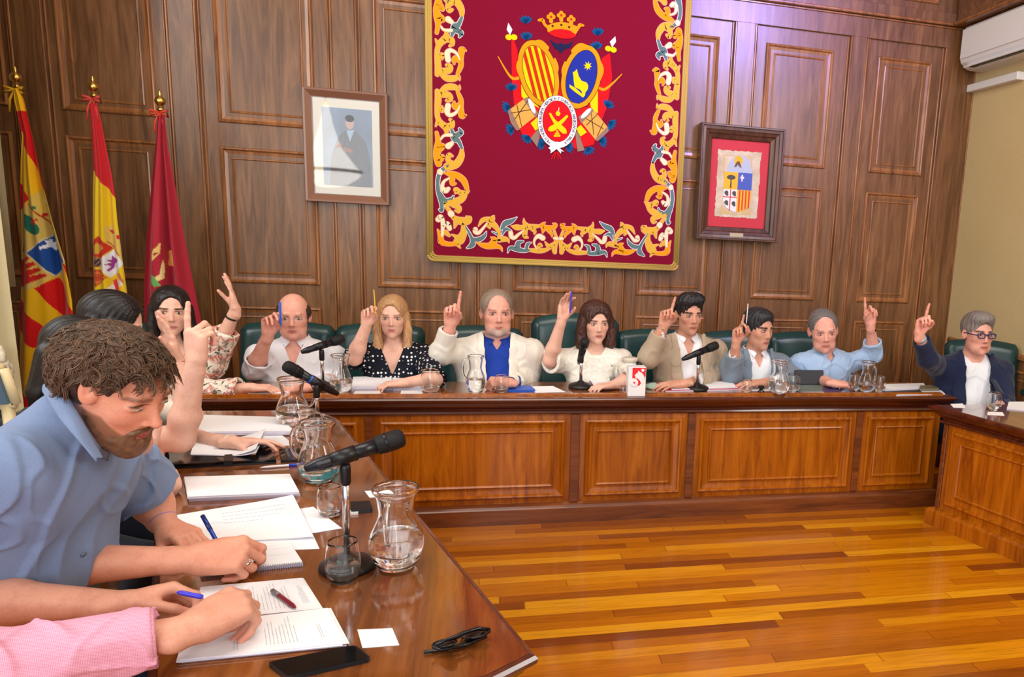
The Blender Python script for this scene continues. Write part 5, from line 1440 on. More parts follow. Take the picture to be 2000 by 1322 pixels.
BT = [(GY, [(500, 210, 10), (570, 330, 30), (620, 440, 44), (622, 520, 70), (545, 572, 14)]), (GY, [(640, 435, 40), (720, 442, 60), (795, 395, 46), (830, 326, 6)]),
      (GO, [(715, 242, 8), (775, 155, 50), (860, 135, 50), (905, 150, 70), (935, 100, 40), (948, 86, 6)]), (GO, [(890, 185, 90), (970, 250, 62), (1018, 350, 36), (1018, 445, 44)]), (GO, [(850, 225, 50), (882, 272, 18)]),
      (GY, [(918, 325, 10), (990, 362, 24)]), (OR_, [(680, 480, 8), (780, 530, 56), (890, 535, 80), (950, 450, 70), (898, 408, 10)]), (OR_, [(880, 545, 70), (990, 545, 56), (1046, 572, 34), (1064, 622, 4)]),
      (GO, [(1020, 460, 44), (1090, 435, 64), (1146, 452, 44), (1164, 492, 4)]), (GY, [(1050, 290, 24), (1105, 205, 70), (1200, 165, 56), (1282, 108, 4)]), (GY, [(1060, 384, 6), (1110, 286, 46), (1204, 312, 6)]),
      (GO, [(1200, 240, 8), (1270, 258, 66), (1350, 262, 56), (1430, 252, 66), (1520, 248, 56), (1600, 240, 34), (1640, 236, 24)]), (GO, [(1384, 128, 4), (1392, 190, 40), (1440, 240, 56)]), (GO, [(1400, 300, 66), (1400, 390, 54), (1440, 412, 20)]), (GO, [(1500, 270, 60), (1545, 320, 40), (1540, 356, 14)]),
      (OR_, [(1640, 236, 46), (1672, 206, 34), (1702, 184, 4)]), (OR_, [(1660, 250, 60), (1740, 262, 50), (1820, 262, 52), (1852, 222, 46), (1812, 200, 8)]), (OR_, [(1672, 300, 44), (1662, 342, 12)]), (OR_, [(1730, 290, 44), (1788, 350, 38), (1802, 402, 8)]),
      (GY, [(1145, 642, 4), (1182, 570, 44), (1290, 592, 62), (1400, 612, 44), (1460, 602, 26)]), (GY, [(1290, 570, 70), (1302, 492, 56), (1376, 470, 16)]), (GY, [(1424, 582, 44), (1440, 512, 40), (1494, 488, 8)]),
      (GO, [(1460, 602, 36), (1600, 612, 60), (1700, 602, 46), (1782, 562, 26)]), (GO, [(1590, 590, 46), (1622, 522, 44), (1652, 542, 14)]), (GO, [(1826, 290, 24), (1862, 400, 30)]), (GO, [(1870, 440, 40), (1836, 560, 66), (1842, 632, 50)]), (GO, [(1698, 478, 10), (1760, 545, 54), (1845, 500, 46)]),
      (CR, [(670, 290, 54), (664, 330, 46), (712, 345, 42), (762, 300, 30), (842, 198, 14)]), (CR, [(1190, 345, 54), (1202, 400, 54), (1244, 420, 42), (1302, 370, 30), (1384, 308, 12)]), (CR, [(1664, 420, 66), (1604, 392, 58), (1552, 432, 30), (1536, 500, 18), (1572, 582, 10)]), (CR, [(1836, 424, 30), (1900, 428, 34)])]
c0 = wl(840 + 1895 / 7.692, 470)[0]
for mi, pts in BT:
    P = [];
    for x, y, w in pts: p = wl(840 + x / 7.692, 410 + y / 7.692); P.append((p[0] + (XM - c0) * min(1, x / 1895.), p[1], w / 7.692 / 237.))
    for fl in (0, 1):
        Q = [(2 * XM - a, b, c) if fl else (a, b, c) for a, b, c in P]
        bd.stroke(Q, ED if mi != GY else WH, 1, grow=.0042); bd.stroke(Q, mi, 2 if mi != CR else 3)
bd.mb.build('embroidered_border', AM, tap)

em = Applique(YT, AM); ES = 4.263
def ce(x, y): return wl(960 + x / ES, 10 + y / ES)
es = 1 / ES / 240.
def ep(pts, mi, layer): em.poly([ce(*p) for p in pts], mi, layer)
def est(pts, mi, layer, grow=0): em.stroke([(*ce(x, y), w * es) for x, y, w in pts], mi, layer, grow=grow)
def ee(x, y, rx, ry, rot, mi, layer): em.ell(ce(x, y), rx * es, ry * es, rot, mi, layer)
ep([(165, 290), (185, 290), (215, 370), (240, 620), (400, 800), (575, 640), (640, 830), (800, 850), (920, 440), (985, 400), (1005, 600), (960, 850), (900, 1000), (850, 1160), (700, 1195), (560, 1120), (400, 1120), (260, 1085), (200, 960), (170, 620)], SC, 1)
ep([(245, 620), (345, 780), (400, 860), (280, 790), (250, 760)], YE, 2); ep([(885, 690), (885, 900), (830, 870), (815, 770)], YE, 2)
for x, y, a in ((285, 150, 90), (290, 285, 90), (885, 250, 90), (872, 365, 90), (165, 710, 90), (150, 840, 200), (180, 1025, 200), (310, 1090, 230), (440, 1155, 180), (620, 1180, 0), (800, 1185, 290), (900, 1135, 0), (975, 980, 330), (960, 850, 60)):
    for da in (-50, -25, 0, 25, 50):
        t = math.radians(a + da); est([(x, y, 8), (x + 34 * math.cos(t), y - 34 * math.sin(t), 26), (x + 66 * math.cos(t), y - 66 * math.sin(t), 4)], LB, 2)
for P_ in ([(55, 430, 6), (130, 560, 14), (180, 612, 20), (232, 605, 20)], [(1085, 575, 6), (1010, 650, 14), (940, 702, 20), (895, 690, 20)]): est(P_, OR_, 3)
for P_ in ([(140, 148), (174, 205), (155, 250), (126, 205)], [(1030, 260), (1036, 306), (1003, 354), (984, 306)]): ep(P_, WH, 3)
for x, y, s_ in ((165, 268, 0), (993, 368, .45)):
    ee(x - 22, y - s_ * 12, 24, 20, 0, YE, 3); ee(x + 22, y + s_ * 12, 24, 20, 0, YE, 3)
for cx, cy, rot in ((392, 572, .28), (748, 600, -.26)):
    ee(cx, cy, 148, 242, rot, DK, 4); ee(cx, cy, 144, 238, rot, OR_, 5)
    sg = 1 if rot > 0 else -1
    for P_ in ([(-60, -245, 24), (10, -258, 40), (70, -215, 30)], [(-150, -130, 20), (-168, -60, 34), (-150, 20, 20)], [(-40, 225, 20), (20, 232, 34), (80, 215, 20)], [(135, -120, 16), (152, -50, 26), (140, 20, 16)]):
        est([(cx + (x if sg > 0 else -x), cy + y, w) for x, y, w in P_], OR_, 6)
    ee(cx, cy, 112, 204, rot, DK, 6); ee(cx, cy, 108, 200, rot, YE if sg > 0 else BL, 7)
C1 = ce(392, 572)
for k in range(4):
    x0, x1 = -78 + k * 45, -78 + k * 45 + 24
    def pt(x, s): h = 198 * math.sqrt(max(0, 1 - (x / 107.) ** 2)); return (x, s * h)
    q = [pt(x, 1) for x in np.linspace(x0, x1, 4)] + [pt(x, -1) for x in np.linspace(x1, x0, 4)]
    ca, sa = math.cos(.28), math.sin(.28); em.poly([(C1[0] + (x * ca - z * sa) * es, C1[1] + (x * sa + z * ca) * es) for x, z in q], RU, 8)
ep([(800 + (38 if i % 2 == 0 else 17) * math.cos(i * PI / 8 + .2), 508 + (40 if i % 2 == 0 else 18) * math.sin(i * PI / 8 + .2)) for i in range(16)], YE, 8)
ep([(675, 560), (690, 556), (708, 534), (716, 560), (724, 592), (748, 632), (790, 646), (804, 672), (800, 702), (780, 730), (776, 756), (756, 760), (750, 722), (734, 704), (702, 690), (690, 682), (684, 640), (680, 590)], YE, 8)
ep([(648, 662), (700, 694), (772, 758), (762, 772), (690, 722), (650, 688)], YE, 8)
ep([(455, 175), (520, 150), (580, 142), (650, 152), (735, 190), (700, 246), (650, 212), (580, 200), (520, 206), (470, 228)], OR_, 6)
ee(583, 228, 108, 42, -.05, SC, 5)
for x, y in ((495, 100), (580, 88), (662, 122)):
    for dx, dy in ((0, -20), (20, 0), (-20, 0), (0, 20), (0, 36)): ee(x + dx, y + dy, 15, 15, 0, OR_, 7)
    ee(x, y, 9, 9, 0, RU, 8)
est([(392, 128, 16), (425, 128, 26), (440, 160, 20), (460, 180, 22)], OR_, 6); est([(764, 172, 14), (736, 168, 26), (722, 190, 20), (712, 205, 20)], OR_, 6)
for x, y in ((508, 176), (580, 168), (645, 186)): ee(x, y, 8, 8, 0, DK, 8)
ep([(485, 285), (520, 312), (560, 326), (575, 310), (590, 326), (640, 322), (682, 300), (656, 352), (620, 366), (600, 377), (572, 406), (555, 377), (520, 356)], NV, 3)
ep([(145, 875), (275, 778), (385, 912), (218, 1042)], TN, 5); ep([(262, 782), (306, 765), (390, 905), (368, 938)], BR, 6); ee(336, 842, 17, 56, .42, WH, 7); ep([(135, 882), (158, 868), (238, 1036), (208, 1046), (160, 980)], BR, 6)
ep([(740, 965), (842, 862), (970, 1022), (868, 1128)], TN, 5); ep([(722, 932), (828, 850), (850, 882), (746, 986)], BR, 6); ee(786, 902, 16, 54, -.75, WH, 7); ep([(966, 1012), (976, 1050), (880, 1136), (862, 1114)], BR, 6)
for a, b in (((165, 900), (330, 870)), ((180, 970), (300, 800)), ((250, 1010), (210, 830)), ((760, 930), (930, 1030)), ((790, 1000), (880, 910)), ((850, 1080), (830, 900)), ((880, 1090), (930, 980))): est([(*a, 5), (*b, 5)], DK, 6)
ep([(385, 930), (412, 1010), (365, 1045), (325, 985)], YE, 7); ep([(705, 1030), (742, 998), (792, 1060), (740, 1095)], YE, 7)
ep([(395, 1020), (412, 1040), (380, 1182), (325, 1108)], BR, 6); ep([(692, 1040), (722, 1062), (775, 1210), (715, 1220)], BR, 6)
ee(548, 975, 151, 195, 0, DK, 8); ee(548, 975, 148, 192, 0, WH, 9); ee(548, 970, 113, 152, 0, DK, 10); ee(548, 970, 110, 149, 0, SC, 11)
ep([(470, 1190), (545, 1138), (600, 1150), (592, 1182), (540, 1200), (490, 1236), (492, 1206)], WH, 11); ep([(560, 1188), (604, 1222), (580, 1216), (576, 1238), (540, 1196)], WH, 10)
est([(487, 908, 16), (520, 965, 24), (560, 1010, 40), (604, 1052, 40), (622, 1068, 6)], YE, 12); est([(626, 928, 18), (572, 982, 28), (522, 1020, 42), (486, 1036, 34), (470, 1040, 6)], YE, 13)
ee(552, 905, 17, 18, 0, YE, 12); est([(556, 886, 8), (560, 856, 4)], CR, 12)
for x, y in ((545, 1052), (535, 1071), (554, 1071), (526, 1090), (544, 1090), (563, 1090)): ee(x, y, 8, 8, 0, YE, 12)
for x1, x0 in ((500, 528), (522, 536), (556, 548), (578, 552)): est([(x0, 1222, 6), (x1, 1280, 6)], SC, 3)
em.mb.build('embroidered_emblem', AM, tap)

def glyph(ch, font_cache={}):
    if ch not in font_cache:
        cu = bpy.data.curves.new('glyph', 'FONT'); cu.body = ch; cu.resolution_u = 3; cu.size = 1.0; o = bpy.data.objects.new('glyph', cu); COL.objects.link(o)
        bpy.context.view_layer.update(); me = bpy.data.meshes.new_from_object(o.evaluated_get(bpy.context.evaluated_depsgraph_get()))
        v = [tuple(p.co) for p in me.vertices]; f = [tuple(p.vertices) for p in me.polygons]
        xs = [p[0] for p in v] or [0, .3]; font_cache[ch] = (v, f, min(xs), max(xs)); bpy.data.objects.remove(o); bpy.data.curves.remove(cu); bpy.data.meshes.remove(me)
    return font_cache[ch]
def write(mb, text, size, place, spacing=1.0, mi=0):
    """place(s) -> (origin, along, up) for distance s along the line"""
    s = 0.0
    for ch in text:
        if ch == ' ': s += size * .34 * spacing; continue
        v, f, a, b = glyph(ch); w = (b - a) * size; O, U, V = place(s + w / 2)
        mb.add([tuple(A3(O) + A3(U) * ((p[0] - a) * size - w / 2) + A3(V) * (p[1] * size)) for p in v], f, False, mi); s += w + size * .10 * spacing
    return s
ring = MB(); MC = ce(548, 975); RX, RZ = 130 * es, 171 * es; size = .030
th = []; arc_ = [0.0]; prev = None
for t in np.linspace(0, 1, 400):
    a = math.radians(245 - t * 310); p = (MC[0] + RX * math.cos(a), MC[1] + RZ * math.sin(a))
    if prev: arc_.append(arc_[-1] + math.hypot(p[0] - prev[0], p[1] - prev[1]))
    prev = p; th.append(a)
txt = 'MUY NOBLE, FIDELISIMA, HEROICA Y S.HEROICA, ABNEGADA Y BELLA'
tot = write(MB(), txt, size, lambda s: ((0, 0, 0), (1, 0, 0), (0, 0, 1))); sp_ = arc_[-1] / tot
def on_ring(s):
    a = float(np.interp(s * sp_, arc_, th)); n = unit((RZ * math.cos(a), 0, RX * math.sin(a))); u = unit((RX * math.sin(a), 0, -RZ * math.cos(a)))
    return (MC[0] + RX * math.cos(a) - n[0] * size * .35, YT - .0155, MC[1] + RZ * math.sin(a) - n[2] * size * .35), u, n
write(ring, txt, size, on_ring); ring.build('motto_lettering', plain('black_thread', (16, 14, 16), .8), tap)

# ================================================================== framed pictures
def frame_ring(mb, x0, x1, z0, z1, Y, prof, mi=0):
    """prof = [(inset, height towards the room)]"""
    rect_rings(mb, (x0, Y, z0), (1, 0, 0), (0, 0, 1), (0, -1, 0), x1 - x0, z1 - z0, prof, mi, mi, field=False)
def rect_of(c, Y):
    P = [wl(x, y, Y) for x, y in c]
    return (P[0][0] + P[3][0]) / 2, (P[1][0] + P[2][0]) / 2, (P[2][1] + P[3][1]) / 2, (P[0][1] + P[1][1]) / 2
YP = 6.095
x0, x1, z0, z1 = rect_of([(588, 169), (755, 182), (762, 401), (598, 393)], YP)
pf = empty('framed_portrait', ((x0 + x1) / 2, YP, z0), 'framed portrait photograph of a man in a dark suit left of the tapestry', 'picture')
m = MB(); frame_ring(m, x0, x1, z0, z1, YP + .04, [(0, 0), (0, .048), (.004, .052), (.016, .050), (.050, .028), (.060, .022), (.062, .014)]); m.build('frame', NB('frame_brown', .3, srgb(134, 92, 70), coat=.5).m, pf)
mx, mz = .060, .060
m = MB(); m.box(((x0 + x1) / 2, YP + .026, (z0 + z1) / 2), (x1 - x0 - 2 * mx, .004, z1 - z0 - 2 * mz)); m.build('mount', plain('cream_mount', (236, 226, 200), .8), pf)
pb = NB('portrait_print', .6); v = pb.coord('Generated'); n1 = pb.noise(v, 2.2, 3, .6); pb.base(pb.ramp(n1, [(.25, srgb(40, 66, 98)), (.55, srgb(72, 110, 150)), (.8, srgb(112, 152, 188))]))
ix0, ix1, iz0, iz1 = rect_of([(624, 206), (724, 216), (729, 366), (634, 361)], YP)
pr = MB(); pr.box(((ix0 + ix1) / 2, YP + .0225, (iz0 + iz1) / 2), (ix1 - ix0, .003, iz1 - iz0)); pro = pr.build('print', pb.m, pf)
pa_ = Applique(YP + .0209, None); wi, hi = ix1 - ix0, iz1 - iz0; q = lambda a, b: (ix0 + wi * a, iz0 + hi * b)
pm = [plain('print_suit', (30, 44, 68), .7), plain('print_skin', (196, 150, 134), .7), plain('print_hair', (40, 40, 52), .7), plain('print_shirt', (150, 186, 214), .7)]
pa_.poly([q(.12, 0), q(.16, .35), q(.30, .62), q(.46, .72), q(.66, .72), q(.86, .60), q(.97, .30), q(.97, 0)], 0, 1, .0004)
pa_.poly([q(.48, .72), q(.55, .58), q(.64, .73)], 3, 2, .0004); pa_.ell(q(.555, .82), wi * .085, hi * .085, 0, 1, 2); pa_.ell(q(.555, .875), wi * .09, hi * .045, 0, 2, 3)
pa_.ell(q(.50, .47), wi * .11, hi * .028, -.3, 1, 3); pa_.ell(q(.34, .52), wi * .07, hi * .022, .5, 1, 3); pa_.mb.build('figure_in_print', pm, pro)
gl = NB('picture_glass', .03); tr_ = gl.node('ShaderNodeBsdfTransparent'); gs_ = gl.node('ShaderNodeBsdfGlossy'); gs_.inputs['Roughness'].default_value = .03
fr_ = gl.node('ShaderNodeFresnel'); fr_.inputs[0].default_value = 1.5; ms_ = gl.node('ShaderNodeMixShader'); gl.l(gl.math('MULTIPLY', fr_.outputs[0], 1.0), ms_.inputs[0]); gl.l(tr_.outputs[0], ms_.inputs[1]); gl.l(gs_.outputs[0], ms_.inputs[2]); gl.l(ms_.outputs[0], gl.n['Material Output'].inputs[0])
m = MB(); m.box(((x0 + x1) / 2, YP + .016, (z0 + z1) / 2), (x1 - x0 - .10, .002, z1 - z0 - .10)); m.build('glass', gl.m, pf)

x0, x1, z0, z1 = rect_of([(1372, 238), (1537, 254), (1515, 473), (1357, 467)], 6.04)
pf = empty('framed_coat_of_arms', ((x0 + x1) / 2, 6.09, z0), 'coat of arms on old parchment over a red mount in a deep dark wood frame', 'picture')
m = MB(); frame_ring(m, x0, x1, z0, z1, YW - .024, [(0, 0), (0, .095), (.004, .100), (.014, .100), (.020, .092), (.040, .090), (.046, .082), (.066, .074), (.074, .060), (.100, .048), (.106, .038)]); m.build('frame', wood('dark_frame', srgb(52, 30, 20), srgb(82, 52, 34), srgb(112, 74, 48), .4, 'Z', .2), pf)
m = MB(); m.box(((x0 + x1) / 2, YW - .050, (z0 + z1) / 2), (x1 - x0 - .20, .006, z1 - z0 - .20)); m.build('mount', felt('red_mount', (198, 66, 72)), pf)
px0, px1, pz0, pz1 = rect_of([(1403, 292), (1488, 298), (1478, 426), (1396, 423)], 6.09)
ap = Applique(YW - .054, None); R = np.random.RandomState(3)
pg = NB('parchment', .8, spec=.2); n = pg.noise(pg.coord('Object'), 16, 4); pg.base(pg.ramp(n, [(.3, srgb(188, 172, 138)), (.7, srgb(216, 204, 172))]))
pm = [pg.m, plain('arms_gold', (232, 176, 36), .7), plain('arms_blue', (72, 92, 168), .7), plain('arms_white', (226, 222, 212), .7), plain('arms_red', (206, 62, 40), .7), plain('arms_grey', (72, 74, 64), .7), plain('arms_ochre', (206, 176, 110), .7), plain('arms_brown', (104, 76, 44), .7), plain('arms_pale_blue', (176, 186, 196), .7)]
edge = []
for a, b in (((px0, pz0), (px1, pz0)), ((px1, pz0), (px1, pz1)), ((px1, pz1), (px0, pz1)), ((px0, pz1), (px0, pz0))):
    for t in np.linspace(0, 1, 22, endpoint=False): edge.append((a[0] + (b[0] - a[0]) * t + R.uniform(-.005, .005), a[1] + (b[1] - a[1]) * t + R.uniform(-.005, .005)))
ap.poly(edge, 0, 1)
W_, H_ = px1 - px0, pz1 - pz0; q = lambda a, b: (px0 + W_ * a, pz0 + H_ * b)
ap.poly([q(.14, .62), q(.14, .93), q(.80, .93), q(.80, .62), q(.78, .62), q(.78, .92), q(.16, .92), q(.16, .62)], 6, 2)
ap.poly([q(.22, .68), q(.30, .86), q(.42, .93), q(.62, .93), q(.74, .86), q(.82, .68)], 8, 2); ap.ell(q(.48, .86), W_ * .10, H_ * .07, 0, 1, 3)
ap.poly([q(.38, .75), q(.44, .84), q(.50, .85), q(.56, .75), q(.50, .77), q(.47, .80), q(.44, .77)], 7, 4)
ap.poly([q(.17, .42), q(.17, .68), q(.49, .68), q(.49, .42)], 1, 4); ap.poly([q(.49, .42), q(.49, .68), q(.82, .68), q(.82, .42)], 2, 4)
ap.poly([q(.17, .42), q(.49, .42), q(.49, .08), q(.40, .09), q(.25, .14), q(.17, .24)], 3, 4); ap.poly([q(.49, .42), q(.82, .42), q(.82, .24), q(.74, .14), q(.60, .09), q(.49, .08)], 1, 4)
for k in range(4): ap.poly([q(.53 + .075 * k, .415), q(.565 + .075 * k, .415), q(.565 + .075 * k, .10 + .02 * k), q(.53 + .075 * k, .10 + .015 * k)], 4, 5)
ap.ell(q(.33, .60), W_ * .10, H_ * .035, 0, 5, 5); ap.poly([q(.32, .58), q(.34, .58), q(.35, .44), q(.31, .44)], 5, 5)
ap.poly([q(.17, .31), q(.49, .31), q(.49, .295), q(.17, .295)], 4, 5); ap.poly([q(.325, .42), q(.345, .42), q(.345, .10), q(.325, .10)], 4, 5)
for a, b in ((.24, .365), (.42, .365), (.25, .22), (.42, .21)): ap.ell(q(a, b), W_ * .045, H_ * .033, 0, 5, 5); ap.ell(q(a + .02, b - .03), W_ * .03, H_ * .016, 0, 5, 5)
ap.poly([q(.545, .62), q(.57, .62), q(.57, .65), q(.60, .65), q(.60, .62), q(.63, .62), q(.63, .59), q(.60, .59), q(.60, .55), q(.57, .55), q(.57, .59), q(.545, .59)], 3, 5)
ap.poly([q(.14, .04), q(.14, .17), q(.26, .10), q(.40, .06), q(.60, .06), q(.74, .12), q(.84, .17), q(.84, .05)], 6, 2)
ap.mb.build('parchment', pm, pf)
m = MB(); m.box(((x0 + x1) / 2 - .01, YW - .118, z0 + .045), (.115, .004, .032), bev=.001); m.build('name_plate', plain('brass_plate', (176, 160, 132), .35, metal=.6), pf)

# ================================================================== air conditioner
ac = empty('air_conditioner', (XR - .1, 5.6, 3.17), 'white wall air conditioner at the top right corner of the photo', 'air conditioner')
prof = [(0, 3.50), (-.20, 3.50), (-.225, 3.47), (-.228, 3.25), (-.215, 3.215), (-.16, 3.175), (-.12, 3.165), (0, 3.165)]
def xz_prism(mb, prof, xo, y0, y1, mi=0):
    n = len(prof); v = [(xo + a, y0, z) for a, z in prof] + [(xo + a, y1, z) for a, z in prof]
    mb.add(v, [tuple(range(n)), tuple(range(2 * n - 1, n - 1, -1))] + [(k, n + k, n + (k + 1) % n, (k + 1) % n) for k in range(n)], False, mi)
WHP = plain('white_plastic', (232, 234, 238), .3)
m = MB(); xz_prism(m, prof, XR, 5.10, 6.03); m.build('casing', WHP, ac)
m = MB(); m.box((XR - .232, 5.56, 3.36), (.006, .93, .23), bev=.003); m.build('front_panel', WHP, ac)
m = MB(); m.box((XR - .19, 5.56, 3.192), (.10, .80, .012), Matrix.Rotation(math.radians(-28), 3, 'Y'), .003); m.build('air_flap', WHP, ac)
m = MB(); m.box((XR - .165, 5.56, 3.176), (.06, .74, .006)); m.build('air_slot', BLACKP, ac)
m = MB(); m.box((XR - .035, 5.80, 3.045), (.07, .66, .06), bev=.004); tag(m.build('cable_duct', WHP), 'short white plastic cable duct below the air conditioner', 'cable duct')

# ================================================================== flags
def in_poly(x, y, P):
    c = np.zeros(x.shape, bool); n = len(P); j = n - 1
    for i in range(n):
        xi, yi = P[i]; xj, yj = P[j]
        c ^= ((yi > y) != (yj > y)) & (x < (xj - xi) * (y - yi) / (yj - yi + 1e-9) + xi); j = i
    return c
FC = 2.2786
def fpx(pts): return [(x / FC, 120 + y / FC) for x, y in pts]
def in_ell(x, y, cx, cy, rx, ry, rot=0): ca, sa = math.cos(rot), math.sin(rot); u = (x - cx) * ca + (y - cy) * sa; v = -(x - cx) * sa + (y - cy) * ca; return (u / rx) ** 2 + (v / ry) ** 2 < 1
def flag(label, left, right, Y, colour, folds_, finial, seed, foot, ribbon=None, top_y=None):
    Lp_, Rp_ = fpx(left), fpx(right); y0, y1 = Lp_[0][1], Lp_[-1][1]; nu_, nv_ = 96, 330
    uu, vv = np.meshgrid(np.linspace(0, 1, nu_), np.linspace(0, 1, nv_)); yy = y0 + (y1 - y0) * vv
    xl = np.interp(yy, [p[1] for p in Lp_], [p[0] for p in Lp_]); xr = np.interp(yy, [p[1] for p in Rp_], [p[0] for p in Rp_]); xx = xl + (xr - xl) * uu
    width = (xr - xl)
    dY = folds_(uu, vv) * np.clip(width / 60., .25, 1.4)
    C = colour(xx * 1.0, yy * 1.0, (xx) * FC, (yy - 120) * FC)
    V = np.array([at_y(a, b, Y) for a, b in zip(xx.ravel(), yy.ravel())]); V[:, 1] += dY.ravel() * .05
    B_ = V.copy(); B_[:, 1] = V[:, 1] + .03
    n = len(V); idx = np.arange(n).reshape(nv_, nu_); F = np.stack([idx[:-1, :-1], idx[1:, :-1], idx[1:, 1:], idx[:-1, 1:]], -1).reshape(-1, 4)
    base = at_y(*finial, Y + .05); r = empty('flag', (float(foot[0]), float(foot[1]), 0), label, 'flag', None)
    mesh_fast('cloth', V, F, FLAGM, r, C.reshape(-1, 3))
    p = MB(); a = base; b = A3((foot[0], foot[1], .06)); p.tube([tuple(a - A3((0, 0, .02))), tuple(b)], .014, 12); p.build('pole', wood('pole_wood', srgb(96, 60, 30), srgb(130, 86, 48), srgb(160, 110, 66), .35), r)
    f = MB(); f.lathe([(.013, -.09), (.016, -.085), (.014, -.06), (.020, -.055), (.020, -.045), (.012, -.038), (.010, -.028), (.026, -.016), (.032, 0), (.028, .016), (.012, .030), (.008, .038), (.010, .044), (.004, .062), (0, .075)], tuple(base), 18); f.build('finial', GOLD, r)
    g_ = MB(); g_.lathe([(0, 0), (.15, 0), (.15, .02), (.05, .05), (.03, .10), (.018, .16)], (foot[0], foot[1], 0), 24); g_.build('foot', GOLD, r)
    if ribbon:
        q = MB(); c = base - A3((0, .03, .07))
        for s in (-1, 1): q.tube([tuple(c), tuple(c + A3((s * .045, -.01, .012))), tuple(c + A3((s * .05, -.01, -.02))), tuple(c)], [.006, .010, .010, .005], 8); q.tube([tuple(c), tuple(c + A3((s * .022, -.012, -.06))), tuple(c + A3((s * .030, -.010, -.13)))], [.005, .007, .006], 6)
        q.build('ribbon', plain('ribbon_%d_%d_%d' % ribbon, ribbon, .7), r)
    return r
FLAGM = col_mat('flag_cloth', .62, bump=.08, bscale=900, sheen=.2, spec=.3)
RED = A3(srgb(214, 10, 14)); YEL = A3(srgb(240, 188, 8)); SYEL = A3(srgb(226, 190, 14)); SRED = A3(srgb(196, 24, 36))
def setc(C, m, c): C[m] = A3(c)
def aragon(x, y, X, Y):
    C = np.tile(YEL, X.shape + (1,)); 
    for P in ([(60, 218), (118, 222), (150, 350), (195, 520), (220, 610), (182, 540), (134, 420), (103, 372), (100, 312), (60, 318)], [(60, 520), (100, 560), (134, 612), (70, 670)], [(160, 1008), (245, 962), (312, 1068), (345, 1120), (330, 1190), (265, 1137)], [(60, 1052), (212, 1197), (240, 1290), (150, 1268), (60, 1195)], [(288, 892), (304, 905), (330, 970), (318, 962)], [(60, 1420), (200, 1540), (330, 1680), (330, 1800), (60, 1560)]): setc(C, in_poly(X, Y, P), RED)
    sh = in_poly(X, Y, [(60, 668), (126, 633), (175, 565), (212, 610), (262, 770), (304, 888), (236, 958), (190, 990), (150, 1010), (110, 1016), (60, 1014)]); setc(C, sh, srgb(214, 184, 92))
    cr = in_poly(X, Y, [(140, 628), (176, 562), (206, 600), (262, 772), (252, 768)]); setc(C, cr, srgb(222, 190, 84))
    for a, b, r, c in ((157, 652, 9, (60, 120, 80)), (189, 681, 9, (196, 40, 30)), (217, 711, 8, (60, 120, 80)), (241, 744, 7, (180, 30, 30)), (196, 620, 14, (236, 220, 180)), (215, 650, 9, (230, 210, 140))): setc(C, in_ell(X, Y, a, b, r, r), srgb(*c))
    setc(C, in_poly(X, Y, [(126, 633), (132, 634), (256, 768), (250, 772)]), srgb(176, 40, 24))
    setc(C, in_ell(X, Y, 139, 726, 56, 27, .85), srgb(22, 104, 84)); setc(C, in_poly(X, Y, [(104, 760), (118, 752), (100, 800), (94, 850), (80, 848), (90, 790)]), srgb(120, 90, 40))
    for P in ([(150, 688), (168, 724), (160, 728), (146, 694)], [(140, 712), (172, 700), (174, 708), (146, 720)]): setc(C, in_poly(X, Y, P), srgb(206, 40, 40))
    setc(C, in_poly(X, Y, [(122, 850), (228, 760), (304, 888), (236, 962)]), srgb(220, 210, 170)); setc(C, in_poly(X, Y, [(129, 852), (227, 768), (297, 888), (235, 953)]), srgb(20, 74, 156))
    for P in ([(196, 800), (210, 792), (240, 836), (228, 842)], [(184, 838), (182, 824), (238, 798), (244, 810), (214, 826)], [(214, 815), (206, 796), (216, 790)], [(240, 815), (246, 826), (232, 826)]): setc(C, in_poly(X, Y, P), srgb(240, 242, 248))
    setc(C, in_poly(X, Y, [(60, 882), (126, 856), (228, 960), (180, 1000), (60, 1012)]), srgb(222, 188, 96))
    for k in range(4): o = k * 27; setc(C, in_poly(X, Y, [(60 , 905 + o), (60, 890 + o), (130 + k * 24, 864 + k * 26 ), (142 + k * 24, 876 + k * 26), (80, 930 + o)]) & in_poly(X, Y, [(60, 882), (126, 858), (226, 958), (180, 1000), (60, 1010)]), srgb(200, 26, 20))
    return C
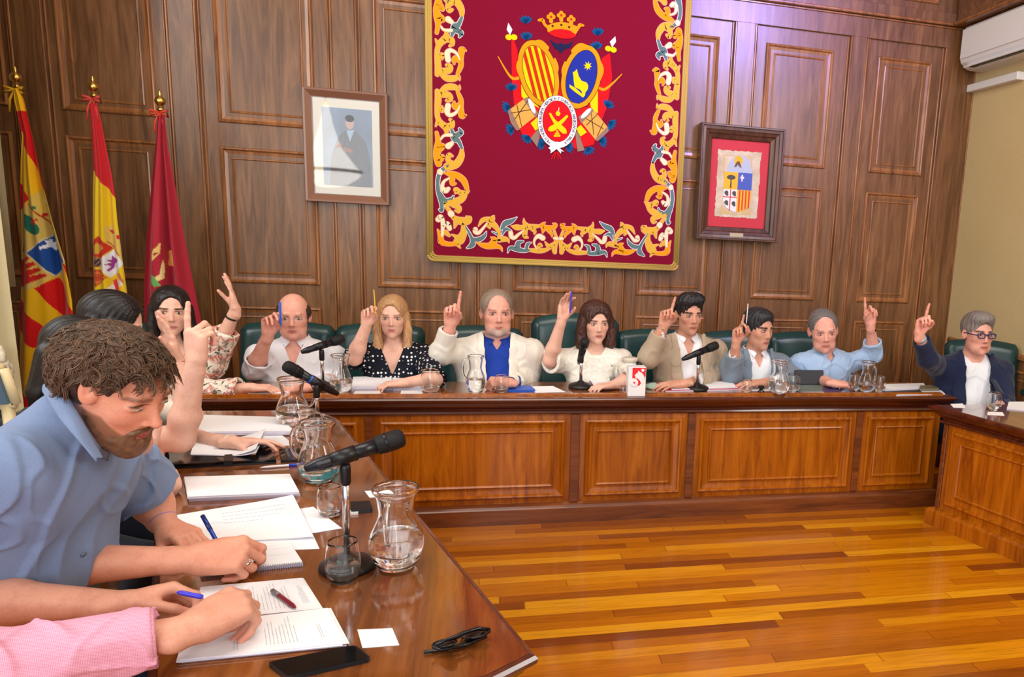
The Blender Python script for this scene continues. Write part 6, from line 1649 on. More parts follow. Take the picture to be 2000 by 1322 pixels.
def spain(x, y, X, Y):
    C = np.tile(SYEL, X.shape + (1,)); setc(C, in_poly(X, Y, [(380, 100), (460, 100), (540, 640), (514, 612), (408, 482), (380, 470)]), SRED)
    setc(C, Y > 1330, SRED); s = 6.007 / FC; U = (x - 160) * 6.007; V = (y - 400) * 6.007
    for P, c in (([(205, 362), (342, 510), (246, 622), (90, 596), (100, 450)], (196, 40, 22)), ([(130, 500), (190, 440), (215, 470), (250, 470), (270, 505), (200, 580), (140, 570)], (208, 160, 50)), ([(350, 522), (482, 690), (330, 852), (236, 742), (240, 640)], (226, 226, 232)),
                 ([(330, 590), (350, 620), (410, 640), (400, 680), (360, 690), (355, 740), (320, 780), (300, 770), (330, 720), (280, 700), (330, 680), (285, 640), (330, 650)], (150, 50, 130)), ([(100, 770), (220, 752), (312, 850), (180, 962), (100, 900)], (190, 62, 22)),
                 ([(275, 262), (345, 225), (440, 380), (472, 640), (440, 640), (285, 440)], (214, 184, 90)), ([(300, 290), (345, 290), (380, 330), (330, 340)], (200, 36, 26)), ([(395, 350), (430, 360), (440, 400), (400, 400)], (200, 36, 26)), ([(290, 430), (300, 428), (432, 590), (424, 598)], (176, 40, 20)),
                 ([(280, 1010), (400, 870), (470, 900), (470, 940), (330, 1030), (300, 1050)], (226, 222, 216)), ([(345, 890), (375, 870), (420, 1010), (372, 1024)], (206, 50, 44)), ([(380, 800), (430, 800), (480, 890), (480, 940), (450, 900)], (196, 110, 60))): setc(C, in_poly(U, V, P), srgb(*c))
    d = np.hypot(U - 185, V - 672); setc(C, d < 62, srgb(160, 110, 60)); setc(C, d < 48, srgb(60, 40, 60)); setc(C, (d < 60) & (np.abs(np.sin((U + V) * .05)) < .25), srgb(190, 150, 80))
    nv_ = in_poly(U, V, [(110, 778), (216, 760), (300, 850), (180, 950), (110, 892)]); ang = np.arctan2(V - 850, U - 195); dd = np.hypot(U - 195, V - 850); setc(C, nv_ & ((np.abs(np.sin(ang * 4)) < .22) | (np.abs(dd - 55) < 7)), srgb(224, 130, 50))
    return C
def crimson(x, y, X, Y):
    C = np.tile(A3(srgb(160, 22, 44)), X.shape + (1,)); U = (x - 270) * 7.346; V = (y - 440) * 7.346
    for P, c in (([(315, 262), (335, 262), (330, 400), (205, 525), (215, 470), (205, 440), (240, 340), (290, 305)], (214, 176, 100)), ([(235, 400), (330, 380), (250, 440)], (150, 40, 40)), ([(360, 500), (378, 560), (380, 760), (300, 800), (260, 745), (330, 700), (345, 560)], (222, 198, 130)),
                 ([(190, 700), (240, 720), (350, 860), (250, 880), (200, 820)], (96, 160, 84)), ([(400, 370), (460, 350), (475, 400), (510, 490), (500, 540), (540, 590), (480, 600), (400, 580), (410, 470)], (204, 140, 70)), ([(440, 450), (505, 470), (500, 510), (450, 520)], (232, 180, 110))): setc(C, in_poly(U, V, P), srgb(*c))
    return C
f1 = lambda u, v: np.sin(u * 9 + v * 3) * .5 + np.sin(u * 17 + 1.3) * .25
f2 = lambda u, v: np.sin(u * 8 + 1 + v * 2) * .5 + np.sin(u * 19 + v * 4) * .25
f3 = lambda u, v: np.sin(u * 13 + .6) * .6 + np.sin(u * 23 + v) * .2
flag('yellow and red striped flag with a white cross shield, leftmost of the flags', [(60, 120), (62, 170), (95, 330), (85, 450), (78, 600), (74, 900), (70, 1280), (68, 1500), (66, 1800)], [(80, 120), (105, 165), (150, 350), (190, 530), (240, 700), (300, 880), (335, 1060), (350, 1280), (370, 1500), (385, 1800)], 5.62, aragon, f1, (31, 152), 1, (-2.66, 5.70), (206, 160, 20))
flag('red and yellow flag with a crowned royal shield, middle one of the three flags', [(396, 186), (405, 330), (410, 480), (404, 600), (400, 800), (405, 1040), (405, 1400), (400, 1700)], [(430, 186), (448, 260), (470, 380), (495, 500), (512, 610), (520, 700), (545, 880), (580, 1100), (610, 1400), (630, 1700)], 5.66, spain, f2, (182, 170), 2, (-2.20, 5.74), (206, 70, 60))
flag('dark crimson flag with a small gold crest, right one of the three flags', [(702, 240), (692, 360), (668, 560), (642, 800), (632, 1000), (636, 1300), (640, 1600)], [(732, 240), (742, 360), (784, 600), (822, 820), (858, 1000), (895, 1180), (920, 1400), (940, 1600)], 5.68, crimson, f3, (313, 198), 3, (-1.86, 5.76), (196, 60, 40))

# ================================================================== curtain at the left edge
cur = empty('curtain', (-2.9, 4.9, 0), 'beige curtain with a tasselled fringe at the left edge of the photo', 'curtain')
CURT = felt('curtain_cloth', (196, 184, 146), .8)
def drape(u, v):
    z = 5.0 - 4.3 * v; a = at_y(6 if z < 1.6 else 2, 500, 4.9); x1 = -2.62 - .05 * max(0, (2.2 - z)); x = -3.6 + (x1 + 3.6) * u
    return (x, 4.95 + .035 * math.sin(u * 40) + .02 * math.sin(u * 17 + v * 3), z)
xe = at_y(9, 640, 4.95)[0]
v, f = grid_bm(70, 30, lambda u, vv: (-3.65 + (xe + .03 * vv + 3.65) * u, 4.95 + .035 * math.sin(u * 46) + .02 * math.sin(u * 17 + vv * 3), 5.0 - 4.95 * vv)); MB().add(v, f, True).build('drape', CURT, cur)
m = MB(); R = np.random.RandomState(2)
for k in range(26):
    p = at_y(4 + k * .55 + R.uniform(-1, 1), 680 + k * 2.6, 4.86); r = .016 + R.uniform(0, .006)
    m.lathe([(0, .02), (r * .6, .012), (r, 0), (r * .8, -.02), (r * 1.1, -.035), (0, -.045)], (p[0] + R.uniform(-.02, .01), p[1] + R.uniform(-.03, .02), p[2]), 8)
o = m.build('tassel_fringe', felt('tassel', (222, 214, 190), .8), cur); o['kind'] = 'stuff'
xe2 = at_y(26, 560, 5.9)[0]
c2 = empty('curtain', (-3.2, 5.9, 0), 'narrow beige curtain fold hanging behind, between the fringed curtain and the striped flag', 'curtain')
v, f = grid_bm(60, 20, lambda u, vv: (-3.6 + (xe2 + 3.6) * u, 5.93 + .03 * math.sin(u * 44), 4.6 - 3.45 * vv)); MB().add(v, f, True).build('drape', CURT, c2)

# ================================================================== chandelier over the seats on the left (seen mirrored in the portrait glass)
EMB = NB('lamp_crystal', .3, (.9, .9, .88)); EMB.p.inputs['Emission Color'].default_value = (1, .96, .9, 1); EMB.p.inputs['Emission Strength'].default_value = 9.0
chn = empty('chandelier', (-2.13, .25, 2.30), 'crystal chandelier with a glowing bowl, mirrored in the glass of the portrait', 'chandelier'); cxy = (-2.13, .25, 2.30)
m = MB(); m.lathe([(.04, .85), (.08, .62), (.17, .32), (.36, .06), (.43, .0)], cxy, 40); m.build('crystal_strands', EMB.m, chn)
m = MB(); m.lathe([(.43, -.03), (.40, -.09), (.26, -.19), (.10, -.24), (0, -.25)], cxy, 40); m.build('bowl', EMB.m, chn)
m = MB(); m.lathe([(.43, -.035), (.455, -.02), (.455, .005), (.43, .01)], cxy, 40, close=True); m.build('rim', GOLD, chn)
m = MB(); m.tube([(-2.13, .25, 3.1), (-2.13, .25, 5.38)], [.012, .012], 10); m.build('rod', GOLD, chn)
# ================================================================== green leather armchairs
LEATH = NB('green_leather', .28, spec=.6); n = LEATH.noise(LEATH.coord('Object'), 90, 3); n2 = LEATH.noise(LEATH.coord('Object'), 3, 2)
LEATH.base(LEATH.ramp(n2, [(.3, srgb(10, 46, 48)), (.7, srgb(20, 64, 64))])); LEATH.bump(n, .08, .002); LEATH = LEATH.m
CHW = wood('chair_wood', srgb(60, 30, 16), srgb(92, 50, 28), srgb(120, 72, 44), .3)
def make_chair(w=.56, top=1.02, arch=.03):
    r = empty('armchair', (0, 0, 0))
    def pad(u, v, s):          # front or back skin of the padded back
        x = (u - .5) * w; zt = top - arch * (abs(u - .5) * 2) ** 2.2 - (.03 if abs(u - .5) > .49 else 0); z = .46 + (zt - .46) * v
        e = min(1, min(u, 1 - u) * 9, (1 - v) * 9); bul = .045 * math.sqrt(max(0, 1 - (1 - e) ** 2))
        return (x, .26 + .10 * v - s * (bul + .005) * (-1), z)
    m = MB(); n = 22
    for s in (-1, 1):
        v, f = grid_bm(n, n, lambda u, vv: pad(u, vv, s)); m.add(v, f if s < 0 else [q[::-1] for q in f], True)
    m.build('backrest', LEATH, r)
    m = MB(); m.box((0, 0, .44), (w, .50, .10), bev=.03); m.build('seat', LEATH, r)
    for s in (-1, 1):
        a = MB(); a.box((s * (w / 2 + .02), -.02, .66), (.055, .44, .05), bev=.02); a.box((s * (w / 2 + .02), -.20, .55), (.04, .04, .20), bev=.008); a.build('armrest', LEATH, r)
        for y in (-.21, .25):
            l = MB(); l.tube([(s * (w / 2 - .03), y, .41), (s * (w / 2 - .02), y, .0)], [.026, .018], 10); l.build('leg', CHW, r)
    f_ = MB(); f_.box((0, 0, .375), (w - .02, .48, .04), bev=.006); f_.build('seat_frame', CHW, r)
    return r
def place(ch, x, y, rz, label): ch.location = (x, y, 0); ch.rotation_euler = (0, 0, rz); tag(ch, label, 'chair', 'green leather council armchairs'); return ch
proto = make_chair()
def back_x(px, py, Y=5.36): return at_y(px, py, Y)[0]
place(proto, back_x(556, 640), 5.10, 0, 'green leather armchair under the bald man in the white shirt')
spots = [(740, 'green leather armchair behind the woman in the dotted blouse'), (940, 'green leather armchair behind the bearded man in the cream jacket, mostly hidden'),
         (1285, 'green leather armchair behind the man in the beige jacket'), (1450, 'green leather armchair behind the man in the blue-grey suit'), (1578, 'green leather armchair behind the man in the light blue shirt')]
for px, lb in spots: place(copy_tree(proto), back_x(px, 645), 5.10, 0, lb)
c_ = make_chair(.62, 1.12, .05); place(c_, back_x(1128, 620), 5.10, 0, 'taller green leather chair with an arched top behind the woman in the white knit')
place(copy_tree(proto), 3.62, 4.86, -.35, 'green leather armchair of the man in the navy blazer at the right edge')
place(copy_tree(proto), -1.78, 4.98, .75, 'green leather armchair of the young woman in the floral blouse')
place(copy_tree(proto), -1.84, 3.72, 1.40, 'green leather armchair of the black-haired woman with the raised open hand')
ch = place(copy_tree(proto), -1.62, 3.16, 1.32, 'green leather armchair of the woman in black, its top corner showing behind her')
place(copy_tree(proto), -1.50, 2.34, 1.25, 'green leather armchair under the curly-haired man')
place(copy_tree(proto), -1.62, 1.62, 1.2, 'green leather armchair of the man in the pink shirt')

# gilt chair whose padded back just shows at the left edge
gc = empty('gilt_chair', (-2.05, 2.75, 0), 'blue-grey upholstered chair with a pale gilt edge at the left margin of the photo', 'chair')
q = [at_y(x, y, 2.62) for x, y in ((-110, 690), (-2, 722), (23, 792), (-84, 800))]
q = [(p[0], p[2]) for p in q]; MY = Matrix(((1, 0, 0), (0, 0, 1), (0, 1, 0)))
m = MB(); m.prism([tuple((lerp((*p, 0), (sum(t[0] for t in q) / 4, sum(t[1] for t in q) / 4, 0), .10))[:2]) for p in q], 2.615, 2.68, MY); m.build('backrest', plain('blue_grey_upholstery', (74, 98, 116), .8), gc)
m = MB()
for a, b in zip(q, q[1:] + q[:1]): m.tube([(a[0], 2.64, a[1]), (b[0], 2.64, b[1])], .014, 10)
GILT = plain('pale_gilt', (214, 196, 150), .4); m.build('gilt_frame', GILT, gc)
zb = min(p[1] for p in q); xm = (q[2][0] + q[3][0]) / 2
for x in (q[2][0] - .02, q[3][0] + .02):
    m = MB(); m.tube([(x, 2.64, zb + .01), (x, 2.66, 0)], [.016, .014], 10); m.build('leg', GILT, gc)
    m = MB(); m.tube([(x, 3.02, .44), (x, 3.04, 0)], [.016, .014], 10); m.build('leg', GILT, gc)
m = MB(); m.box((xm, 2.84, .45), (abs(q[2][0] - q[3][0]), .42, .07), bev=.02); m.build('seat', plain('blue_grey_upholstery', (74, 98, 116), .8), gc)
# ================================================================== things on the desks
ZT = .761
def Z(px, py, z=ZT): return at_z(px, py, z)
GLASS = NB('clear_glass', .02, (1, 1, 1), trans=1.0, ior=1.45).m
WATER = NB('water', .0, (1, 1, 1), trans=1.0, ior=1.33).m
def dense(prof, n=4):
    P = [A3((a, b, 0)) for a, b in prof]; out = []
    for i in range(len(P) - 1):
        p0, p1, p2, p3 = P[max(i - 1, 0)], P[i], P[i + 1], P[min(i + 2, len(P) - 1)]; m1 = (p2 - p0) / 2; m2 = (p3 - p1) / 2; L = np.linalg.norm(p2 - p1)
        for m_ in (m1, m2):
            q = np.linalg.norm(m_)
            if q > L: m_ *= L / q
        for k in range(n):
            t = k / n; h = (2 * t**3 - 3 * t**2 + 1) * p1 + (t**3 - 2 * t**2 + t) * m1 + (-2 * t**3 + 3 * t**2) * p2 + (t**3 - t**2) * m2; out.append((max(0, h[0]), h[1]))
    return out + [prof[-1]]
def jug(px, py, hgt, label, hand=PI * 1.5, water=.5, w=1.0):
    p = Z(px, py); r = empty('glass_jug', tuple(p), label, 'jug', None); k = hgt / .225; x, y, z = p
    o = [(.0, .0), (.040, .0), (.048, .006), (.062, .030), (.070, .060), (.069, .085), (.058, .115), (.047, .140), (.044, .155), (.048, .185), (.053, .208), (.0585, .214), (.0600, .221), (.0575, .226)]
    i = [(.053, .224), (.050, .211), (.044, .185), (.040, .155), (.043, .140), (.054, .115), (.065, .085), (.066, .060), (.058, .032), (.045, .012), (.0, .010)]
    m = MB(); m.lathe([(a * k * w, b * k) for a, b in dense(o) + dense(i)], (x, y, z), 40); m.build('body', GLASS, r)
    if water:
        zs = [(.0, .0095), (.0460, .0115), (.0600, .033), (.0680, .060), (.0672, .085), (.0562, .115)]; top = water * .225
        q = [(a, b) for a, b in zs if b < top]; ra = float(np.interp(top, [b for a, b in zs], [a for a, b in zs])); q += [(ra, top), (0, top)]
        m = MB(); m.lathe([(a * k * w, b * k) for a, b in q], (x, y, z), 40); m.build('water', WATER, r)
    c, s = math.cos(hand), math.sin(hand); pts = [(.050, .205), (.075, .200), (.092, .165), (.090, .120), (.078, .095), (.066, .088)]
    m = MB(); m.tube([(x + a * k * w * c, y + a * k * w * s, z + b * k) for a, b in [(q[0], q[1]) for q in spline(pts, 4)]], .0065 * k, 10); m.build('handle', GLASS, r)
    return r
def tumbler(px, py, hgt, label, water=.35, w=1.0, group=None):
    p = Z(px, py); r = empty('drinking_glass', tuple(p), label, 'glass', group); k = hgt / .115; x, y, z = p
    o = [(0, 0), (.026, 0), (.034, .006), (.043, .028), (.0455, .050), (.043, .080), (.037, .113), (.036, .115)]
    i = [(.0352, .1145), (.0418, .080), (.0441, .050), (.0416, .029), (.032, .010), (0, .008)]
    m = MB(); m.lathe([(a * k * w, b * k) for a, b in dense(o) + dense(i)], (x, y, z), 36); m.build('bowl', GLASS, r)
    if water:
        t = .115 * water; zs = [(0, .0070), (.0325, .0095), (.0423, .029), (.0448, .050)]; q = [(a, b) for a, b in zs if b < t]; ra = float(np.interp(t, [b for a, b in zs], [a for a, b in zs]))
        m = MB(); m.lathe([(a * k * w, b * k) for a, b in q + [(ra, t), (0, t)]], (x, y, z), 36); m.build('water', WATER, r)
    return r
def mic(base, piv, tail, head, label, body=(22, 24, 32), band=None, blue=False):
    """table microphone: domed base, pole, clamp and a hand microphone from tail to head (world points)"""
    base, piv, tail, head = map(A3, (base, piv, tail, head)); r = empty('table_microphone', tuple(base), label, 'microphone', None)
    m = MB(); m.lathe([(0, 0), (.072, 0), (.075, .006), (.072, .016), (.055, .026), (.025, .034), (.012, .044), (0, .046)], tuple(base), 36); m.build('base', BLACKP, r)
    m = MB(); m.tube([tuple(base + A3((0, 0, .03))), tuple(lerp(base, piv, .62)), tuple(piv - A3((0, 0, .045)))], [.0095, .0095, .0095], 14); m.build('pole', CHROME, r)
    ax = unit(head - tail); L = np.linalg.norm(head - tail); up = unit(np.cross(np.cross(ax, (0, 0, 1.)), ax)) if abs(ax[2]) < .95 else A3((0, 0, 1))
    m = MB(); m.tube([tuple(piv - A3((0, 0, .06))), tuple(piv - A3((0, 0, .052))), tuple(piv - A3((0, 0, .012))), tuple(piv)], [.011, .014, .014, .012], 14)
    c = tail + ax * (ax @ (piv - tail)); m.tube([tuple(c - ax * .032), tuple(c + ax * .034)], [.0195, .022], 16); m.build('clamp', BLACKP, r)
    bodym = plain('mic_body_%d_%d_%d' % body, body, .28); mm = empty('microphone_body'); bpy.data.objects.remove(mm)
    q = lambda t: tuple(tail + ax * L * t)
    m = MB(); m.tube([q(0), q(.01), q(.12), q(.125), q(.5), q(.70)], [.006, .011, .0165, .0175, .0185, .0225], 20); bo = m.build('microphone_body', bodym, r)
    g = NB('mic_grille', .45, srgb(20, 20, 24), metal=.3); vo = g.node('ShaderNodeTexVoronoi'); vo.inputs['Scale'].default_value = 520; g.l(g.coord('Object'), vo.inputs['Vector']); g.bump(vo.outputs['Distance'], .6, .002)
    m = MB(); m.tube([q(.70), q(.72), q(.80), q(.90), q(.97), q(.995), q(1.0)], [.0225, .0255, .0275, .0280, .0255, .0180, .0100], 22); m.build('grille', g.m, bo)
    m = MB(); m.tube([q(.795), q(.815)], [.0287, .0289], 22); m.build('grille_ring', BLACKG, bo)
    if blue: m = MB(); m.tube([q(.40), q(.56)], [.0186, .0200], 20); m.build('blue_tape', plain('blue_tape', (26, 84, 190), .3), bo)
    return r
def along(pa, pb, Ya, Yb): return at_y(*pa, Ya), at_y(*pb, Yb)
# microphones
b = Z(668, 1072); t, h = along((594, 916), (790, 853), 2.13, 2.20); p = at_y(674, 905, 2.165); mic((p[0] - .005, p[1] + .02, ZT), p, t, h, 'large black table microphone in the foreground on the left desk, chrome pole')
t, h = along((661, 770), (555, 712), 3.86, 3.74); p = at_y(618, 752, 3.80); mic((p[0], p[1], ZT), p, t, h, 'black table microphone with a blue stripe among the jugs, its head pointing up left', blue=True)
t, h = along((588, 688), (672, 660), 4.55, 4.66); p = at_y(628, 683, 4.60); mic((p[0], p[1], ZT), p, t, h, 'slim black table microphone in front of the man in the white shirt')
p = at_y(1136, 690, 4.62); mic((p[0], p[1], ZT), p, p + A3((-.005, .075, -.075)), p + A3((.01, -.115, .12)) * .8, 'black table microphone on a round base in front of the woman in white knit', blue=True)
t, h = along((1332, 702), (1402, 673), 4.54, 4.60); p = at_y(1365, 694, 4.56); mic((p[0], p[1], ZT), p, t, h, 'black microphone on a round base in front of the man in the beige jacket', blue=True)
# jugs and glasses
jug(775, 1106, .235, 'large glass jug half full of water beside the foreground microphone', hand=-1.75, water=.42)
jug(623, 938, .225, 'glass jug behind the foreground microphone, water inside, left desk', hand=PI * .95, water=.25)
jug(573, 832, .225, 'glass jug under the blue-striped microphone on the left desk', hand=.3, water=.4)
jug(602, 868, .150, 'small glass jug between the two larger jugs on the left desk', hand=.1, water=.35)
tumbler(671, 1134, .115, 'drinking glass with a little water in the foreground, left of the large jug', .36)
tumbler(645, 1006, .100, 'nearly empty drinking glass beside the chrome pole of the foreground microphone', .12)
jug(667, 768, .215, 'tall glass jug in front of the woman in the dotted blouse', hand=-1.4, water=.35, w=.85)
jug(929, 767, .215, 'glass jug with its handle to the left in front of the bearded man', hand=PI, water=.38, w=.80)
jug(1520, 770, .215, 'glass jug in front of the man in the blue-grey suit', hand=PI * 1.4, water=.38)
jug(1691, 767, .205, 'glass jug between two glasses near the right end of the long desk', hand=-1.3, water=.3, w=.85)
tumbler(841, 768, .135, 'drinking glass in front of the dotted sleeve', .3)
tumbler(979, 768, .105, 'drinking glass beside the blue folder of the bearded man', .3)
tumbler(1458, 768, .085, 'low drinking glass left of the jug of the man in the suit', .3)
tumbler(1548, 766, .115, 'drinking glass just right of the jug of the man in the suit', .35)
tumbler(1668, 764, .115, 'drinking glass touching the left side of the rightmost jug', .35, .9)
tumbler(1717, 766, .110, 'drinking glass right of the rightmost jug', .35, .9)
tumbler(1940, 801, .110, 'drinking glass on the right desk beside the navy sleeve', .3)
tumbler(1203, 752, .125, 'tall narrow drinking glass behind the white carton', .4, .85)
tumbler(1217, 770, .050, 'tiny upturned glass at the foot of the white carton', 0, 1.2)
p = Z(1228, 752); r = empty('thermos_jug', tuple(p), 'white and grey thermos jug behind the white and red carton', 'jug'); m = MB(); m.lathe([(0, 0), (.045, 0), (.047, .01), (.047, .12), (.040, .145), (0, .146)], tuple(p), 28); m.build('body', WHP, r)
m = MB(); m.lathe([(.040, .145), (.050, .158), (.052, .170), (.046, .176), (0, .177)], tuple(p), 28); m.build('lid', plain('lid_cream', (206, 200, 184), .4), r)
m = MB(); m.tube([tuple(p + A3(q)) for q in ((.045, -.005, .15), (.072, -.008, .14), (.076, -.008, .09), (.046, -.004, .05))], .006, 8); m.build('handle', BLACKP, r)

# paper
PAP = NB('paper', .85, spec=.2); n = PAP.noise(PAP.coord('Object'), 3, 2); PAP.base(PAP.ramp(n, [(.3, srgb(232, 234, 242)), (.7, srgb(244, 245, 248))])); PAP = PAP.m
PAPE = plain('paper_edges', (206, 202, 222), .85)
INK = plain('printing_ink', (158, 164, 180), .8)
def quad_frame(c):            # corners: near-left, near-right, far-right, far-left
    return [Z(*q) for q in c]
def sheets(name, corners, th, label, cat='paper', z0=ZT, text=None, curl=0.0, group=None, logo=None, nsheet=1, seed=1, mat=None, mess=.004):
    P = [at_z(x, y, z0) for x, y in corners]; r = empty(name, tuple(sum(P) / 4), label, cat, group); R = np.random.RandomState(seed)
    n = max(1, nsheet); k = th / n
    for i in range(n):
        m = MB(); o = A3((R.uniform(-mess, mess), R.uniform(-mess, mess), 0)) * (0 if n == 1 or i == n - 1 else 1); za = z0 + k * i; zb = z0 + k * (i + 1) - .0002
        nu_ = 14; nv_ = 10
        def fn(u, v, z):
            p = P[0] * (1 - u) * (1 - v) + P[1] * u * (1 - v) + P[2] * u * v + P[3] * (1 - u) * v + o
            c = curl * (max(0, u - .55) / .45) ** 2 * (1 if i == n - 1 else .6); return (p[0], p[1], z + c + .0006 * math.sin(u * 5 + i) * (curl > 0))
        v1, f1_ = grid_bm(nu_, nv_, lambda u, v: fn(u, v, zb)); v0, f0_ = grid_bm(nu_, nv_, lambda u, v: fn(u, v, za)); N = nu_ * nv_
        m.v = v1 + v0; m.f = [tuple(q) for q in f1_] + [tuple(N + a for a in q[::-1]) for q in f0_]; m.mi = [0] * len(m.f)
        ring_ = [j for j in range(nu_)] + [nu_ - 1 + nu_ * j for j in range(1, nv_)] + [nu_ * (nv_ - 1) + j for j in range(nu_ - 2, -1, -1)] + [nu_ * j for j in range(nv_ - 2, 0, -1)]
        for a, b in zip(ring_, ring_[1:] + ring_[:1]): m.f.append((a, N + a, N + b, b)); m.mi.append(1)
        m.sm = [False] * len(m.f); top = m.build('sheet' if n > 1 else 'pages', [mat or PAP, PAPE], r)
    zt = z0 + th + .0003
    if text:                  # rows of tiny printed lines: (u0, u1, v0, v1, rows)
        t = MB()
        for (u0, u1, v0, v1, rows, ver) in text:
            for j in range(rows):
                a = (j + .5) / rows; w = R.uniform(.55, 1.0); x = 0
                while x < w:
                    ln = R.uniform(.02, .07); x2 = min(w, x + ln)
                    if ver: U0, U1, V0, V1 = u0 + (u1 - u0) * a, u0 + (u1 - u0) * a + .0035, v0 + (v1 - v0) * x, v0 + (v1 - v0) * x2
                    else: U0, U1, V0, V1 = u0 + (u1 - u0) * x, u0 + (u1 - u0) * x2, v0 + (v1 - v0) * a, v0 + (v1 - v0) * a + .005
                    c = []
                    for u, v in ((U0, V0), (U1, V0), (U1, V1), (U0, V1)):
                        p = P[0] * (1 - u) * (1 - v) + P[1] * u * (1 - v) + P[2] * u * v + P[3] * (1 - u) * v; cu = curl * (max(0, u - .55) / .45) ** 2; c.append((p[0], p[1], zt + cu + .0004))
                    t.add(c, [(0, 1, 2, 3)]); x = x2 + .02
        t.build('printed_text', INK, r)
    return r
TXT = [(.18, .9, .25, .95, 1, False)]
# left desk, from the near end
sheets('paper_stack', [(352, 1296), (676, 1264), (640, 1194), (372, 1226)], .010, 'stack of printed sheets under the fist of the man in pink', 'papers', nsheet=5, text=[(.30, .34, .1, .8, 2, True), (.50, .72, .15, .9, 9, True), (.86, .89, .2, .6, 2, True)], seed=3, mess=.008)
sheets('paper_stack', [(372, 1216), (628, 1190), (590, 1130), (392, 1148)], .003, 'printed pages with a red pen lying on them', 'papers', nsheet=2, text=[(.25, .80, .12, .9, 17, True), (.88, .94, .2, .8, 4, True)], seed=4)
nb = sheets('spiral_notebook', [(392, 1127), (592, 1106), (564, 1062), (380, 1078)], .012, 'spiral notebook with squared pages under the writing hand', 'notebook', nsheet=1, text=[(.3, .95, .2, .85, 5, False)])
m = MB(); a = Z(394, 1126); e = Z(592, 1106)
for k in range(44):
    c = lerp(a, e, (k + .5) / 44) + A3((0, 0, .007)); m.lathe([(.0062, -.0007), (.0072, -.0007), (.0072, .0007), (.0062, .0007)], tuple(c), 10, Matrix.Rotation(PI / 2, 3, 'Y'), close=True)
o = m.build('spiral_binding', plain('wire', (150, 150, 170), .3, metal=.8), nb); o['kind'] = 'stuff'
sheets('loose_sheet', [(398, 1082), (624, 1072), (612, 1046), (420, 1050)], .0012, 'loose sheet sticking out between the notebook and the larger pages', 'papers')
sheets('loose_sheet', [(560, 1050), (668, 1032), (612, 990), (520, 1004)], .0012, 'loose sheet next to the nearly empty glass, partly under the big pages', 'papers')
sheets('paper_stack', [(356, 1062), (612, 1052), (572, 970), (346, 1008)], .004, 'wide printed pages spread beside the blue pen of the curly-haired man', 'papers', z0=ZT + .0016, nsheet=2, curl=.004, text=[(.35, .9, .45, .85, 4, False), (.2, .4, .5, .6, 2, False)], seed=6)
sheets('bound_document', [(368, 980), (585, 970), (566, 934), (360, 940)], .018, 'thick bound white document lying between the black folder and the spread pages', 'document', nsheet=4, text=[(.90, .94, .45, .7, 2, False)], seed=8, mess=.002)
sheets('paper_stack', [(372, 852), (576, 850), (545, 822), (398, 818)], .020, 'tall stack of white sheets at the far end of the left desk', 'papers', nsheet=5, seed=9, mess=.01)
sheets('loose_sheet', [(500, 872), (576, 870), (548, 848), (488, 850)], .0015, 'single sheet under the fingertips of the hand with the pale watch', 'papers')
fo = empty('folder', tuple(Z(430, 900)), 'black leather folder with a strap on the left desk', 'folder')
P_ = [Z(322, 917), Z(540, 905), Z(520, 868), Z(336, 876)]
for k_, (z0_, z1_) in enumerate(((0, .008), (.010, .018))):
    m = MB(); m.prism([(p[0], p[1]) for p in P_], ZT + z0_, ZT + z1_); m.build('cover', BLACKG if k_ else BLACKP, fo)
m = MB(); a = lerp(P_[0], P_[1], .52); e = lerp(P_[0], P_[1], .60); up_ = (P_[3] - P_[0]) * .3; m.prism([(a[0], a[1] - .004), (e[0], e[1] - .004), (e[0] + up_[0], e[1] + up_[1]), (a[0] + up_[0], a[1] + up_[1])], ZT + .004, ZT + .022); m.build('strap', BLACKP, fo)
sheets('loose_sheet', [(372, 888), (500, 892), (520, 850), (380, 862)], .003, 'curled sheets lying on the black folder under the hand with the pale watch', 'papers', z0=ZT + .0185, curl=.030, nsheet=2, seed=10, mess=.006)
# small things
def slab(name, corners, th, mat, label, cat, z0=ZT, rad=.012, screen=None):
    P = [at_z(x, y, z0) for x, y in corners]; r = empty(name, tuple(sum(P) / 4), label, cat); pts = []
    for i in range(4):
        p, a, e = P[i], P[i - 1], P[(i + 1) % 4]; d1, d2 = unit(a - p), unit(e - p)
        for t in np.linspace(0, 1, 6): pts.append(tuple(((p + d1 * rad) * (1 - t) ** 2 + p * 2 * t * (1 - t) + (p + d2 * rad) * t * t)[:2]))
    m = MB(); m.prism(pts, z0, z0 + th); m.build('casing' if screen else 'body', mat, r)
    if screen:
        c = sum(A3((*q, 0)) for q in pts) / len(pts); m = MB(); m.prism([tuple((c + (A3((*q, 0)) - c) * .95)[:2]) for q in pts], z0 + th, z0 + th + .0006); m.build('screen', screen, r)
    return r
slab('smartphone', [(560, 1330), (726, 1292), (694, 1266), (522, 1300)], .009, BLACKP, 'black smartphone face up at the near end of the left desk', 'phone', screen=BLACKG)
slab('card', [(708, 1266), (780, 1260), (766, 1227), (698, 1230)], .0008, PAP, 'blank white card between the papers and the folded sunglasses', 'card', rad=.001)
slab('card', [(722, 972), (768, 969), (756, 957), (712, 959)], .0008, PAP, 'small white card behind the large jug', 'card', rad=.001)
slab('voice_recorder', [(686, 1004), (728, 1001), (722, 985), (684, 987)], .014, BLACKP, 'small black recorder right of the chrome microphone pole', 'recorder', rad=.006)
slab('eraser', [(684, 1006), (700, 1005), (698, 999), (684, 1000)], .008, WHP, 'small white knob in front of the black recorder', 'eraser', rad=.003)
slab('smartphone', [(549, 904), (592, 902), (586, 878), (545, 880)], .009, BLACKP, 'black phone lying behind the white and blue pen', 'phone', screen=BLACKG)
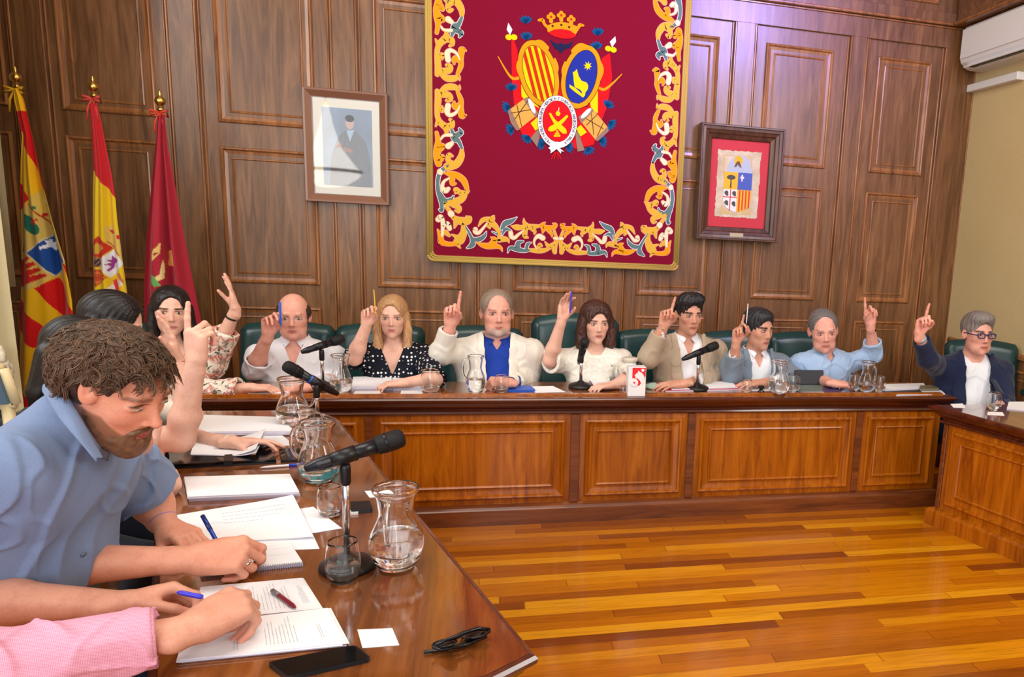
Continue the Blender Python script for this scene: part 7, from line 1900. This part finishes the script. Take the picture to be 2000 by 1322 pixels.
pen('ballpoint_pen', Z(508, 913, ZT + .005), Z(586, 907, ZT + .005), .0050, (226, 226, 232), 'white and blue ballpoint pen in front of the black folder', tip=(30, 70, 196))
pen('ballpoint_pen', Z(578, 1187, ZT + .0085), Z(533, 1154, ZT + .0085), .0058, (128, 26, 44), 'dark red pen lying on the printed pages', tip=(120, 110, 120))
# folded sunglasses
sg = empty('sunglasses', tuple(Z(890, 1252)), 'folded black glasses lying near the end of the left desk', 'glasses'); FRB = plain('shades_frame', (14, 14, 18), .18)
def gz(x, y, z): return tuple(at_z(x, y, ZT + z))
m = MB()
for q in ([(845, 1262, .022), (870, 1250, .030), (893, 1243, .030), (905, 1236, .032), (935, 1227, .030), (957, 1229, .020)],): m.tube([gz(*p) for p in q], [.0035, .004, .006, .005, .005, .0035], 8)
for c_x, c_y in ((868, 1256), (925, 1239)):
    m.tube([gz(c_x + 24 * math.cos(t), c_y + 7 * math.sin(t) - 10 * math.cos(t) * .4, .018 + .014 * math.sin(t + 1)) for t in np.linspace(0, 2 * PI, 15)], .0022, 6, caps=False)
m.build('rim', FRB, sg)
for q in ([(957, 1231, .020), (935, 1246, .008), (890, 1262, .006), (828, 1274, .006)], [(845, 1262, .022), (862, 1268, .012), (900, 1262, .010), (950, 1243, .006)]):
    m = MB(); m.tube([gz(*p) for p in q], [.0045, .0055, .0045, .004], 8, flat=1.0); m.build('temple', FRB, sg)
for c_x, c_y in ((868, 1257), (925, 1240)):
    m = MB(); m.add([gz(c_x + 22 * math.cos(t), c_y + 6 * math.sin(t) - 9 * math.cos(t) * .4, .018 + .012 * math.sin(t + 1)) for t in np.linspace(0, 2 * PI, 14, endpoint=False)], [tuple(range(14))]); m.build('lens', plain('shades_lens', (20, 16, 14), .05), sg)
# held pens
def held(T_, off, length, r, col, label, ax=None, cat='pen', tip=None, along_=(0, 0, 1), back=.45):
    c = (T_['index'] + T_['thumb']) / 2 + A3(off); a = unit(along_); pen('ballpoint_pen' if cat == 'pen' else 'pencil', c - a * length * back, c + a * length * (1 - back), r, col, label, cat, tip)
held(PEN1, (.0, -.008, .0), .135, .0058, (24, 96, 214), 'blue pen held up by the bald man in white', along_=(.03, -.05, 1), back=.30)
held(PEN2, (.0, -.004, .0), .15, .0032, (222, 178, 70), 'yellow pencil held up by the woman in the dotted blouse', along_=(-.05, 0, 1), cat='pencil', back=.18)
held(PEN4, (-.028, -.010, -.008), .14, .0055, (58, 56, 190), 'blue pen held up by the woman in white knit', along_=(.05, 0, 1), back=.42)
held(PEN6, (.006, -.008, .02), .13, .0030, (232, 232, 236), 'white pencil held up by the man in the blue-grey suit', along_=(.02, 0, 1), cat='pencil', back=.2)
W_, d_, t_, n_, s_ = PEN12; pa2 = W_ + d_ * .080 + n_ * .055 - t_ * .0 ; pb2 = at_y(396, 1008, 2.27); pen('ballpoint_pen', pa2 if pa2[2] > ZT + .006 else A3((pa2[0], pa2[1], ZT + .016)), pb2, .0055, (26, 60, 160), 'dark blue pen in the writing hand of the curly-haired man', tip=(20, 46, 120))
pen('ballpoint_pen', Z(345, 1156, .885), Z(396, 1166, .872), .0055, (60, 60, 214), 'blue pen between the fingers of the man in pink')

# long desk
sheets('closed_laptop', [(484, 772), (562, 772), (560, 764), (488, 764)], .012, 'flat dark case with white paper under the floral sleeve hand', 'case', mat=PAP)
sheets('paper_stack', [(688, 764), (768, 762), (764, 742), (690, 744)], .026, 'open bound pages, left half, before the woman in the dotted blouse', 'papers', nsheet=3, seed=21, curl=.0)
sheets('paper_stack', [(768, 763), (836, 763), (842, 744), (766, 742)], .024, 'open bound pages, right half, before the woman in the dotted blouse', 'papers', nsheet=3, seed=22)
slab('smartphone', [(690, 772), (744, 772), (742, 767), (694, 767)], .010, WHP, 'white phone lying before the open bound pages', 'phone', rad=.004)
slab('smartphone', [(782, 772), (826, 772), (824, 766), (784, 766)], .010, WHP, 'white and black phone before the right half of the open pages', 'phone', rad=.004)
sheets('paper_stack', [(950, 762), (1008, 764), (1000, 748), (950, 746)], .004, 'papers under the folded hands of the bearded man', 'papers', nsheet=2, seed=23)
slab('folder', [(988, 766), (1046, 765), (1036, 756), (992, 757)], .012, plain('blue_folder', (36, 92, 200), .4), 'royal blue folded case beside the bearded man', 'case', rad=.01)
sheets('loose_sheet', [(1046, 767), (1106, 766), (1080, 754), (1030, 755)], .001, 'white sheet lying right of the blue case', 'papers')
b_ = sheets('agenda_book', [(1158, 760), (1216, 760), (1212, 742), (1146, 742)], .018, 'thick dark red book with pale pages beside the central microphone', 'book', mat=plain('red_cover', (128, 40, 50), .5))
sheets('loose_sheet', [(1160, 754), (1206, 755), (1202, 743), (1152, 743)], .004, 'white pages on top of the dark red book', 'papers', z0=ZT + .0185)
sheets('folder', [(1300, 766), (1450, 762), (1440, 746), (1284, 748)], .008, 'open red folder with papers before the man in the beige jacket', 'folder', mat=plain('red_card', (206, 84, 92), .6))
sheets('paper_stack', [(1312, 762), (1440, 758), (1428, 746), (1296, 748)], .006, 'white papers inside the open red folder', 'papers', z0=ZT + .0085, nsheet=2, seed=25)
pen('ballpoint_pen', Z(1330, 756, ZT + .02), Z(1372, 752, ZT + .02), .004, (34, 60, 190), 'blue pen on the white papers of the red folder')
sheets('paper_stack', [(1462, 764), (1512, 764), (1508, 748), (1466, 748)], .004, 'papers under the hands of the man in the blue-grey suit', 'papers', nsheet=2, seed=26)
tp = empty('mini_tripod', tuple(Z(1486, 770)), 'little black tripod clamp left of the jug of the man in the suit', 'tripod'); c = Z(1486, 768)
for a in (0, 2.1, 4.2):
    m = MB(); m.tube([tuple(c + A3((0, 0, .03))), tuple(c + A3((.025 * math.cos(a), .025 * math.sin(a), .003)))], .004, 6); m.build('leg', BLACKP, tp)
m = MB(); m.box(tuple(c + A3((0, 0, .04))), (.035, .02, .02), bev=.003); m.build('clamp', BLACKP, tp)
# tablet leaning on its keyboard cover
tb = empty('tablet_computer', tuple(Z(1585, 755)), 'dark tablet propped on its grey keyboard cover before the man in light blue', 'tablet')
P4 = [Z(1552, 766), Z(1612, 764), Z(1606, 752), Z(1552, 753)]; m = MB(); m.prism([(p[0], p[1]) for p in P4], ZT, ZT + .006); m.build('keyboard_cover', plain('cover_grey', (110, 122, 118), .6), tb)
a, e = Z(1554, 752, ZT + .008), Z(1606, 751, ZT + .008); hgt = at_y(1556, 723, a[1] + .02)[2] - a[2]; c = (a + e) / 2; wd_ = abs(e[0] - a[0]) * 1.06
Rt = Matrix.Rotation(math.radians(-16), 3, 'X'); m = MB(); m.box((c[0] + .004, c[1] + .018, c[2] + hgt / 2), (wd_, .008, hgt), Rt, .003); m.build('screen_back', plain('tablet_back', (34, 36, 44), .5), tb)
slab('smartphone', [(1610, 768), (1642, 767), (1636, 758), (1606, 759)], .010, plain('purple_case', (78, 62, 104), .4), 'phone in a dark purple case beside the tablet', 'phone', rad=.004)
sheets('loose_sheet', [(1560, 771), (1628, 770), (1622, 765), (1564, 766)], .001, 'narrow white paper in front of the tablet cover', 'papers')
slab('folder', [(1722, 770), (1800, 768), (1796, 754), (1724, 756)], .006, BLACKP, 'black folder under the papers at the right end of the long desk', 'folder', rad=.003)
sheets('paper_stack', [(1726, 764), (1810, 760), (1804, 750), (1728, 752)], .008, 'white document lying on the black folder at the right end', 'papers', z0=ZT + .0065, nsheet=2, seed=28)
sheets('loose_sheet', [(1750, 773), (1846, 770), (1834, 758), (1764, 762)], .003, 'white sheets at the right corner of the long desk', 'papers')
slab('spectacle_case', [(1796, 764), (1834, 763), (1828, 756), (1796, 757)], .016, plain('olive_case', (120, 112, 90), .5), 'flat olive case on the sheets at the right corner of the long desk', 'case', z0=ZT + .0035, rad=.006)
# right desk
sheets('loose_sheet', [(1862, 796), (1886, 797), (1880, 788), (1856, 789)], .001, 'white slip at the far corner of the right desk', 'papers')
sheets('paper_stack', [(1966, 800), (2040, 806), (2030, 786), (1970, 786)], .006, 'white papers at the right edge of the right desk', 'papers', nsheet=2, seed=30)
slab('card', [(1928, 810), (1962, 812), (1958, 805), (1930, 804)], .0008, PAP, 'white card in front of the glass on the right desk', 'card', rad=.001)
# carton with a red and white emblem
p = Z(1243, 774); ct = empty('drink_carton', tuple(p), 'white carton with a red and white emblem on the long desk', 'carton'); cw = .105; chh = at_y(1243, 717, p[1])[2] - ZT
m = MB(); m.box((p[0], p[1] + .035, ZT + chh / 2), (cw, .07, chh), bev=.002); m.build('box', WHP, ct)
ap = Applique(p[1] - .0001, None); e0 = (p[0] - cw / 2, ZT); q = lambda a, b: (e0[0] + cw * a, e0[1] + chh * b)
rm = plain('emblem_red', (222, 30, 44), .5)
ap.poly([q(.22, .98), q(.22, .62), q(.30, .62), q(.50, .40), q(.62, .36), q(.90, .60), q(.97, .70), q(.97, .98)], 0, 1, .0006)
ap.poly([q(.34, .72), q(.42, .76), q(.44, .80), q(.52, .80), q(.54, .88), q(.62, .85), q(.78, .80), q(.90, .68), q(.88, .54), q(.74, .44), q(.66, .54), q(.52, .62), q(.38, .62), q(.40, .68)], 1, 2, .0006)
ap.ell(q(.34, .48), cw * .22, cw * .22, 0, 1, 3); ap.ell(q(.34, .48), cw * .05, cw * .05, 0, 0, 5); ap.ell(q(.80, .90), cw * .09, cw * .08, 0, 1, 3)
ap.mb.build('emblem', [rm, WHP], ct)
# mint cloth beside the carton, blue-green cloth mask by the second jug
def cloth_lump(px, py, w, d, hh, col, label, cat):
    c = Z(px, py); S = Sculpt(.004); S.add(El(c + A3((0, 0, hh * .4)), (w, d, hh)), .01); S.sub(Hs(c, (0, 0, -1)), .002) if False else None
    S.displace(folds(61, .004, 90)); V, F = S.mesh(); V[:, 2] = np.maximum(V[:, 2], ZT + .0005); V = relax(V, F, 1); o = mesh_fast('folded_mask' if cat == 'mask' else 'cloth', V, F, CLOTH, None, paint(V, col, [], .03)); return tag(o, label, cat)
cloth_lump(1274, 758, .045, .05, .022, srgb(150, 178, 166), 'mint green cloth beside the white carton', 'cloth')
cloth_lump(640, 925, .035, .03, .045, srgb(70, 196, 206), 'turquoise mask lying behind the second jug on the left desk', 'mask')
